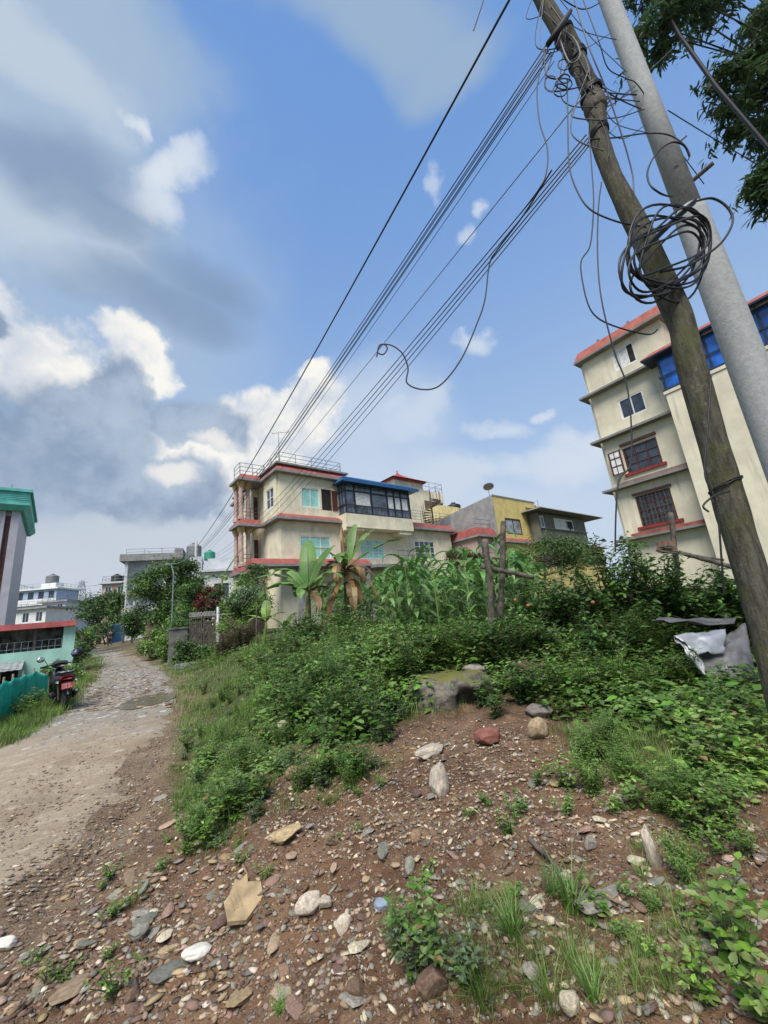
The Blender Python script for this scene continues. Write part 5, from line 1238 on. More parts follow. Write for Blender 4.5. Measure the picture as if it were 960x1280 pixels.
# ------------------------------------------------------------------ foliage builders (numpy)
def unit(v): v = np.asarray(v, float); return v/np.maximum(np.linalg.norm(v, axis=-1, keepdims=True), 1e-9)
class Cloud:
    """collects leaves, blades and stems into one mesh"""
    def __init__(s): s.V = []; s.F3 = []; s.F4 = []; s.m3 = []; s.m4 = []; s.n = 0
    def _add(s, V, f3=None, f4=None, m=0):
        V = V.reshape(-1, 3)
        if f3 is not None and len(f3): s.F3.append(f3+s.n); s.m3.append(np.full(len(f3), m))
        if f4 is not None and len(f4): s.F4.append(f4+s.n); s.m4.append(np.full(len(f4), m))
        s.V.append(V); s.n += len(V)
    def leaves(s, base, ax, nr, L, Wd, m=0, fold=.22, droop=.18, simple=False):
        base = np.asarray(base, float); N = len(base)
        if N == 0: return
        ax = unit(ax); nr = np.asarray(nr, float); nr = unit(nr-ax*(nr*ax).sum(-1, keepdims=True)); sd = np.cross(ax, nr)
        L = np.broadcast_to(L, (N,))[:,None]; Wd = np.broadcast_to(Wd, (N,))[:,None]
        if simple:
            V = np.stack([base, base+ax*L*.45+sd*Wd*.5+nr*fold*Wd*.5, base+ax*L-nr*droop*L, base+ax*L*.45-sd*Wd*.5+nr*fold*Wd*.5], 1)
            o = (np.arange(N)*4)[:,None]; s._add(V, np.concatenate([o+np.array([[0,1,2]]), o+np.array([[0,2,3]])]), None, m); return
        pt = lambda t, w_: base+ax*L*t-nr*droop*L*t*t+sd*Wd*w_*.5+nr*abs(w_)*fold*Wd*.5
        V = np.stack([pt(0,0), pt(.3,.92), pt(.3,0), pt(.3,-.92), pt(.68,.68), pt(.68,0), pt(.68,-.68), pt(1,0)], 1)
        o = (np.arange(N)*8)[:,None]
        f3 = np.concatenate([o+np.array([[0,2,1]]), o+np.array([[0,3,2]]), o+np.array([[4,5,7]]), o+np.array([[5,6,7]])])
        f4 = np.concatenate([o+np.array([[1,2,5,4]]), o+np.array([[2,3,6,5]])]); s._add(V, f3, f4, m)
    def blades(s, base, az, L, Wd, lean, m=0, seg=3):
        base = np.asarray(base, float); N = len(base); d = np.stack([np.cos(az), np.sin(az), np.zeros(N)], -1); sd = np.stack([-np.sin(az), np.cos(az), np.zeros(N)], -1)
        up = np.array([0,0,1.0]); rows = []
        for k_ in range(seg+1):
            t = k_/seg; c = base+d*(L*lean*t*t)[:,None]+up*(L*(t-.42*lean*t*t))[:,None]; w_ = (Wd*(1-t)**.7*.5)[:,None]
            rows += [c+sd*w_, c-sd*w_] if k_ < seg else [c]
        V = np.stack(rows, 1); K = V.shape[1]; o = (np.arange(N)*K)[:,None]
        f4 = np.concatenate([o+np.array([[2*k_,2*k_+1,2*k_+3,2*k_+2]]) for k_ in range(seg-1)]) if seg > 1 else None
        s._add(V, o+np.array([[K-3,K-2,K-1]]), f4, m)
    def strip(s, path, width, side, m=0, fold=.2, nr=(0,0,1)):
        """one long ribbon leaf: path (k,3), width (k,), side (3,)"""
        path = np.asarray(path, float); k_ = len(path); width = np.asarray(width)[:,None]; side = np.asarray(side, float); side = side if side.ndim == 2 else np.broadcast_to(side, (k_,3)); nr = np.asarray(nr, float)
        V = np.stack([path+side*width*.5+nr*fold*width*.5, path, path-side*width*.5+nr*fold*width*.5], 1).reshape(-1, 3)
        f = []
        for i in range(k_-1):
            for j in range(2): f.append((i*3+j, i*3+j+1, (i+1)*3+j+1, (i+1)*3+j))
        s._add(V, None, np.array(f), m)
    def tube(s, pts, r, n=5, m=0):
        b = MB(); b.tube(pts, r, n, cap=False); s._add(np.array(b.v), None, np.array(b.f), m)
    def mesh(s, name, mats, smooth=True):
        faces, mi = [], []
        if s.F4: faces.append(np.concatenate(s.F4)); mi.append(np.concatenate(s.m4))
        if s.F3: faces.append(np.concatenate(s.F3)); mi.append(np.concatenate(s.m3))
        return fast_mesh(name, np.concatenate(s.V), faces, mats, np.concatenate(mi), smooth)
def proj_np(P):
    v = P-CAM; z = v@Fw; return np.stack([480+F*(v@RV)/z, 640-F*(v@UV)/z], -1)
def in_poly(pts, poly):
    x, y = pts[:,0], pts[:,1]; r = np.zeros(len(pts), bool); n = len(poly)
    for i in range(n):
        x1, y1 = poly[i]; x2, y2 = poly[(i+1)%n]
        c = ((y1 > y) != (y2 > y)) & (x < (x2-x1)*(y-y1)/((y2-y1) if y2 != y1 else 1e-9)+x1); r ^= c
    return r
TS = np.concatenate([np.arange(.6, 9, .04), np.arange(9, 60, .25)])
def scatter(poly, n, seed=0, ymax=60):
    """ground points spread evenly over a patch of ground outlined as it is seen in the photograph"""
    rg = np.random.default_rng(seed); poly = np.array(poly, float); lo, hi = poly.min(0), poly.max(0); out = np.zeros((0, 2))
    while len(out) < n:
        p = lo+(hi-lo)*rg.random((n*2, 2)); out = np.concatenate([out, p[in_poly(p, poly)]])
    out = out[:n]; d = Fw[None]+RV[None]*((out[:,:1]-480)/F)-UV[None]*((out[:,1:]-640)/F)
    res = np.zeros((n, 3)); done = np.zeros(n, bool)
    for a in range(0, n, 1500):
        dd = d[a:a+1500]; P = CAM+dd[:,None,:]*TS[None,:,None]; H_ = height(P[...,0], P[...,1]); below = P[...,2] < H_
        i = below.argmax(1); ok = below.any(1); q = P[np.arange(len(dd)), i]; q[:,2] = H_[np.arange(len(dd)), i]; res[a:a+1500] = q; done[a:a+1500] = ok & (q[:,1] < ymax)
    return res[done]

# ------------------------------------------------------------------ plant prototypes
def weed_mesh(name, seed, h, stems, leafL, ratio, gap, spread, mats, simple=False, narrow=False, two=.25, size_top=.55):
    rg = np.random.default_rng(seed); C = Cloud()
    for i in range(stems):
        az = rg.uniform(0, 2*math.pi); ln = rg.uniform(.1, 1)*spread; hh = h*rg.uniform(.55, 1.05)
        b = np.array([math.cos(az+1)*.05, math.sin(az+1)*.05, 0])*h*rg.uniform(0, 3)
        nP = max(4, int(hh/gap)); t = np.linspace(0, 1, nP+1)
        P = b+np.stack([math.cos(az)*ln*hh*t**1.5, math.sin(az)*ln*hh*t**1.5, hh*(t-.22*ln*t*t)], -1)+rg.normal(0, .008*h, (nP+1, 3))*t[:,None]
        C.tube([tuple(p) for p in P], list(np.linspace(.006, .002, nP+1)*(.6+h)), 4, 2)
        base, ax, nr, LL, mm = [], [], [], [], []
        for k_ in range(1, nP+1):
            for q in range(2 if not narrow else 3):
                a = k_*1.57+q*math.pi*(1 if not narrow else .66)+rg.normal(0, .3); tt = k_/nP
                up = rg.uniform(-.15, .55)+.5*(tt > .9)
                base.append(P[k_]); ax.append((math.cos(a), math.sin(a), up)); nr.append((rg.normal(0, .3), rg.normal(0, .3), 1.0))
                LL.append(leafL*rg.uniform(.6, 1.15)*(1-(1-size_top)*tt)); mm.append(rg.random())
                if tt > .3 and rg.random() < .6:                  # axillary shoot
                    o = np.array([math.cos(a), math.sin(a), .5])*leafL*.55
                    for e in (-.7, .1, .8):
                        base.append(P[k_]+o); ax.append((math.cos(a+e), math.sin(a+e), rg.uniform(0, .6))); nr.append((0, 0, 1.0)); LL.append(leafL*rg.uniform(.35, .7)); mm.append(rg.random())
        base, ax, nr, LL, mm = map(np.array, (base, ax, nr, LL, mm))
        for sel, mi in (((mm >= two), 0), ((mm < two) & (mm > .025), 1), (mm <= .025, 3)): C.leaves(base[sel], ax[sel], nr[sel], LL[sel], LL[sel]*ratio, mi, simple=simple)
    return C.mesh(name, list(mats)+[M_leaf_dry])
W_broad = [weed_mesh('weed', 10+i, .42, 9, .115, .52, .06, .75, [M_leaf_mid, M_leaf_light, M_stem]) for i in range(3)]
W_dark = [weed_mesh('weed', 20+i, .55, 10, .115, .50, .06, .7, [M_leaf_dark, M_leaf_mid, M_stem]) for i in range(3)]
W_fine = [weed_mesh('weed', 30+i, .55, 13, .075, .28, .036, .6, [M_leaf_mid, M_leaf_light, M_stem], narrow=True) for i in range(3)]
W_dusty = [weed_mesh('weed', 40+i, .30, 10, .075, .48, .045, 1.0, [M_leaf_dusty, M_leaf_mid, M_stem]) for i in range(2)]
W_big = [weed_mesh('leafy_plant', 50+i, .34, 7, .105, .72, .06, .9, [M_leaf_light, M_leaf_mid, M_stem]) for i in range(2)]
W_small = [weed_mesh('weed', 60+i, .12, 5, .04, .6, .03, 1.1, [M_leaf_mid, M_leaf_light, M_stem]) for i in range(3)]
def tuft_mesh(seed, n, L, Wd, mats, rad_=.05):
    rg = np.random.default_rng(seed); C = Cloud(); a = rg.uniform(0, 6.28, n); r_ = rad_*np.sqrt(rg.random(n)); b = np.stack([r_*np.cos(a), r_*np.sin(a), np.full(n, -.01)], -1)
    C.blades(b, a+rg.normal(0, .8, n), L*rg.uniform(.5, 1.1, n), Wd*rg.uniform(.7, 1.2, n), rg.uniform(.2, 1.1, n), 0, 4); return C.mesh('grass_tuft', mats)
TUFT = [tuft_mesh(i, 60, .26, .006, [M_grass]) for i in range(3)]+[tuft_mesh(9, 45, .34, .011, [M_leaf_mid], .04)]

def plant(me, p, label, cat='weed', group=None, rz=None, sc=1.0, name='weed'):
    o = link_mesh(name, me); o.location = (p[0], p[1], p[2]-.01); o.rotation_euler = (random.uniform(-.12,.12), random.uniform(-.12,.12), random.uniform(0, 6.28) if rz is None else rz)
    o.scale = (sc*random.uniform(.9,1.1), sc*random.uniform(.9,1.1), sc*random.uniform(.85,1.15)); return tag(o, label, cat, group)
LITTER = []                                                       # plants too small or too far to count one by one
def small_plant(me, p, sc):
    M = Matrix.Translation((p[0], p[1], p[2]-.01)) @ Matrix.Rotation(random.uniform(0, 6.28), 4, 'Z') @ Matrix.Rotation(random.uniform(-.12, .12), 4, 'X') @ Matrix.Diagonal((sc*random.uniform(.9,1.1), sc*random.uniform(.9,1.1), sc*random.uniform(.85,1.15), 1)); LITTER.append((me, M))
def join_litter(name):
    mats, VV, LL, TT, MI, n = [], [], [], [], [], 0
    for me, M in LITTER:
        V = np.zeros(len(me.vertices)*3); me.vertices.foreach_get('co', V); A = np.array(M); VV.append(V.reshape(-1,3)@A[:3,:3].T+A[:3,3])
        l = np.zeros(len(me.loops), np.int32); me.loops.foreach_get('vertex_index', l); t = np.zeros(len(me.polygons), np.int32); me.polygons.foreach_get('loop_total', t); mi = np.zeros(len(me.polygons), np.int32); me.polygons.foreach_get('material_index', mi)
        for mm in me.materials:
            if mm not in mats: mats.append(mm)
        MI.append(np.array([mats.index(mm) for mm in me.materials])[mi]); LL.append(l+n); TT.append(t); n += len(me.vertices)
    me = bpy.data.meshes.new(name); V = np.concatenate(VV).astype(np.float32); L = np.concatenate(LL).astype(np.int32); T = np.concatenate(TT).astype(np.int32); S = np.concatenate([[0], np.cumsum(T)[:-1]]).astype(np.int32)
    me.vertices.add(len(V)); me.vertices.foreach_set('co', V.ravel()); me.loops.add(len(L)); me.loops.foreach_set('vertex_index', L); me.polygons.add(len(T)); me.polygons.foreach_set('loop_start', S)
    for mm in mats: me.materials.append(mm)
    me.polygons.foreach_set('material_index', np.concatenate(MI).astype(np.int32)); me.polygons.foreach_set('use_smooth', np.ones(len(T), dtype=bool)); me.update(calc_edges=True); o = link_mesh(name, me); o['kind'] = 'stuff'; return o
BANK = [(345,775),(420,745),(500,745),(600,765),(640,800),(600,850),(530,850),(505,900),(440,930),(380,930),(330,900),(300,850),(318,790)]
for i, p in enumerate(scatter(BANK, 120, 1, 14)):
    k_ = i % 10; me = (W_fine[i%3] if k_ < 3 else W_broad[i%3] if k_ < 6 else W_dark[i%3] if k_ < 8 else W_dusty[i%2] if k_ < 9 else W_big[i%2])
    plant(me, p, 'leafy green weed in the thick growth covering the bank left of the mossy stone', group='weeds covering the bank', sc=random.uniform(.75,1.25))
for i, p in enumerate(scatter([(520,785),(680,790),(690,830),(640,845),(560,830),(500,810)], 38, 2, 12)):
    small_plant(W_dark[i%3] if i % 3 else W_broad[i%3], p, random.uniform(.8,1.2))
for i, p in enumerate(scatter([(690,800),(820,800),(870,860),(860,900),(760,900),(700,880),(640,880),(640,840)], 46, 3, 9)):
    plant(W_fine[i%3] if i % 2 else W_broad[i%3], p, 'fresh green weed growing between the big shrub and the bare slope', group='weeds below the big shrub', sc=random.uniform(.6,1.0))
for i, p in enumerate(scatter([(590,850),(650,840),(660,890),(620,915),(590,900)], 9, 4, 9)):
    plant(W_dark[i%3], p, 'dark weed with big leaves right of the mossy stone', group='weeds right of the mossy stone', sc=random.uniform(.5,.75))
for i, p in enumerate(scatter([(840,890),(960,870),(960,985),(900,1000),(850,950)], 26, 5, 9)):
    plant(W_big[i%2] if i % 3 else W_broad[i%3], p, 'low leafy weed at the foot of the wooden pole', group='weeds at the pole foot', sc=random.uniform(.5,.8))
for i, p in enumerate(scatter([(690,930),(760,930),(800,985),(730,960)], 9, 6, 9)):
    plant(W_fine[i%3], p, 'short fine leaved weed on the upper edge of the rubble slope', group='weeds on the slope edge', sc=random.uniform(.3,.5))
for i, p in enumerate(scatter([(440,870),(520,870),(525,930),(470,935),(420,920)], 12, 7, 9)):
    plant(W_dusty[i%2] if i % 2 else W_dark[i%3], p, 'broad leaved weed in front of the mossy stone', group='weeds before the mossy stone', sc=random.uniform(.42,.7))
for i, p in enumerate(scatter([(225,860),(300,850),(340,880),(340,930),(290,930),(240,900),(215,960),(300,1040),(240,1060),(350,940)], 62, 8, 12)):
    small_plant([W_broad[i%3], W_fine[i%3], W_dusty[i%2], W_small[i%3]][i%4], p, random.uniform(.4,.75))
for i, p in enumerate(scatter([(150,795),(200,810),(230,830),(215,832),(180,822)], 14, 9, 40)):
    small_plant(W_broad[i%3], p, random.uniform(1.0,1.6))
for i, p in enumerate(scatter([(90,815),(118,800),(118,815),(100,850),(62,880),(20,905),(10,900),(60,868)], 24, 10, 40)):
    small_plant(W_broad[i%3], p, random.uniform(.6,1.1))
KEEP = np.array([(248,1194),(304,1135),(386,1130),(430,1158),(823,1068),(550,975),(477,1136),(357,1043)])
for i, p in enumerate(scatter([(0,1250),(140,1090),(300,1010),(520,960),(900,1010),(960,1180),(780,1180),(480,1160),(420,1270)], 46, 11, 9)):
    if np.min(np.linalg.norm(KEEP-proj_np(p[None]), axis=1)) < 45: continue
    small_plant(W_small[i%3], p, random.uniform(.5,1.1))
for i, p in enumerate(scatter([(320,920),(440,930),(500,945),(440,1000),(330,1010),(290,1080),(235,1060),(280,980)], 58, 16, 9)):
    plant([W_broad[i%3], W_dusty[i%2], W_fine[i%3], W_small[i%3], W_dark[i%3]][i%5], p, 'weed creeping from the bank down onto the left of the rubble slope', group='weeds spilling onto the slope', sc=random.uniform(.3,.62))
for i, p in enumerate(scatter([(660,930),(960,985),(960,1110),(850,1040),(760,1010),(690,985)], 34, 17, 9)):
    small_plant([W_fine[i%3], W_small[i%3], W_broad[i%3]][i%3], p, random.uniform(.22,.45))
# single plants one can point to
def single(px, py, me, sc, label, cat='weed', name='weed', dx=0): return plant(me, G(px, py), label, cat, None, None, sc, name)
single(385, 985, W_dusty[0], .62, 'dusty grey green weed alone on the left of the rubble slope', 'weed'); single(405, 970, W_dusty[1], .5, 'dusty grey green weed just uphill of its lone neighbour on the rubble slope')
single(540, 1205, W_broad[0], .48, 'bushy weed at the bottom centre of the rubble slope')
single(520, 1225, W_dusty[1], .60, 'grey green weed at the very bottom centre beside a flat brown stone')
single(575, 1230, W_dusty[0], .55, 'greyish weed growing out of the grass at bottom centre')
single(500, 1190, W_fine[1], .36, 'small pale weed left of the bushy one at the bottom centre')
single(862, 1105, W_fine[0], .34, 'feathery bright weed beside the tall pointed stone'); single(872, 1060, W_broad[1], .32, 'leafy weed just behind the tall pointed stone')
single(850, 1090, W_fine[2], .26, 'small feathery weed touching the tall pointed stone')
single(930, 1225, W_big[0], .66, 'big leaved green plant in the bottom right corner', 'plant', 'leafy_plant'); single(950, 1275, W_big[1], .6, 'broad leaved plant cut by the bottom right corner', 'plant', 'leafy_plant')
single(890, 1270, W_big[0], .42, 'small broad leaved plant left of the corner plant', 'plant', 'leafy_plant'); single(790, 1178, W_big[1], .16, 'little heart leaved plant between stones at lower right', 'plant', 'leafy_plant')
single(820, 1210, W_big[0], .15, 'little heart leaved plant lower down between stones at lower right', 'plant', 'leafy_plant')
single(740, 1160, W_small[0], 1.2, 'small round leaved weed under the grey driftwood stone'); single(820, 1150, W_fine[1], .18, 'yellowish fine weed below the tall pointed stone')
single(175, 1120, TUFT[0], .42, 'lone bright grass tuft on the rubble beside the lane', 'grass tuft', 'grass_tuft'); single(165, 1135, TUFT[1], .36, 'thin grass tuft just below the lone bright one beside the lane', 'grass tuft', 'grass_tuft')
single(200, 1090, W_small[1], .8, 'tiny weed uphill of the lone grass tuft beside the lane')
single(350, 1270, W_fine[0], .16, 'small dark weed at the bottom edge left of centre')
for i, p in enumerate(scatter([(585,1130),(700,1110),(760,1190),(760,1275),(600,1275),(560,1200)], 24, 12, 9)):
    plant(TUFT[i%4], p, 'grass tuft with long arching blades at the bottom centre', 'grass tuft', 'tufts at the bottom centre', None, random.uniform(.35,.7), 'grass_tuft')
for i, p in enumerate(scatter([(640,925),(760,920),(900,950),(930,1010),(850,1010),(740,985)], 46, 13, 9)):
    plant(TUFT[i%4], p, 'grass tuft on the upper part of the rubble slope', 'grass tuft', 'tufts on the upper slope', None, random.uniform(.3,.65), 'grass_tuft')
for i, p in enumerate(scatter([(790,1060),(900,1100),(900,1180),(830,1260),(780,1260),(820,1150)], 16, 14, 9)):
    plant(TUFT[i%3], p, 'grass tuft among the stones at lower right', 'grass tuft', 'tufts at lower right', None, random.uniform(.25,.5), 'grass_tuft')
for i, p in enumerate(scatter([(215,1000),(300,960),(340,990),(290,1050),(240,1075)], 20, 15, 9)):
    plant(TUFT[i%3], p, 'grass tuft hanging over the left end of the rubble slope', 'grass tuft', 'tufts at the left slope', None, random.uniform(.35,.7), 'grass_tuft')

join_litter('undergrowth')
# ---- grass that nobody could count
def grass(polys, seed):
    C = Cloud(); rg = np.random.default_rng(seed)
    for poly, n, per, L, Wd, sp, m in polys:
        c = scatter(poly, n, rg.integers(1e6)); d = np.linalg.norm(c-CAM, axis=1)
        b = np.repeat(c, per, 0); N = len(b); s_ = np.repeat(np.clip(d/6, .6, 3.0), per); b[:,:2] += rg.normal(0, sp, (N, 2))*s_[:,None]; b[:,2] = height(b[:,0], b[:,1])-.01
        kp = vnoise(b[:,0]+3, b[:,1]+8, 1.5)+.6*vnoise(b[:,0], b[:,1]+2, 4.5)+.25*rg.normal(0, 1, N) > -.22
        b = b[kp]; s_ = s_[kp]; N = len(b)
        cl = .45+1.3*np.clip(vnoise(b[:,0], b[:,1], 1.6)+vnoise(b[:,0]+30, b[:,1], 5)*.7+.5, 0, 1.2)
        if m == 0:
            dry = vnoise(b[:,0]+11, b[:,1]+5, .9)+rg.normal(0, .25, N) > .33
            C.blades(b[dry], rg.uniform(0, 6.28, dry.sum()), (L*rg.uniform(.4, 1.0, N)*cl)[dry], (Wd*s_)[dry], rg.uniform(.2, 1.1, dry.sum()), 1, 2); b = b[~dry]; s_ = s_[~dry]; cl = cl[~dry]; N = len(b)
        C.blades(b, rg.uniform(0, 6.28, N), L*cl*rg.uniform(.45, 1.15, N)*np.clip(s_, .8, 1.3), Wd*s_*rg.uniform(.7, 1.3, N), rg.uniform(.1, 1.0, N), m, 2)
    return C
GRASS = [([(290,950),(440,935),(520,950),(420,1010),(320,1030),(270,1085),(225,1060)], 420, 10, .10, .0046, .06, 0),
         ([(152,802),(190,812),(240,832),(330,840),(345,880),(335,950),(290,1040),(245,1065),(212,960),(225,890),(214,850)], 2400, 13, .115, .0050, .06, 0),
         ([(0,912),(60,878),(95,850),(118,822),(114,808),(128,830),(108,856),(72,893),(36,918),(0,936)], 1300, 16, .17, .0055, .07, 0),
         ([(268,790),(320,785),(330,810),(300,835),(270,830)], 400, 14, .16, .006, .08, 0),
         ([(300,820),(520,760),(640,800),(600,880),(420,930),(330,930)], 900, 10, .22, .006, .08, 0),
         ([(640,830),(860,820),(960,880),(960,990),(840,1000),(690,930)], 1400, 10, .13, .0048, .06, 0),
         ([(560,1150),(700,1110),(800,1180),(860,1280),(520,1280)], 260, 8, .11, .0042, .05, 0),
         ([(640,930),(960,940),(960,1100),(800,1060)], 420, 8, .08, .004, .05, 1),
         ([(500,790),(960,700),(960,860),(700,860)], 500, 8, .25, .008, .1, 0)]
go = link_mesh('grass', grass(GRASS, 4).mesh('grass', [M_grass, M_grass_dry])); go['kind'] = 'stuff'
# low creeping ground cover knitting the weeds together
def cover(polys, seed):
    C = Cloud(); rg = np.random.default_rng(seed)
    for poly, n, per, L, hmax, m in polys:
        c = scatter(poly, n, rg.integers(1e6)); b = np.repeat(c, per, 0); N = len(b)
        b[:,:2] += rg.normal(0, .09, (N, 2)); b[:,2] = height(b[:,0], b[:,1])+hmax*rg.random(N)**1.5
        a = rg.uniform(0, 6.28, N); ll = L*rg.uniform(.5, 1.2, N)
        C.leaves(b, np.stack([np.cos(a), np.sin(a), rg.uniform(-.2, .5, N)], -1), np.stack([rg.normal(0,.35,N), rg.normal(0,.35,N), np.ones(N)], -1), ll, ll*.55, m)
    return C
COVER = [([(345,775),(640,760),(700,800),(600,860),(505,900),(440,935),(340,925),(300,850)], 800, 16, .10, .32, 0),
         ([(600,840),(700,780),(960,760),(960,900),(860,930),(700,900)], 620, 14, .09, .24, 0),
         ([(850,890),(960,880),(960,990),(880,990)], 200, 12, .07, .08, 1),
         ([(150,790),(240,800),(300,830),(220,845)], 250, 14, .10, .35, 0),
         ([(90,800),(122,795),(120,820),(95,850)], 120, 14, .10, .35, 0)]
uo = link_mesh('ground_cover', cover(COVER, 8).mesh('ground_cover', [M_leaf_mid, M_leaf_light])); uo['kind'] = 'stuff'

# ------------------------------------------------------------------ shrubs and trees
def shrub(label, p, h, r, n_stems, leafL, mats, seed, ratio=.5, name='shrub', group=None, gap=.055, cat='shrub'):
    rg = np.random.default_rng(seed); t = thing(name, label, cat, (p[0], p[1], p[2]-.03), 0, group); S = Cloud(); C = Cloud()
    for i in range(n_stems):
        az = rg.uniform(0, 6.28); ln = r*math.sqrt(rg.random()); hh = h*rg.uniform(.55, 1.08)*(1-.35*(ln/r)**2)
        k_ = max(8, int(hh*1.2/gap)); tt = np.linspace(0, 1, k_)
        P = np.stack([math.cos(az)*ln*tt**1.2, math.sin(az)*ln*tt**1.2, hh*(1.12*tt-.12*tt**3)-.25*ln*tt**3], -1)+np.cumsum(rg.normal(0, .011, (k_, 3)), 0)
        S.tube([tuple(q) for q in P[::2]], list(np.linspace(.012, .003, len(P[::2]))), 4)
        idx_ = np.repeat(np.arange(int(k_*.16), k_), 4); N = len(idx_); a = rg.uniform(0, 6.28, N); b = P[idx_]+rg.normal(0, leafL*.45, (N, 3))
        ll = leafL*rg.uniform(.6, 1.25, N); ax = np.stack([np.cos(a), np.sin(a), rg.uniform(-.5, .45, N)], -1); nr = np.stack([rg.normal(0,.4,N), rg.normal(0,.4,N), np.ones(N)], -1); mm = rg.random(N)
        for s_, mi in ((mm > .22, 0), (mm <= .22, 1)): C.leaves(b[s_], ax[s_], nr[s_], ll[s_], ll[s_]*ratio, mi)
    link_mesh('foliage', C.mesh('foliage', mats), t); link_mesh('stem', S.mesh('stem', [M_stem]), t); return t
DK = [M_leaf_dark, M_leaf_mid]
def gat(px, Yd): q = at(px, 740, Yd); return np.array([q[0], q[1], hz(q[0], q[1])])
SHR = [(700, 6.0, 1.15, .62, 'dense dark shrub right of the wooden posts with a few orange fruits'), (758, 5.7, 1.45, .70, 'tallest dark shrub below the left edge of the tall cream block'),
       (818, 5.5, 1.35, .70, 'dense dark shrub in front of the lowest brown window of the tall block'), (872, 5.2, 1.05, .6, 'arching dark shrub behind the scrap metal'), (905, 5.0, .95, .5, 'dark shrub between the scrap metal and the wooden pole'), (655, 6.2, .95, .5, 'ivy covered dark shrub at the foot of the wooden posts')]
for i, (px, Yd, h_, r_, lb) in enumerate(SHR): shrub(lb, gat(px, Yd), h_, r_, 44, .085, DK, 70+i)
shrub('light green sapling shrub standing above the dark one by the tall block', gat(792, 5.9), 1.75, .35, 12, .08, [M_leaf_mid, M_leaf_light], 90)
shrub('low dark shrub in front of the scrap metal and big shrub', gat(735, 4.9), .75, .5, 30, .08, DK, 91); shrub('bushy green shrub hiding the foot of the half dried banana', gat(425, 11.6), .9, .8, 34, .09, [M_leaf_mid, M_leaf_dark], 97)
shrub('low bushy shrub at the maize edge left of the posts', gat(575, 6.2), .6, .5, 30, .075, [M_leaf_mid, M_leaf_light], 92)
shrub('bushy green shrub at the left end of the bank below the banana', gat(375, 10.5), 1.0, .75, 34, .085, DK, 93); shrub('bushy green shrub in the middle of the bank below the maize', gat(455, 8.2), .55, .7, 30, .08, [M_leaf_mid, M_leaf_light], 94)
shrub('leafy shrub on the bank between two others below the maize', gat(545, 6.6), .5, .6, 28, .08, DK, 95)
for i, (px, py, Yd) in enumerate([(644,750,5.75),(660,757,5.7),(741,753,5.2)]):
    m_ = MB(); m_.lathe([(.008,-.025),(.021,-.013),(.025,.0),(.02,.016),(.006,.023)], n=12); o = m_.build('fruit', mat('orange_fruit', (.38,.13,.045), .5, .15, 30), smooth=True); o.location = at(px, py, Yd); tag(o, 'small orange fruit hanging in the dark shrubs by the wooden posts', 'fruit', 'orange fruits')

def tree(name, label, p, blobs, n, leafL, mats, seed, trunk_r=.12, ratio=.5, cat='tree', simple=True, clumps=34, two=.25, group=None, droop=False, hollow=.35):
    rg = np.random.default_rng(seed); t = thing(name, label, cat, (p[0], p[1], p[2]-.05), 0, group); o = np.array([p[0], p[1], p[2]-.05]); C = Cloud(); S = Cloud()
    top = max(b[0][2]+b[1][2]*.4 for b in blobs)-o[2]; cx = np.mean([b[0][:2] for b in blobs], 0)-o[:2]
    tt = np.linspace(0, 1, 9); TP = np.stack([cx[0]*tt**1.5, cx[1]*tt**1.5, top*tt], -1)+np.cumsum(rg.normal(0, .03*trunk_r/.12, (9,3)), 0)*tt[:,None]; TP[0] = 0
    S.tube([tuple(q) for q in TP], list(trunk_r*(1-.8*tt)), 8)
    tot = sum(b[1][0]*b[1][2] for b in blobs)
    for c, r_ in blobs:
        c = np.array(c)-o; r_ = np.array(r_); k_ = max(4, int(clumps*r_[0]*r_[2]/tot)); m = int(n*r_[0]*r_[2]/tot/k_)
        for i in range(k_):
            d = unit(rg.normal(0, 1, 3)); d[2] = abs(d[2])*1.2-.45 if rg.random() < .5 else d[2]; q = c+d*r_*rg.uniform(hollow, 1.0)**.6
            j = int(np.clip(np.searchsorted(TP[:,2], q[2]-.35*r_[2])-1, 1, 7)); mid = (TP[j]+q)/2+rg.normal(0, .06*r_[0], 3)+np.array([0,0,.08*r_[2]])
            S.tube([tuple(TP[j]), tuple(mid), tuple(q)], [trunk_r*.32, trunk_r*.18, trunk_r*.06], 5)
            cr = r_.mean()*rg.uniform(.16, .34); b = q+rg.normal(0, 1, (m,3))*cr*np.array([1,1,.75]); a = rg.uniform(0, 6.28, m); ll = leafL*rg.uniform(.6, 1.25, m)
            ax = np.stack([np.cos(a), np.sin(a), rg.uniform(-.9, .35, m)-(.5 if droop else 0)], -1); nr = unit(b-q)*.5+np.stack([rg.normal(0,.4,m), rg.normal(0,.4,m), np.ones(m)], -1); mm = rg.random() < two
            C.leaves(b, ax, nr, ll, ll*ratio, 1 if mm else 0, simple=simple)
    link_mesh('crown', C.mesh('crown', mats, smooth=False), t); link_mesh('trunk', S.mesh('trunk', [M_bark]), t); return t
def gpt(px, Yd): q = at(px, 790, Yd); return np.array([q[0], q[1], hz(q[0], q[1])])
def bl(px, py, rx, ry, Yd):
    c = at(px, py, Yd); k_ = Yd/F*(1.0); return (tuple(c), (rx*k_*1.05, rx*k_*1.05, ry*k_*1.0))
tree('tree', 'largest dense green tree on the right of the lane bend', gpt(212, 25), [bl(213,728,34,30,25), bl(232,745,26,28,24.6), bl(192,755,24,26,25),bl(212,778,34,22,24.2),bl(178,778,18,20,26),bl(228,712,20,18,24.6)], 27000, .17, DK, 101, .16, clumps=60)
tree('tree', 'bushy tree between the largest lane tree and the red leaved one', gpt(243, 22), [bl(245,760,22,24,22), bl(232,785,22,22,21.0), bl(222,800,16,16,20.5),bl(250,735,16,16,21.5)], 15000, .15, DK, 102, .12, clumps=36)
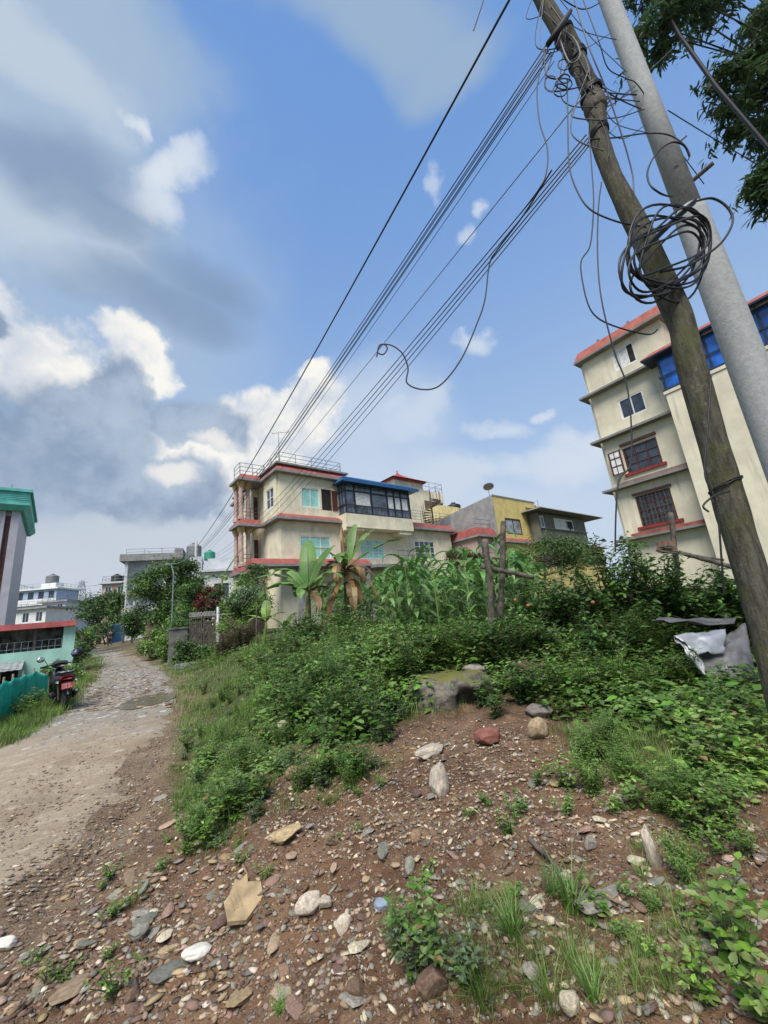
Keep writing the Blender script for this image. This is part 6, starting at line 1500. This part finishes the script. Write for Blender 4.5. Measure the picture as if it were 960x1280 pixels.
tree('shrub', 'leafy green shrub at the foot of the lane trees beside the path', gpt(180, 27), [bl(180,780,18,18,27), bl(205,795,24,15,23)], 6500, .15, [M_leaf_mid, M_leaf_dark], 103, .06, cat='shrub', clumps=34)
tree('shrub', 'rounded light green shrub leaning over the lane before the concrete wall', gpt(212, 19), [bl(212,808,20,16,19), bl(192,808,14,12,21),bl(228,800,14,14,18.6)], 8000, .12, [M_leaf_mid, M_leaf_light], 104, .05, cat='shrub', clumps=22)
tree('tree', 'red leaved ornamental tree above the iron gate', gpt(262, 19.5), [bl(256,750,9,17,19.5), bl(263,740,8,10,19.5), bl(264,764,8,10,19.3)], 2400, .14, [M_leaf_red, M_leaf_dark], 105, .05, clumps=22, two=.3)
tree('tree', 'reddish brown leaved shrub right of the red tree', gpt(276, 19), [bl(276,752,13,20,19), bl(285,765,12,14,18.6)], 2800, .13, [M_leaf_dark, M_leaf_maroon], 106, .06, clumps=22, two=.45)
tree('tree', 'pale green tree standing before the porch of the cream house', gpt(308, 17), [bl(308,748,22,26,17), bl(325,760,18,18,16.6), bl(295,765,14,18,17)], 8000, .11, [M_leaf_mid, M_leaf_dusty], 107, .09, clumps=44)
tree('shrub', 'dark drooping creeper on the balcony edge of the cream house', gpt(318, 20.5), [bl(322,716,13,14,20.5), bl(306,726,10,12,20.5)], 3600, .10, DK, 108, .06, cat='shrub', clumps=24)
tree('tree', 'dark round tree at the far left side of the lane end', gpt(124, 52), [bl(122,762,18,20,52), bl(134,752,12,15,53), bl(112,772,10,12,50)], 5200, .34, [M_leaf_dark, M_leaf_dark], 109, .3, clumps=40)
tree('tree', 'slim dark tree in front of the pinkish far block', gpt(146, 50), [bl(147,765,9,24,50), bl(152,748,7,12,50)], 2600, .32, DK, 110, .2, clumps=22)
tree('shrub', 'dark shrub at the far lane end before the blue gate', gpt(133, 47), [bl(126,788,16,10,47), bl(112,795,12,8,40)], 2600, .28, DK, 111, .1, cat='shrub', clumps=20)
tree('shrub', 'dark leafy shrub behind the mint shed corner', gpt(98, 24), [bl(99,812,9,20,24), bl(106,800,9,12,26)], 3200, .18, DK, 112, .07, cat='shrub', clumps=22)
tree('shrub', 'light green shrub on the left verge behind the scooter', gpt(78, 14.5), [bl(66,838,10,8,14), bl(88,840,12,9,15)], 1800, .11, [M_leaf_mid, M_leaf_light], 113, .03, cat='shrub', clumps=16)
tree('shrub', 'dark shrub overhanging the iron gate from the left', gpt(236, 18.4), [bl(228,790,14,18,18.4)], 2800, .13, DK, 114, .06, cat='shrub', clumps=20)
tree('shrub', 'bushy dark shrub growing in front of the low concrete wall by the gate', gpt(232, 16.2), [bl(231,814,13,13,16.2)], 2400, .11, DK, 121, .04, cat='shrub', clumps=16)
tree('shrub', 'green shrub in front of the brick garden wall', gpt(292, 14.5), [bl(290,785,18,9,15.5)], 2200, .10, [M_leaf_mid, M_leaf_light], 115, .04, cat='shrub', clumps=16)
tree('shrub', 'small dark shrub at the right foot of the iron gate', gpt(263, 16), [bl(262,812,8,12,16.0)], 1500, .10, DK, 116, .03, cat='shrub', clumps=12)
tree('tree', 'dark leaved tree at the gap between the cream and yellow houses', gpt(575, 24), [bl(572,695,16,10,24), bl(592,700,14,8,24)], 2600, .16, [M_leaf_dark, M_leaf_maroon], 117, .07, clumps=20)
tree('tree', 'leafy tree top before the yellow house seen over the shrubs', gpt(690, 18), [bl(690,690,38,16,18), bl(650,705,24,14,17), bl(725,698,22,12,18)], 6500, .13, DK, 118, .1, clumps=44)
# red and green croton hedge, one upright plant after another
cro = weed_mesh('croton', 130, .85, 11, .13, .26, .05, .35, [M_leaf_maroon, M_leaf_dusty, M_stem], two=.4, size_top=.8)
for i in range(13):
    q = at(274+i*3.4, 825, 14.8-.07*i); p = np.array([q[0], q[1]-.25*(i%2), 0]); p[2] = hz(p[0], p[1]); plant(cro, p, 'upright red and green croton in the short hedge before the brick wall', 'plant', 'croton hedge', None, random.uniform(.8,1.1), 'croton')
q = at(322, 815, 12.6); post('thin rusty post beside the croton hedge', (q[0], q[1], hz(q[0],q[1])-.1), (q[0]-.02, q[1], hz(q[0],q[1])+1.25), .022, 'thin_post')

# ---- overhead tree at the top right, its trunk standing outside the picture
def overhead():
    rg = np.random.default_rng(140); Yd = 4.7; base = np.array([9.6, 4.9, hz(9.6, 4.9)])
    t = thing('tree', 'overhead tree whose leafy branches hang into the top right corner', 'tree', tuple(base)); C = Cloud(); S = Cloud()
    fork = np.array([9.0, 4.8, 8.2])-base; S.tube([(0,0,-.2),(-.1,0,2.5),(-.2,.05,5.5),tuple(fork)], [.26,.22,.18,.10], 10)
    # the hanging masses as the photograph shows them: centre, spread in metres
    masses = [((800,-12),.34,.26),((838,8),.42,.34),((870,-18),.40,.3),((798,42),.22,.20),((820,62),.14,.12),((880,18),.24,.16),((900,-20),.3,.2),((770,-25),.2,.15),
              ((905,92),.22,.2),((932,68),.26,.24),((950,105),.3,.28),((918,130),.26,.22),((945,28),.22,.2),((905,135),.14,.12),((948,158),.24,.2),((965,60),.3,.4),((952,222),.18,.24),((915,160),.12,.14),((975,170),.3,.4),((965,5),.3,.25),((955,240),.12,.14)]
    for (px, py), rx, rz_ in masses:
        c = at(px, py, Yd+rg.uniform(-.5,.6))-base; st = fork+(c-fork)*.25+rg.normal(0,.2,3)
        S.tube([tuple(fork), tuple(st+np.array([0,0,.35])), tuple(c+np.array([.25,0,.3])), tuple(c)], [.02,.014,.009,.004], 6)
        ns = int(25*(rx*rz_/.1))+7
        for i in range(ns):
            d = rg.normal(0, 1, 3)*np.array([rx, rx*1.1, rz_])*.74; p0 = c+d*.35; p1 = c+d+np.array([0,0,-.05]); k_ = 6; tt = np.linspace(0,1,k_); P = p0+(p1-p0)*tt[:,None]; P[:,2] -= .12*tt**2
            S.tube([tuple(q) for q in P], [.006,.005,.004,.003,.002,.0015], 4)
            idx_ = np.repeat(np.arange(1,k_), 5); N = len(idx_); a = rg.uniform(0,6.28,N); b = P[idx_]+rg.normal(0,.035,(N,3)); ll = .15*rg.uniform(.6,1.2,N)
            C.leaves(b, np.stack([np.cos(a), np.sin(a), rg.uniform(-1.2,.1,N)], -1), np.stack([rg.normal(0,.6,N), rg.normal(0,.6,N), np.ones(N)], -1), ll, ll*.27, 0)
    link_mesh('crown', C.mesh('crown', [mat('leaf_overhead', (.052,.098,.034), rough=.5, var=.22, scale=1.4, island=.38, transl=.38, spec=.35)]), t); link_mesh('trunk', S.mesh('trunk', [mat('bark_dark', (.035,.030,.026), .9, .3, 9)]), t)
overhead()

# ------------------------------------------------------------------ maize field
def maize_mesh(seed, h):
    rg = np.random.default_rng(seed); C = Cloud(); C.tube([(0,0,-.1),(.01,0,h*.5),(.0,.01,h)], [.014,.012,.006], 6, 1)
    n = 11; az0 = rg.uniform(0, 6.28)
    for i in range(n):
        z = h*(.12+.86*i/n); az = az0+i*math.pi+rg.normal(0,.35); L = h*rg.uniform(.36,.52)*(1-.35*abs(i/n-.55)); el = rg.uniform(.9,1.25); k_ = 9; t = np.linspace(0,1,k_)
        r_ = L*np.cumsum(np.cos(el-t*rg.uniform(1.6,2.6)))/k_; zz_ = z+L*np.cumsum(np.sin(el-t*rg.uniform(1.6,2.5)))/k_
        P = np.stack([np.cos(az)*r_, np.sin(az)*r_, zz_], -1); w_ = .125*h/1.6*np.array([.5,.85,1,1,.95,.85,.68,.42,.06]); C.strip(P, w_, (-math.sin(az), math.cos(az), 0), 0, .28)
    return C.mesh('maize_plant', [M_maize, M_leaf_light])
MZ = [maize_mesh(i, 1.55+.1*i) for i in range(4)]
rg = np.random.default_rng(5); cnt = 0
for row in range(19):
    Yd = 7.4+row*.62
    for col in range(40):
        xx = -6.5+col*.46+rg.normal(0,.08); yv = Yd+rg.normal(0,.1)
        pr_ = proj_np(np.array([[xx, yv, hz(xx, yv)+1.3]]))[0]
        if not (397 < pr_[0] < 668) or edge_dist(np.array([xx]), np.array([yv]))[0] < 3.0 or yv < 7.2 or (pr_[0] < 470 and yv < 14.2): continue
        if cnt >= 292: break
        o = link_mesh('maize_plant', MZ[cnt%4]); o.location = (xx, yv, hz(xx, yv)); o.rotation_euler.z = rg.uniform(0,6.28); s_ = rg.uniform(.80,1.0); o.scale = (s_,s_,s_); cnt += 1
        tag(o, 'green maize plant with arching leaves in the plot before the cream house', 'maize plant', 'maize in the plot')

# ------------------------------------------------------------------ banana plants: each leaf a part
def banana_leaf(parent, base, az, L, wd, el0, bend, m, seed, tatter=.3, name='leaf'):
    rg = np.random.default_rng(seed); k_ = 22; t = np.linspace(0,1,k_); th = el0-bend*t**1.4
    r_ = L*np.cumsum(np.cos(th))/k_; z = L*np.cumsum(np.sin(th))/k_; d = np.array([math.cos(az), math.sin(az), 0]); sd = np.array([-math.sin(az), math.cos(az), 0])
    P = np.array(base)+d*r_[:,None]+np.array([0,0,1])*z[:,None]; C = Cloud(); w_ = wd*np.sin(np.pi*np.clip(t*.93+.05,0,1))**.55; w_[:3] *= [.15,.3,.7]
    C.tube([tuple(q) for q in P], list(np.linspace(.03,.006,k_)), 5, 0)
    for s_ in (-1, 1):
        i = 1
        while i < k_-1:
            n_ = rg.integers(2, 6) if tatter > .2 else rg.integers(5, 10); j = min(k_-1, i+n_); dr = rg.uniform(.1,.75)*tatter*2.2; row0, row1, row2 = [], [], []
            for q in range(i, j+1):
                e = sd*s_*w_[q]*.5; tn = d*.12*w_[q]
                row0.append(P[q]+np.array([0,0,.006])); row1.append(P[q]+e*.55+tn*.5+np.array([0,0,.10*w_[q]-dr*.10])); row2.append(P[q]+e*(1-.3*dr)+tn+np.array([0,0,.10*w_[q]-dr*.42*w_[q]]))
            K = len(row0); V = np.array(row0+row1+row2); f = []
            for q in range(K-1):
                for r2 in range(2): f.append((r2*K+q, r2*K+q+1, (r2+1)*K+q+1, (r2+1)*K+q))
            C._add(V, None, np.array(f), 0)
            i = j if rg.random() > tatter*.5 else j
    return link_mesh(name, C.mesh(name, [m]), parent)
def banana(label, p, h, leaves, stem_m=M_banana, r=.11):
    t = thing('banana_plant', label, 'banana plant', tuple(p)); MB().tube([(0,0,-.1),(.02,0,h*.35),(.05,.02,h*.7),(.06,.03,h)], [r,r*.9,r*.7,r*.4], 12).build('stem', stem_m, t, smooth=True)
    for i, (az, L, wd, el, bend, m, tt) in enumerate(leaves): banana_leaf(t, (.06,.03,h*.96), rad(az), L, wd, rad(el), rad(bend), m, 200+i+int(abs(p[0])*10), tt)
    return t
M_stem_b = mat('banana_stem', (.16,.155,.06), .7, .35, 6, .2, 30)
def bpt(px, Yd): q = at(px, 750, Yd); return (q[0], q[1], hz(q[0], q[1]))
# the green one left, the half dried one right of it, young ones at the bank's left end
banana('green banana plant with broad leaves before the cream house', bpt(383, 12.0), 1.35, [(95,1.9,.55,80,32,M_banana,.12),(45,1.9,.52,72,45,M_banana,.2),(150,1.8,.46,62,80,M_banana,.45),(185,2.0,.5,48,85,M_leaf_mid,.5),(215,1.7,.5,35,95,M_banana,.6),(330,1.5,.45,50,95,M_leaf_mid,.5),(270,1.3,.42,30,100,M_banana,.5),(5,1.1,.3,30,120,M_leaf_dry,.6),(120,1.5,.46,40,100,M_leaf_mid,.5),(300,1.2,.3,0,80,M_leaf_dry,.7)], M_stem_b)
banana('half dried banana plant with brown hanging leaves behind the green one', bpt(432, 13.0), 1.95, [(35,2.1,.55,68,50,M_leaf_mid,.25),(10,2.2,.5,42,40,M_banana,.3),(60,1.9,.5,78,30,M_banana,.2),(100,1.7,.26,84,22,M_leaf_dry,.6),(285,1.8,.4,-25,60,M_leaf_dry,.7),(240,1.9,.4,-38,45,M_leaf_dry,.7),(330,1.7,.4,-12,80,M_leaf_dry,.7),(200,1.7,.36,-30,50,M_leaf_dry,.7),(140,1.4,.34,60,150,M_leaf_dry,.7),(260,1.5,.36,35,150,M_leaf_dry,.7),(310,1.4,.34,30,150,M_leaf_dry,.7),(355,1.2,.34,30,130,M_leaf_dry,.7),(230,1.6,.4,15,110,M_banana,.6),(170,1.6,.45,66,70,M_leaf_mid,.4),(270,1.7,.42,50,110,M_leaf_mid,.5),(320,1.3,.34,-45,40,M_leaf_dry,.7)], M_stem_b)
banana('young bright banana plant at the left end of the bank', bpt(329, 13.0), .75, [(100,.75,.34,78,25,M_leaf_light,.05),(175,.85,.26,40,60,M_leaf_light,.15),(20,.7,.28,45,60,M_banana,.15),(230,.7,.26,35,80,M_banana,.2),(320,.6,.24,45,80,M_leaf_light,.2)], M_leaf_light, .06)
banana('small banana sprout beside the young bright banana plant', bpt(352, 12.0), .45, [(60,.7,.24,60,50,M_leaf_light,.1),(190,.75,.24,55,60,M_banana,.1),(300,.5,.2,50,60,M_leaf_light,.1)], M_leaf_light, .05)
banana('tall banana plant with one upright leaf between the white house and the porch', bpt(276, 22.0), 3.2, [(20,1.9,.42,62,10,M_leaf_light,.05),(200,1.3,.4,30,80,M_leaf_dusty,.6),(100,1.0,.4,35,90,M_leaf_dusty,.5),(300,1.1,.4,25,90,M_leaf_mid,.6)], M_stem_b)
banana('small banana plant at the far left side of the lane', bpt(104, 30), 1.1, [(20,1.6,.5,70,50,M_leaf_light,.2),(120,1.4,.5,60,70,M_banana,.2),(200,1.5,.5,50,70,M_leaf_light,.2),(300,1.4,.5,55,60,M_banana,.2)], M_stem_b)

# ------------------------------------------------------------------ stones
def stone_mesh(seed, sub, flat, sharp):
    bm = bmesh.new(); bmesh.ops.create_icosphere(bm, subdivisions=max(1, sub), radius=.5); rs = random.Random(seed)
    planes = [(Vector((rs.gauss(0,1), rs.gauss(0,1), rs.gauss(0,1))).normalized(), rs.uniform(.26,.44)) for _ in range(int(3+9*sharp))]
    ph = rs.uniform(0, 50)
    for v in bm.verts:
        c = v.co
        for n, d in planes:
            e = c.dot(n)-d
            if e > 0: c = c-n*e*(.55+.45*sharp)
        k_ = 1+.22*float(vnoise(c.x*3+ph, c.y*3+c.z*2.1, 1.0))+.11*float(vnoise(c.x*8+ph, c.z*8+c.y*5, 1.0)); v.co = c*k_
        v.co.z *= flat
    me = bpy.data.meshes.new('stone'); bm.to_mesh(me); bm.free()
    if sub > 1: me.polygons.foreach_set('use_smooth', [sharp < .5]*len(me.polygons))
    return me
def stone_mat(name, c): return mat(name, c, .88, .22, 9, .45, 50, obrand=.28)
SM = [stone_mat('stone_pale', (.45,.385,.285)), stone_mat('stone_tan', (.33,.235,.145)), stone_mat('stone_grey', (.24,.215,.175)), stone_mat('stone_brown', (.17,.105,.07)), stone_mat('stone_slate', (.20,.195,.155)), stone_mat('stone_rose', (.28,.175,.115))]
SHAPES = [(1,.55,.75),(2,.42,.85),(3,.3,.95),(4,.65,.3),(5,.36,1.0),(6,.5,.9),(7,.25,1.0),(8,.7,.8),(9,.45,1.0)]
STN = []
for sh in SHAPES:
    for mi in range(6):
        if (sh[0]+mi) % 2 == 0: continue
        me = stone_mesh(sh[0]*7, 3, sh[1], sh[2]); me.materials.append(SM[mi]); STN.append(me)
RUB = [(0,1215),(130,1085),(200,990),(250,1050),(310,1010),(370,965),(450,960),(530,930),(640,925),(770,985),(830,1050),(900,1015),(960,1010),(960,1190),(860,1180),(760,1150),(600,1150),(470,1190),(440,1280),(0,1280)]
rs = random.Random(21)
pts = scatter(RUB, 232, 22, 9)
for i, p in enumerate(pts):
    o = link_mesh('stone', rs.choice(STN)); d = np.linalg.norm(p-CAM); s_ = (.030+.055*rs.random()**2.6)*(.75+.12*d); leftish = proj_np(p[None])[0][0] < 330
    o.scale = (s_*rs.uniform(.9,1.9 if leftish else 1.5), s_*rs.uniform(.7,1.0), s_*rs.uniform(.6,1.0)); o.location = (p[0], p[1], p[2]+s_*.08); o.rotation_euler = (rs.uniform(-.35,.35), rs.uniform(-.35,.35), rs.uniform(0,6.28))
    tag(o, 'small loose stone among the many on the brown rubble slope', 'stone', 'loose stones on the rubble slope')
def pebbles(polys, seed, mats, name):
    rg = np.random.default_rng(seed); protos = []
    for k_ in range(10):
        me = stone_mesh(300+k_, 1, rg.uniform(.3,.7), rg.uniform(.7,1.0)); V = np.array([v.co[:] for v in me.vertices]); T = np.array([p_.vertices[:] for p_ in me.polygons]); protos.append((V, T)); bpy.data.meshes.remove(me)
    VV, FF, MM, n = [], [], [], 0
    for poly, cnt_, s0, s1, flat, embed, *lift in polys:
        for p in scatter(poly, cnt_, int(rg.integers(1e6))):
            V, T = protos[rg.integers(10)]; s_ = s0+(s1-s0)*rg.random()**3; a = rg.uniform(0,6.28); ca, sa = math.cos(a), math.sin(a)
            S = V*np.array([s_*rg.uniform(.8,1.8), s_*rg.uniform(.6,1), s_*flat]); tl = rg.normal(0,.35)*(flat > .5); S = S@np.array([[ca,sa,0],[-sa,ca,0],[0,0,1]]); S[:,2] += S[:,0]*tl
            VV.append(S+p+np.array([0,0,s_*embed*rg.uniform(-1.6, 1.5)+(lift[0] if lift else 0)])); FF.append(T+n); MM.append(np.full(len(T), rg.choice(len(mats), p=[.13,.24,.10,.36,.08,.09]))); n += len(V)
    o = link_mesh(name, fast_mesh(name, np.concatenate(VV), [np.concatenate(FF)], mats, np.concatenate(MM))); o['kind'] = 'stuff'; return o
PM = [mat('pebble_'+nm, c, .88, .2, 14, .3, 60, island=.35) for nm, c in (('pale',(.45,.385,.28)),('tan',(.33,.235,.145)),('grey',(.22,.195,.155)),('brown',(.155,.095,.062)),('slate',(.19,.18,.145)),('rose',(.26,.16,.105)))]
RUB2 = [(0,1190),(120,1075),(185,950),(215,960),(250,1060),(310,1000),(370,950),(450,945),(530,915),(660,915),(800,985),(830,1040),(900,1000),(960,1000),(960,1280),(0,1280)]
pebbles([(RUB2, 13000, .008, .046, .75, .12), ([(330,960),(450,930),(520,900),(660,905),(760,960),(820,1030),(700,1060),(450,1060),(300,1040)], 7000, .010, .040, .8, .12), ([(207,880),(226,930),(212,1000),(160,1075),(80,1130),(120,1030),(185,905)], 1800, .008, .05, .5, .08), ([(0,1180),(130,1080),(300,1060),(330,1280),(0,1280)], 1500, .02, .07, .35, .12)], 31, PM, 'gravel')
pebbles([([(0,1000),(60,935),(110,880),(215,880),(205,950),(180,1000),(80,1120),(0,1180)], 3600, .006, .045, .4, .10, .02), ([(75,893),(104,863),(124,829),(130,812),(150,812),(190,836),(208,857),(213,885)], 4600, .04, .19, .26, .05, .018)], 33, PM, 'lane_stones')

def rock(px, py, wpx, hpx, m, label, seed, flat=.6, sharp=.7, rz=0.0, up=.35, cat='stone', name='stone', tilt=0.0, elong=1.0):
    """one stone of the size it has in the photograph, resting on the slope at that pixel"""
    p = G(px, py+hpx*.35); k_ = float((p-CAM)@Fw)/F*.92; me = stone_mesh(seed, 4, 1.0, sharp); me.polygons.foreach_set('use_smooth', [True]*len(me.polygons)); me.materials.append(m); o = link_mesh(name, me)
    o.scale = (wpx*k_*1.15, wpx*k_*.8*elong, hpx*k_*1.15*max(flat, .3)); o.location = (p[0], p[1], p[2]+hpx*k_*up*.75); o.rotation_euler = (tilt, random.uniform(-.1,.1), rz); return tag(o, label, cat)
rock(550, 975, 26, 46, SM[0], 'upright tan stone standing at the top of the rubble slope', 401, .9, 0.90, .3)
rock(611, 921, 46, 26, mat('brick_chunk', (.22,.085,.06), .9, .25, 9, .5, 45), 'reddish broken brick lump below the mossy stone', 402, .8, 1.00, .4, name='brick_lump', cat='brick')
rock(675, 911, 34, 26, SM[1], 'rounded tan boulder right of the reddish brick lump', 403, .9, 0.60, .8, name='boulder', cat='boulder')
rock(676, 888, 36, 24, SM[2], 'grey boulder with pale lichen behind the rounded tan boulder', 404, .9, 0.80, .2, name='boulder', cat='boulder')
rock(597, 848, 36, 26, SM[2], 'grey rock lying on the right end of the mossy stone', 405, .9, 1.00, .1, .7)
rock(538, 937, 44, 18, SM[0], 'long pale stone in front of the mossy stone', 406, .8, 1.00, .5)
rock(357, 1043, 42, 22, SM[1], 'flat tan stone half buried left on the rubble slope', 407, .55, 0.80, .5)
rock(415, 1049, 26, 20, SM[3], 'dark brown stone right of the flat tan one', 408, .8, 0.80)
rock(386, 1130, 32, 32, SM[0], 'angular off-white stone, left of a touching pair', 409, .7, 1.00, .4); rock(404, 1128, 22, 22, SM[0], 'rounded off-white stone, right of a touching pair', 410, .7, 0.80)
rock(430, 1158, 22, 24, SM[0], 'cream coloured blunt stone below the off-white pair', 411, .9, 0.80); rock(248, 1194, 36, 18, mat('stone_white', (.60,.57,.49), .8, .15, 9, .3, 50), 'smooth white elongated stone at lower left', 412, .7, 0.15, .5)
rock(477, 1136, 18, 15, mat('stone_blue', (.20,.25,.31), .7, .15, 12, .2, 50), 'small bluish round stone in the middle of the slope', 413, .9, 0.10)
rock(514, 1092, 16, 26, SM[4], 'pale greenish oval stone standing left of centre', 414, .8, 0.20, 1.1); rock(740, 1060, 18, 26, SM[2], 'speckled grey stone right of the dry stick', 415, .9, 0.70)
rock(823, 1068, 22, 60, SM[0], 'tall pointed cream stone set upright beside the feathery weed', 416, .95, 1.00, .6, .45, tilt=-.15); rock(795, 1078, 26, 14, SM[0], 'pale oblong stone left of the tall pointed one', 417, .7, 0.70, -.4)
rock(748, 1132, 52, 18, SM[2], 'long grey driftwood-like stone right of centre', 418, .7, 1.00, .1); rock(768, 1125, 22, 18, SM[2], 'grey knob stone at the end of the driftwood-like one', 419, .8, 0.80)
rock(706, 1098, 22, 14, SM[0], 'pale stone at the lower end of the dry stick', 420, .8, 0.90); rock(667, 1235, 22, 22, SM[2], 'grey rounded stone in the grass at the bottom', 421, .8, 0.70)
rock(718, 1262, 26, 44, SM[0], 'large pale stone cut low at the bottom edge', 422, .6, 1.00); rock(368, 968, 24, 17, SM[1], 'rounded tan stone under the dusty grey green weed', 423, .9, 0.20)
rock(362, 907, 34, 18, SM[0], 'white limestone lump in the grass of the bank', 424, .8, 1.00); rock(543, 1236, 40, 40, SM[3], 'flat brown stone leaning in the weeds at the bottom centre', 425, .9, 1.00, .3, .4, tilt=.4)
rock(4, 1186, 26, 22, mat('stone_white', ()), 'white stone on the lane rim at the left edge', 426, .6, 0.90); rock(440, 862, 26, 22, SM[0], 'pale rock peeping out of the weeds left of the mossy stone', 427, .9, 0.90)
rock(660, 835, 60, 26, SM[3], 'brown earth covered rock among weeds right of the mossy stone', 428, .7, 0.80); rock(812, 1216, 24, 18, SM[1], 'tan stone by the little heart leaved plant', 429, .7, 0.80); rock(872, 1160, 28, 18, SM[1], 'tan stone left of the big leaved plant', 430, .7, 0.80); rock(886, 1188, 26, 18, SM[0], 'cream stone just below the tan one by the big leaved plant', 431, .7, 0.80)
rock(183, 1150, 32, 12, SM[4], 'slate flake near the lone grass tuft', 432, .5, 1.00, .9); rock(172, 1165, 26, 26, SM[4], 'pale slate slab leaning below the lone grass tuft', 433, .5, 1.00, .3, tilt=.5); rock(92, 1240, 60, 16, SM[1], 'long tan stone bar at the lower left', 434, .6, 1.00, .7); rock(215, 1215, 46, 14, SM[4], 'greenish slate bar below the smooth white stone', 435, .6, 1.00, .5); rock(300, 1245, 40, 16, SM[1], 'brownish stone bar at the bottom left of centre', 436, .6, 1.00, .6)

# mossy block of the old retaining wall
def boulder():
    p0 = Vector(at(518, 852, 4.62)); p1 = Vector(at(598, 842, 4.95)); w_ = (p1-p0).length+.08; ang = math.atan2(p1.y-p0.y, p1.x-p0.x); zb = hz(.35, 4.35)-.25; zt = p0.z-.01
    bm = bmesh.new(); bmesh.ops.create_cube(bm, size=1); bmesh.ops.subdivide_edges(bm, edges=bm.edges[:], cuts=23, use_grid_fill=True)
    cuts = [(Vector((-.8,-.5,.35)).normalized(), .50), (Vector((-.3,-.8,.6)).normalized(), .52), (Vector((-.75,-.6,-.3)).normalized(), .50), (Vector((.2,-.7,.7)).normalized(), .56), (Vector((-.9,.1,.5)).normalized(), .54), (Vector((-.4,-.9,-.1)).normalized(), .47)]
    for v in bm.verts:
        for n_, d_ in cuts:
            e_ = v.co.dot(n_)-d_
            if e_ > 0: v.co -= n_*e_*.9
        c = v.co.copy(); n = c.normalized()
        c = c*1.0
        k_ = 1+.18*float(vnoise(c.x*2.2+7, c.z*2.2+c.y*1.7, 1.0))+.10*float(vnoise(c.x*6, c.y*6+c.z*5, 1.0))+.05*float(vnoise(c.x*15, c.y*15+c.z*13, 1.0))
        x = c.x*k_; y = c.y*k_; z = c.z*(1+.10*float(vnoise(c.x*4, c.y*4+3, 1.0))+.06*float(vnoise(c.x*9, c.y*9+3, 1.0)))
        if x > -.10 and y < 0: y += .32*min(1, (x+.10)*(5+4*float(vnoise(c.z*4, 2.2, 1.0))))*max(0, min(1, (.32+.22*float(vnoise(x*5, 7.7, 1.0))-z)*4))*max(0, min(1, (.47-x)*12))   # hollow on the right of the face
        v.co = Vector((x*w_, y*.62, z*(zt-zb)))
    me = bpy.data.meshes.new('boulder'); bm.to_mesh(me); bm.free(); me.polygons.foreach_set('use_smooth', [True]*len(me.polygons))
    m = bpy.data.materials.new('mossy_stone'); m.use_nodes = True; T = NT(m.node_tree); out = T.n('ShaderNodeOutputMaterial'); b = T.n('ShaderNodeBsdfPrincipled'); geo = T.n('ShaderNodeNewGeometry'); P = geo.outputs['Position']
    n1 = T.noise(P, 7, 6, .65); n2 = T.noise(P, 30, 5, .7); sn = T.n('ShaderNodeSeparateXYZ'); T.put(sn.inputs[0], geo.outputs['Normal'])
    c = T.mix(T.ramp(n1.outputs[0], .35, .65), (.060,.052,.040), (.21,.185,.148)); c = T.mix(T.ramp(n2.outputs[0], .55, .75), c, (.30,.28,.24))
    mo = T.ramp(T.math('MULTIPLY_ADD', n1.outputs[0], 2.2, sn.outputs['Z']), 1.75, 2.15); c = T.mix(mo, c, T.mix(n2.outputs[0], (.060,.072,.012), (.19,.18,.030)))
    T.put(b.inputs['Base Color'], c); b.inputs['Roughness'].default_value = .92; bp = T.n('ShaderNodeBump'); bp.inputs['Strength'].default_value = .7; bp.inputs['Distance'].default_value = .03
    T.put(bp.inputs['Height'], T.math('ADD', n1.outputs[0], n2.outputs[0])); T.put(b.inputs['Normal'], bp.outputs[0]); T.t.links.new(b.outputs[0], out.inputs[0]); me.materials.append(m)
    o = link_mesh('boulder', me); o.location = (p0+p1)/2; o.location.z = (zt+zb)/2; o.location.y += .16; o.rotation_euler.z = ang; tag(o, 'big grey block of stone with a mossy top in the middle of the bank', 'boulder')
boulder()
# broken tile-like slab, dry sticks
p = G(304, 1135); k_ = float((p-CAM)@Fw)/F
m_ = MB(); out_ = [(-.5,-.35),(-.1,-.6),(.45,-.30),(.55,.15),(.25,.35),(.32,.62),(.08,.52),(-.02,.66),(-.28,.30),(-.45,.2)]
m_.prism([(x*46*k_, y*50*k_) for x, y in out_], -.012, .012)
for i in range(3): m_.box(-.3*46*k_+i*.018, -.3*46*k_+i*.018+.006, -.2*50*k_, .2*50*k_, .0125, .017)
o = m_.build('broken_slab', SM[1], bevel=.004); o.location = (p[0], p[1], p[2]+.03); o.rotation_euler = (rad(14), rad(-8), rad(35)); tag(o, 'broken jagged beige slab lying on the rubble at lower left', 'slab')
def stick(label, a, b, r):
    a, b = G(*a, .02), G(*b, .02); n = 9; o_ = Vector(a); m_ = MB(); m_.tube([Vector(a).lerp(Vector(b), i/n)-o_+Vector((0, 0, .012*float(vnoise(i*.8, a[0]*7, 1.0)))) for i in range(n+1)], [r*(1-.4*i/n) for i in range(n+1)], 7); o = m_.build('stick', M_wood_old, smooth=True); o.location = o_; return tag(o, label, 'stick')
stick('dry brown stick on the rubble slope right of centre', (664, 1062), (704, 1098), .013); stick('pale dry stick lying in the weeds below the scrap metal', (798, 858), (838, 876), .014); stick('second dry stick in the weeds below the scrap metal', (780, 888), (830, 878), .012)
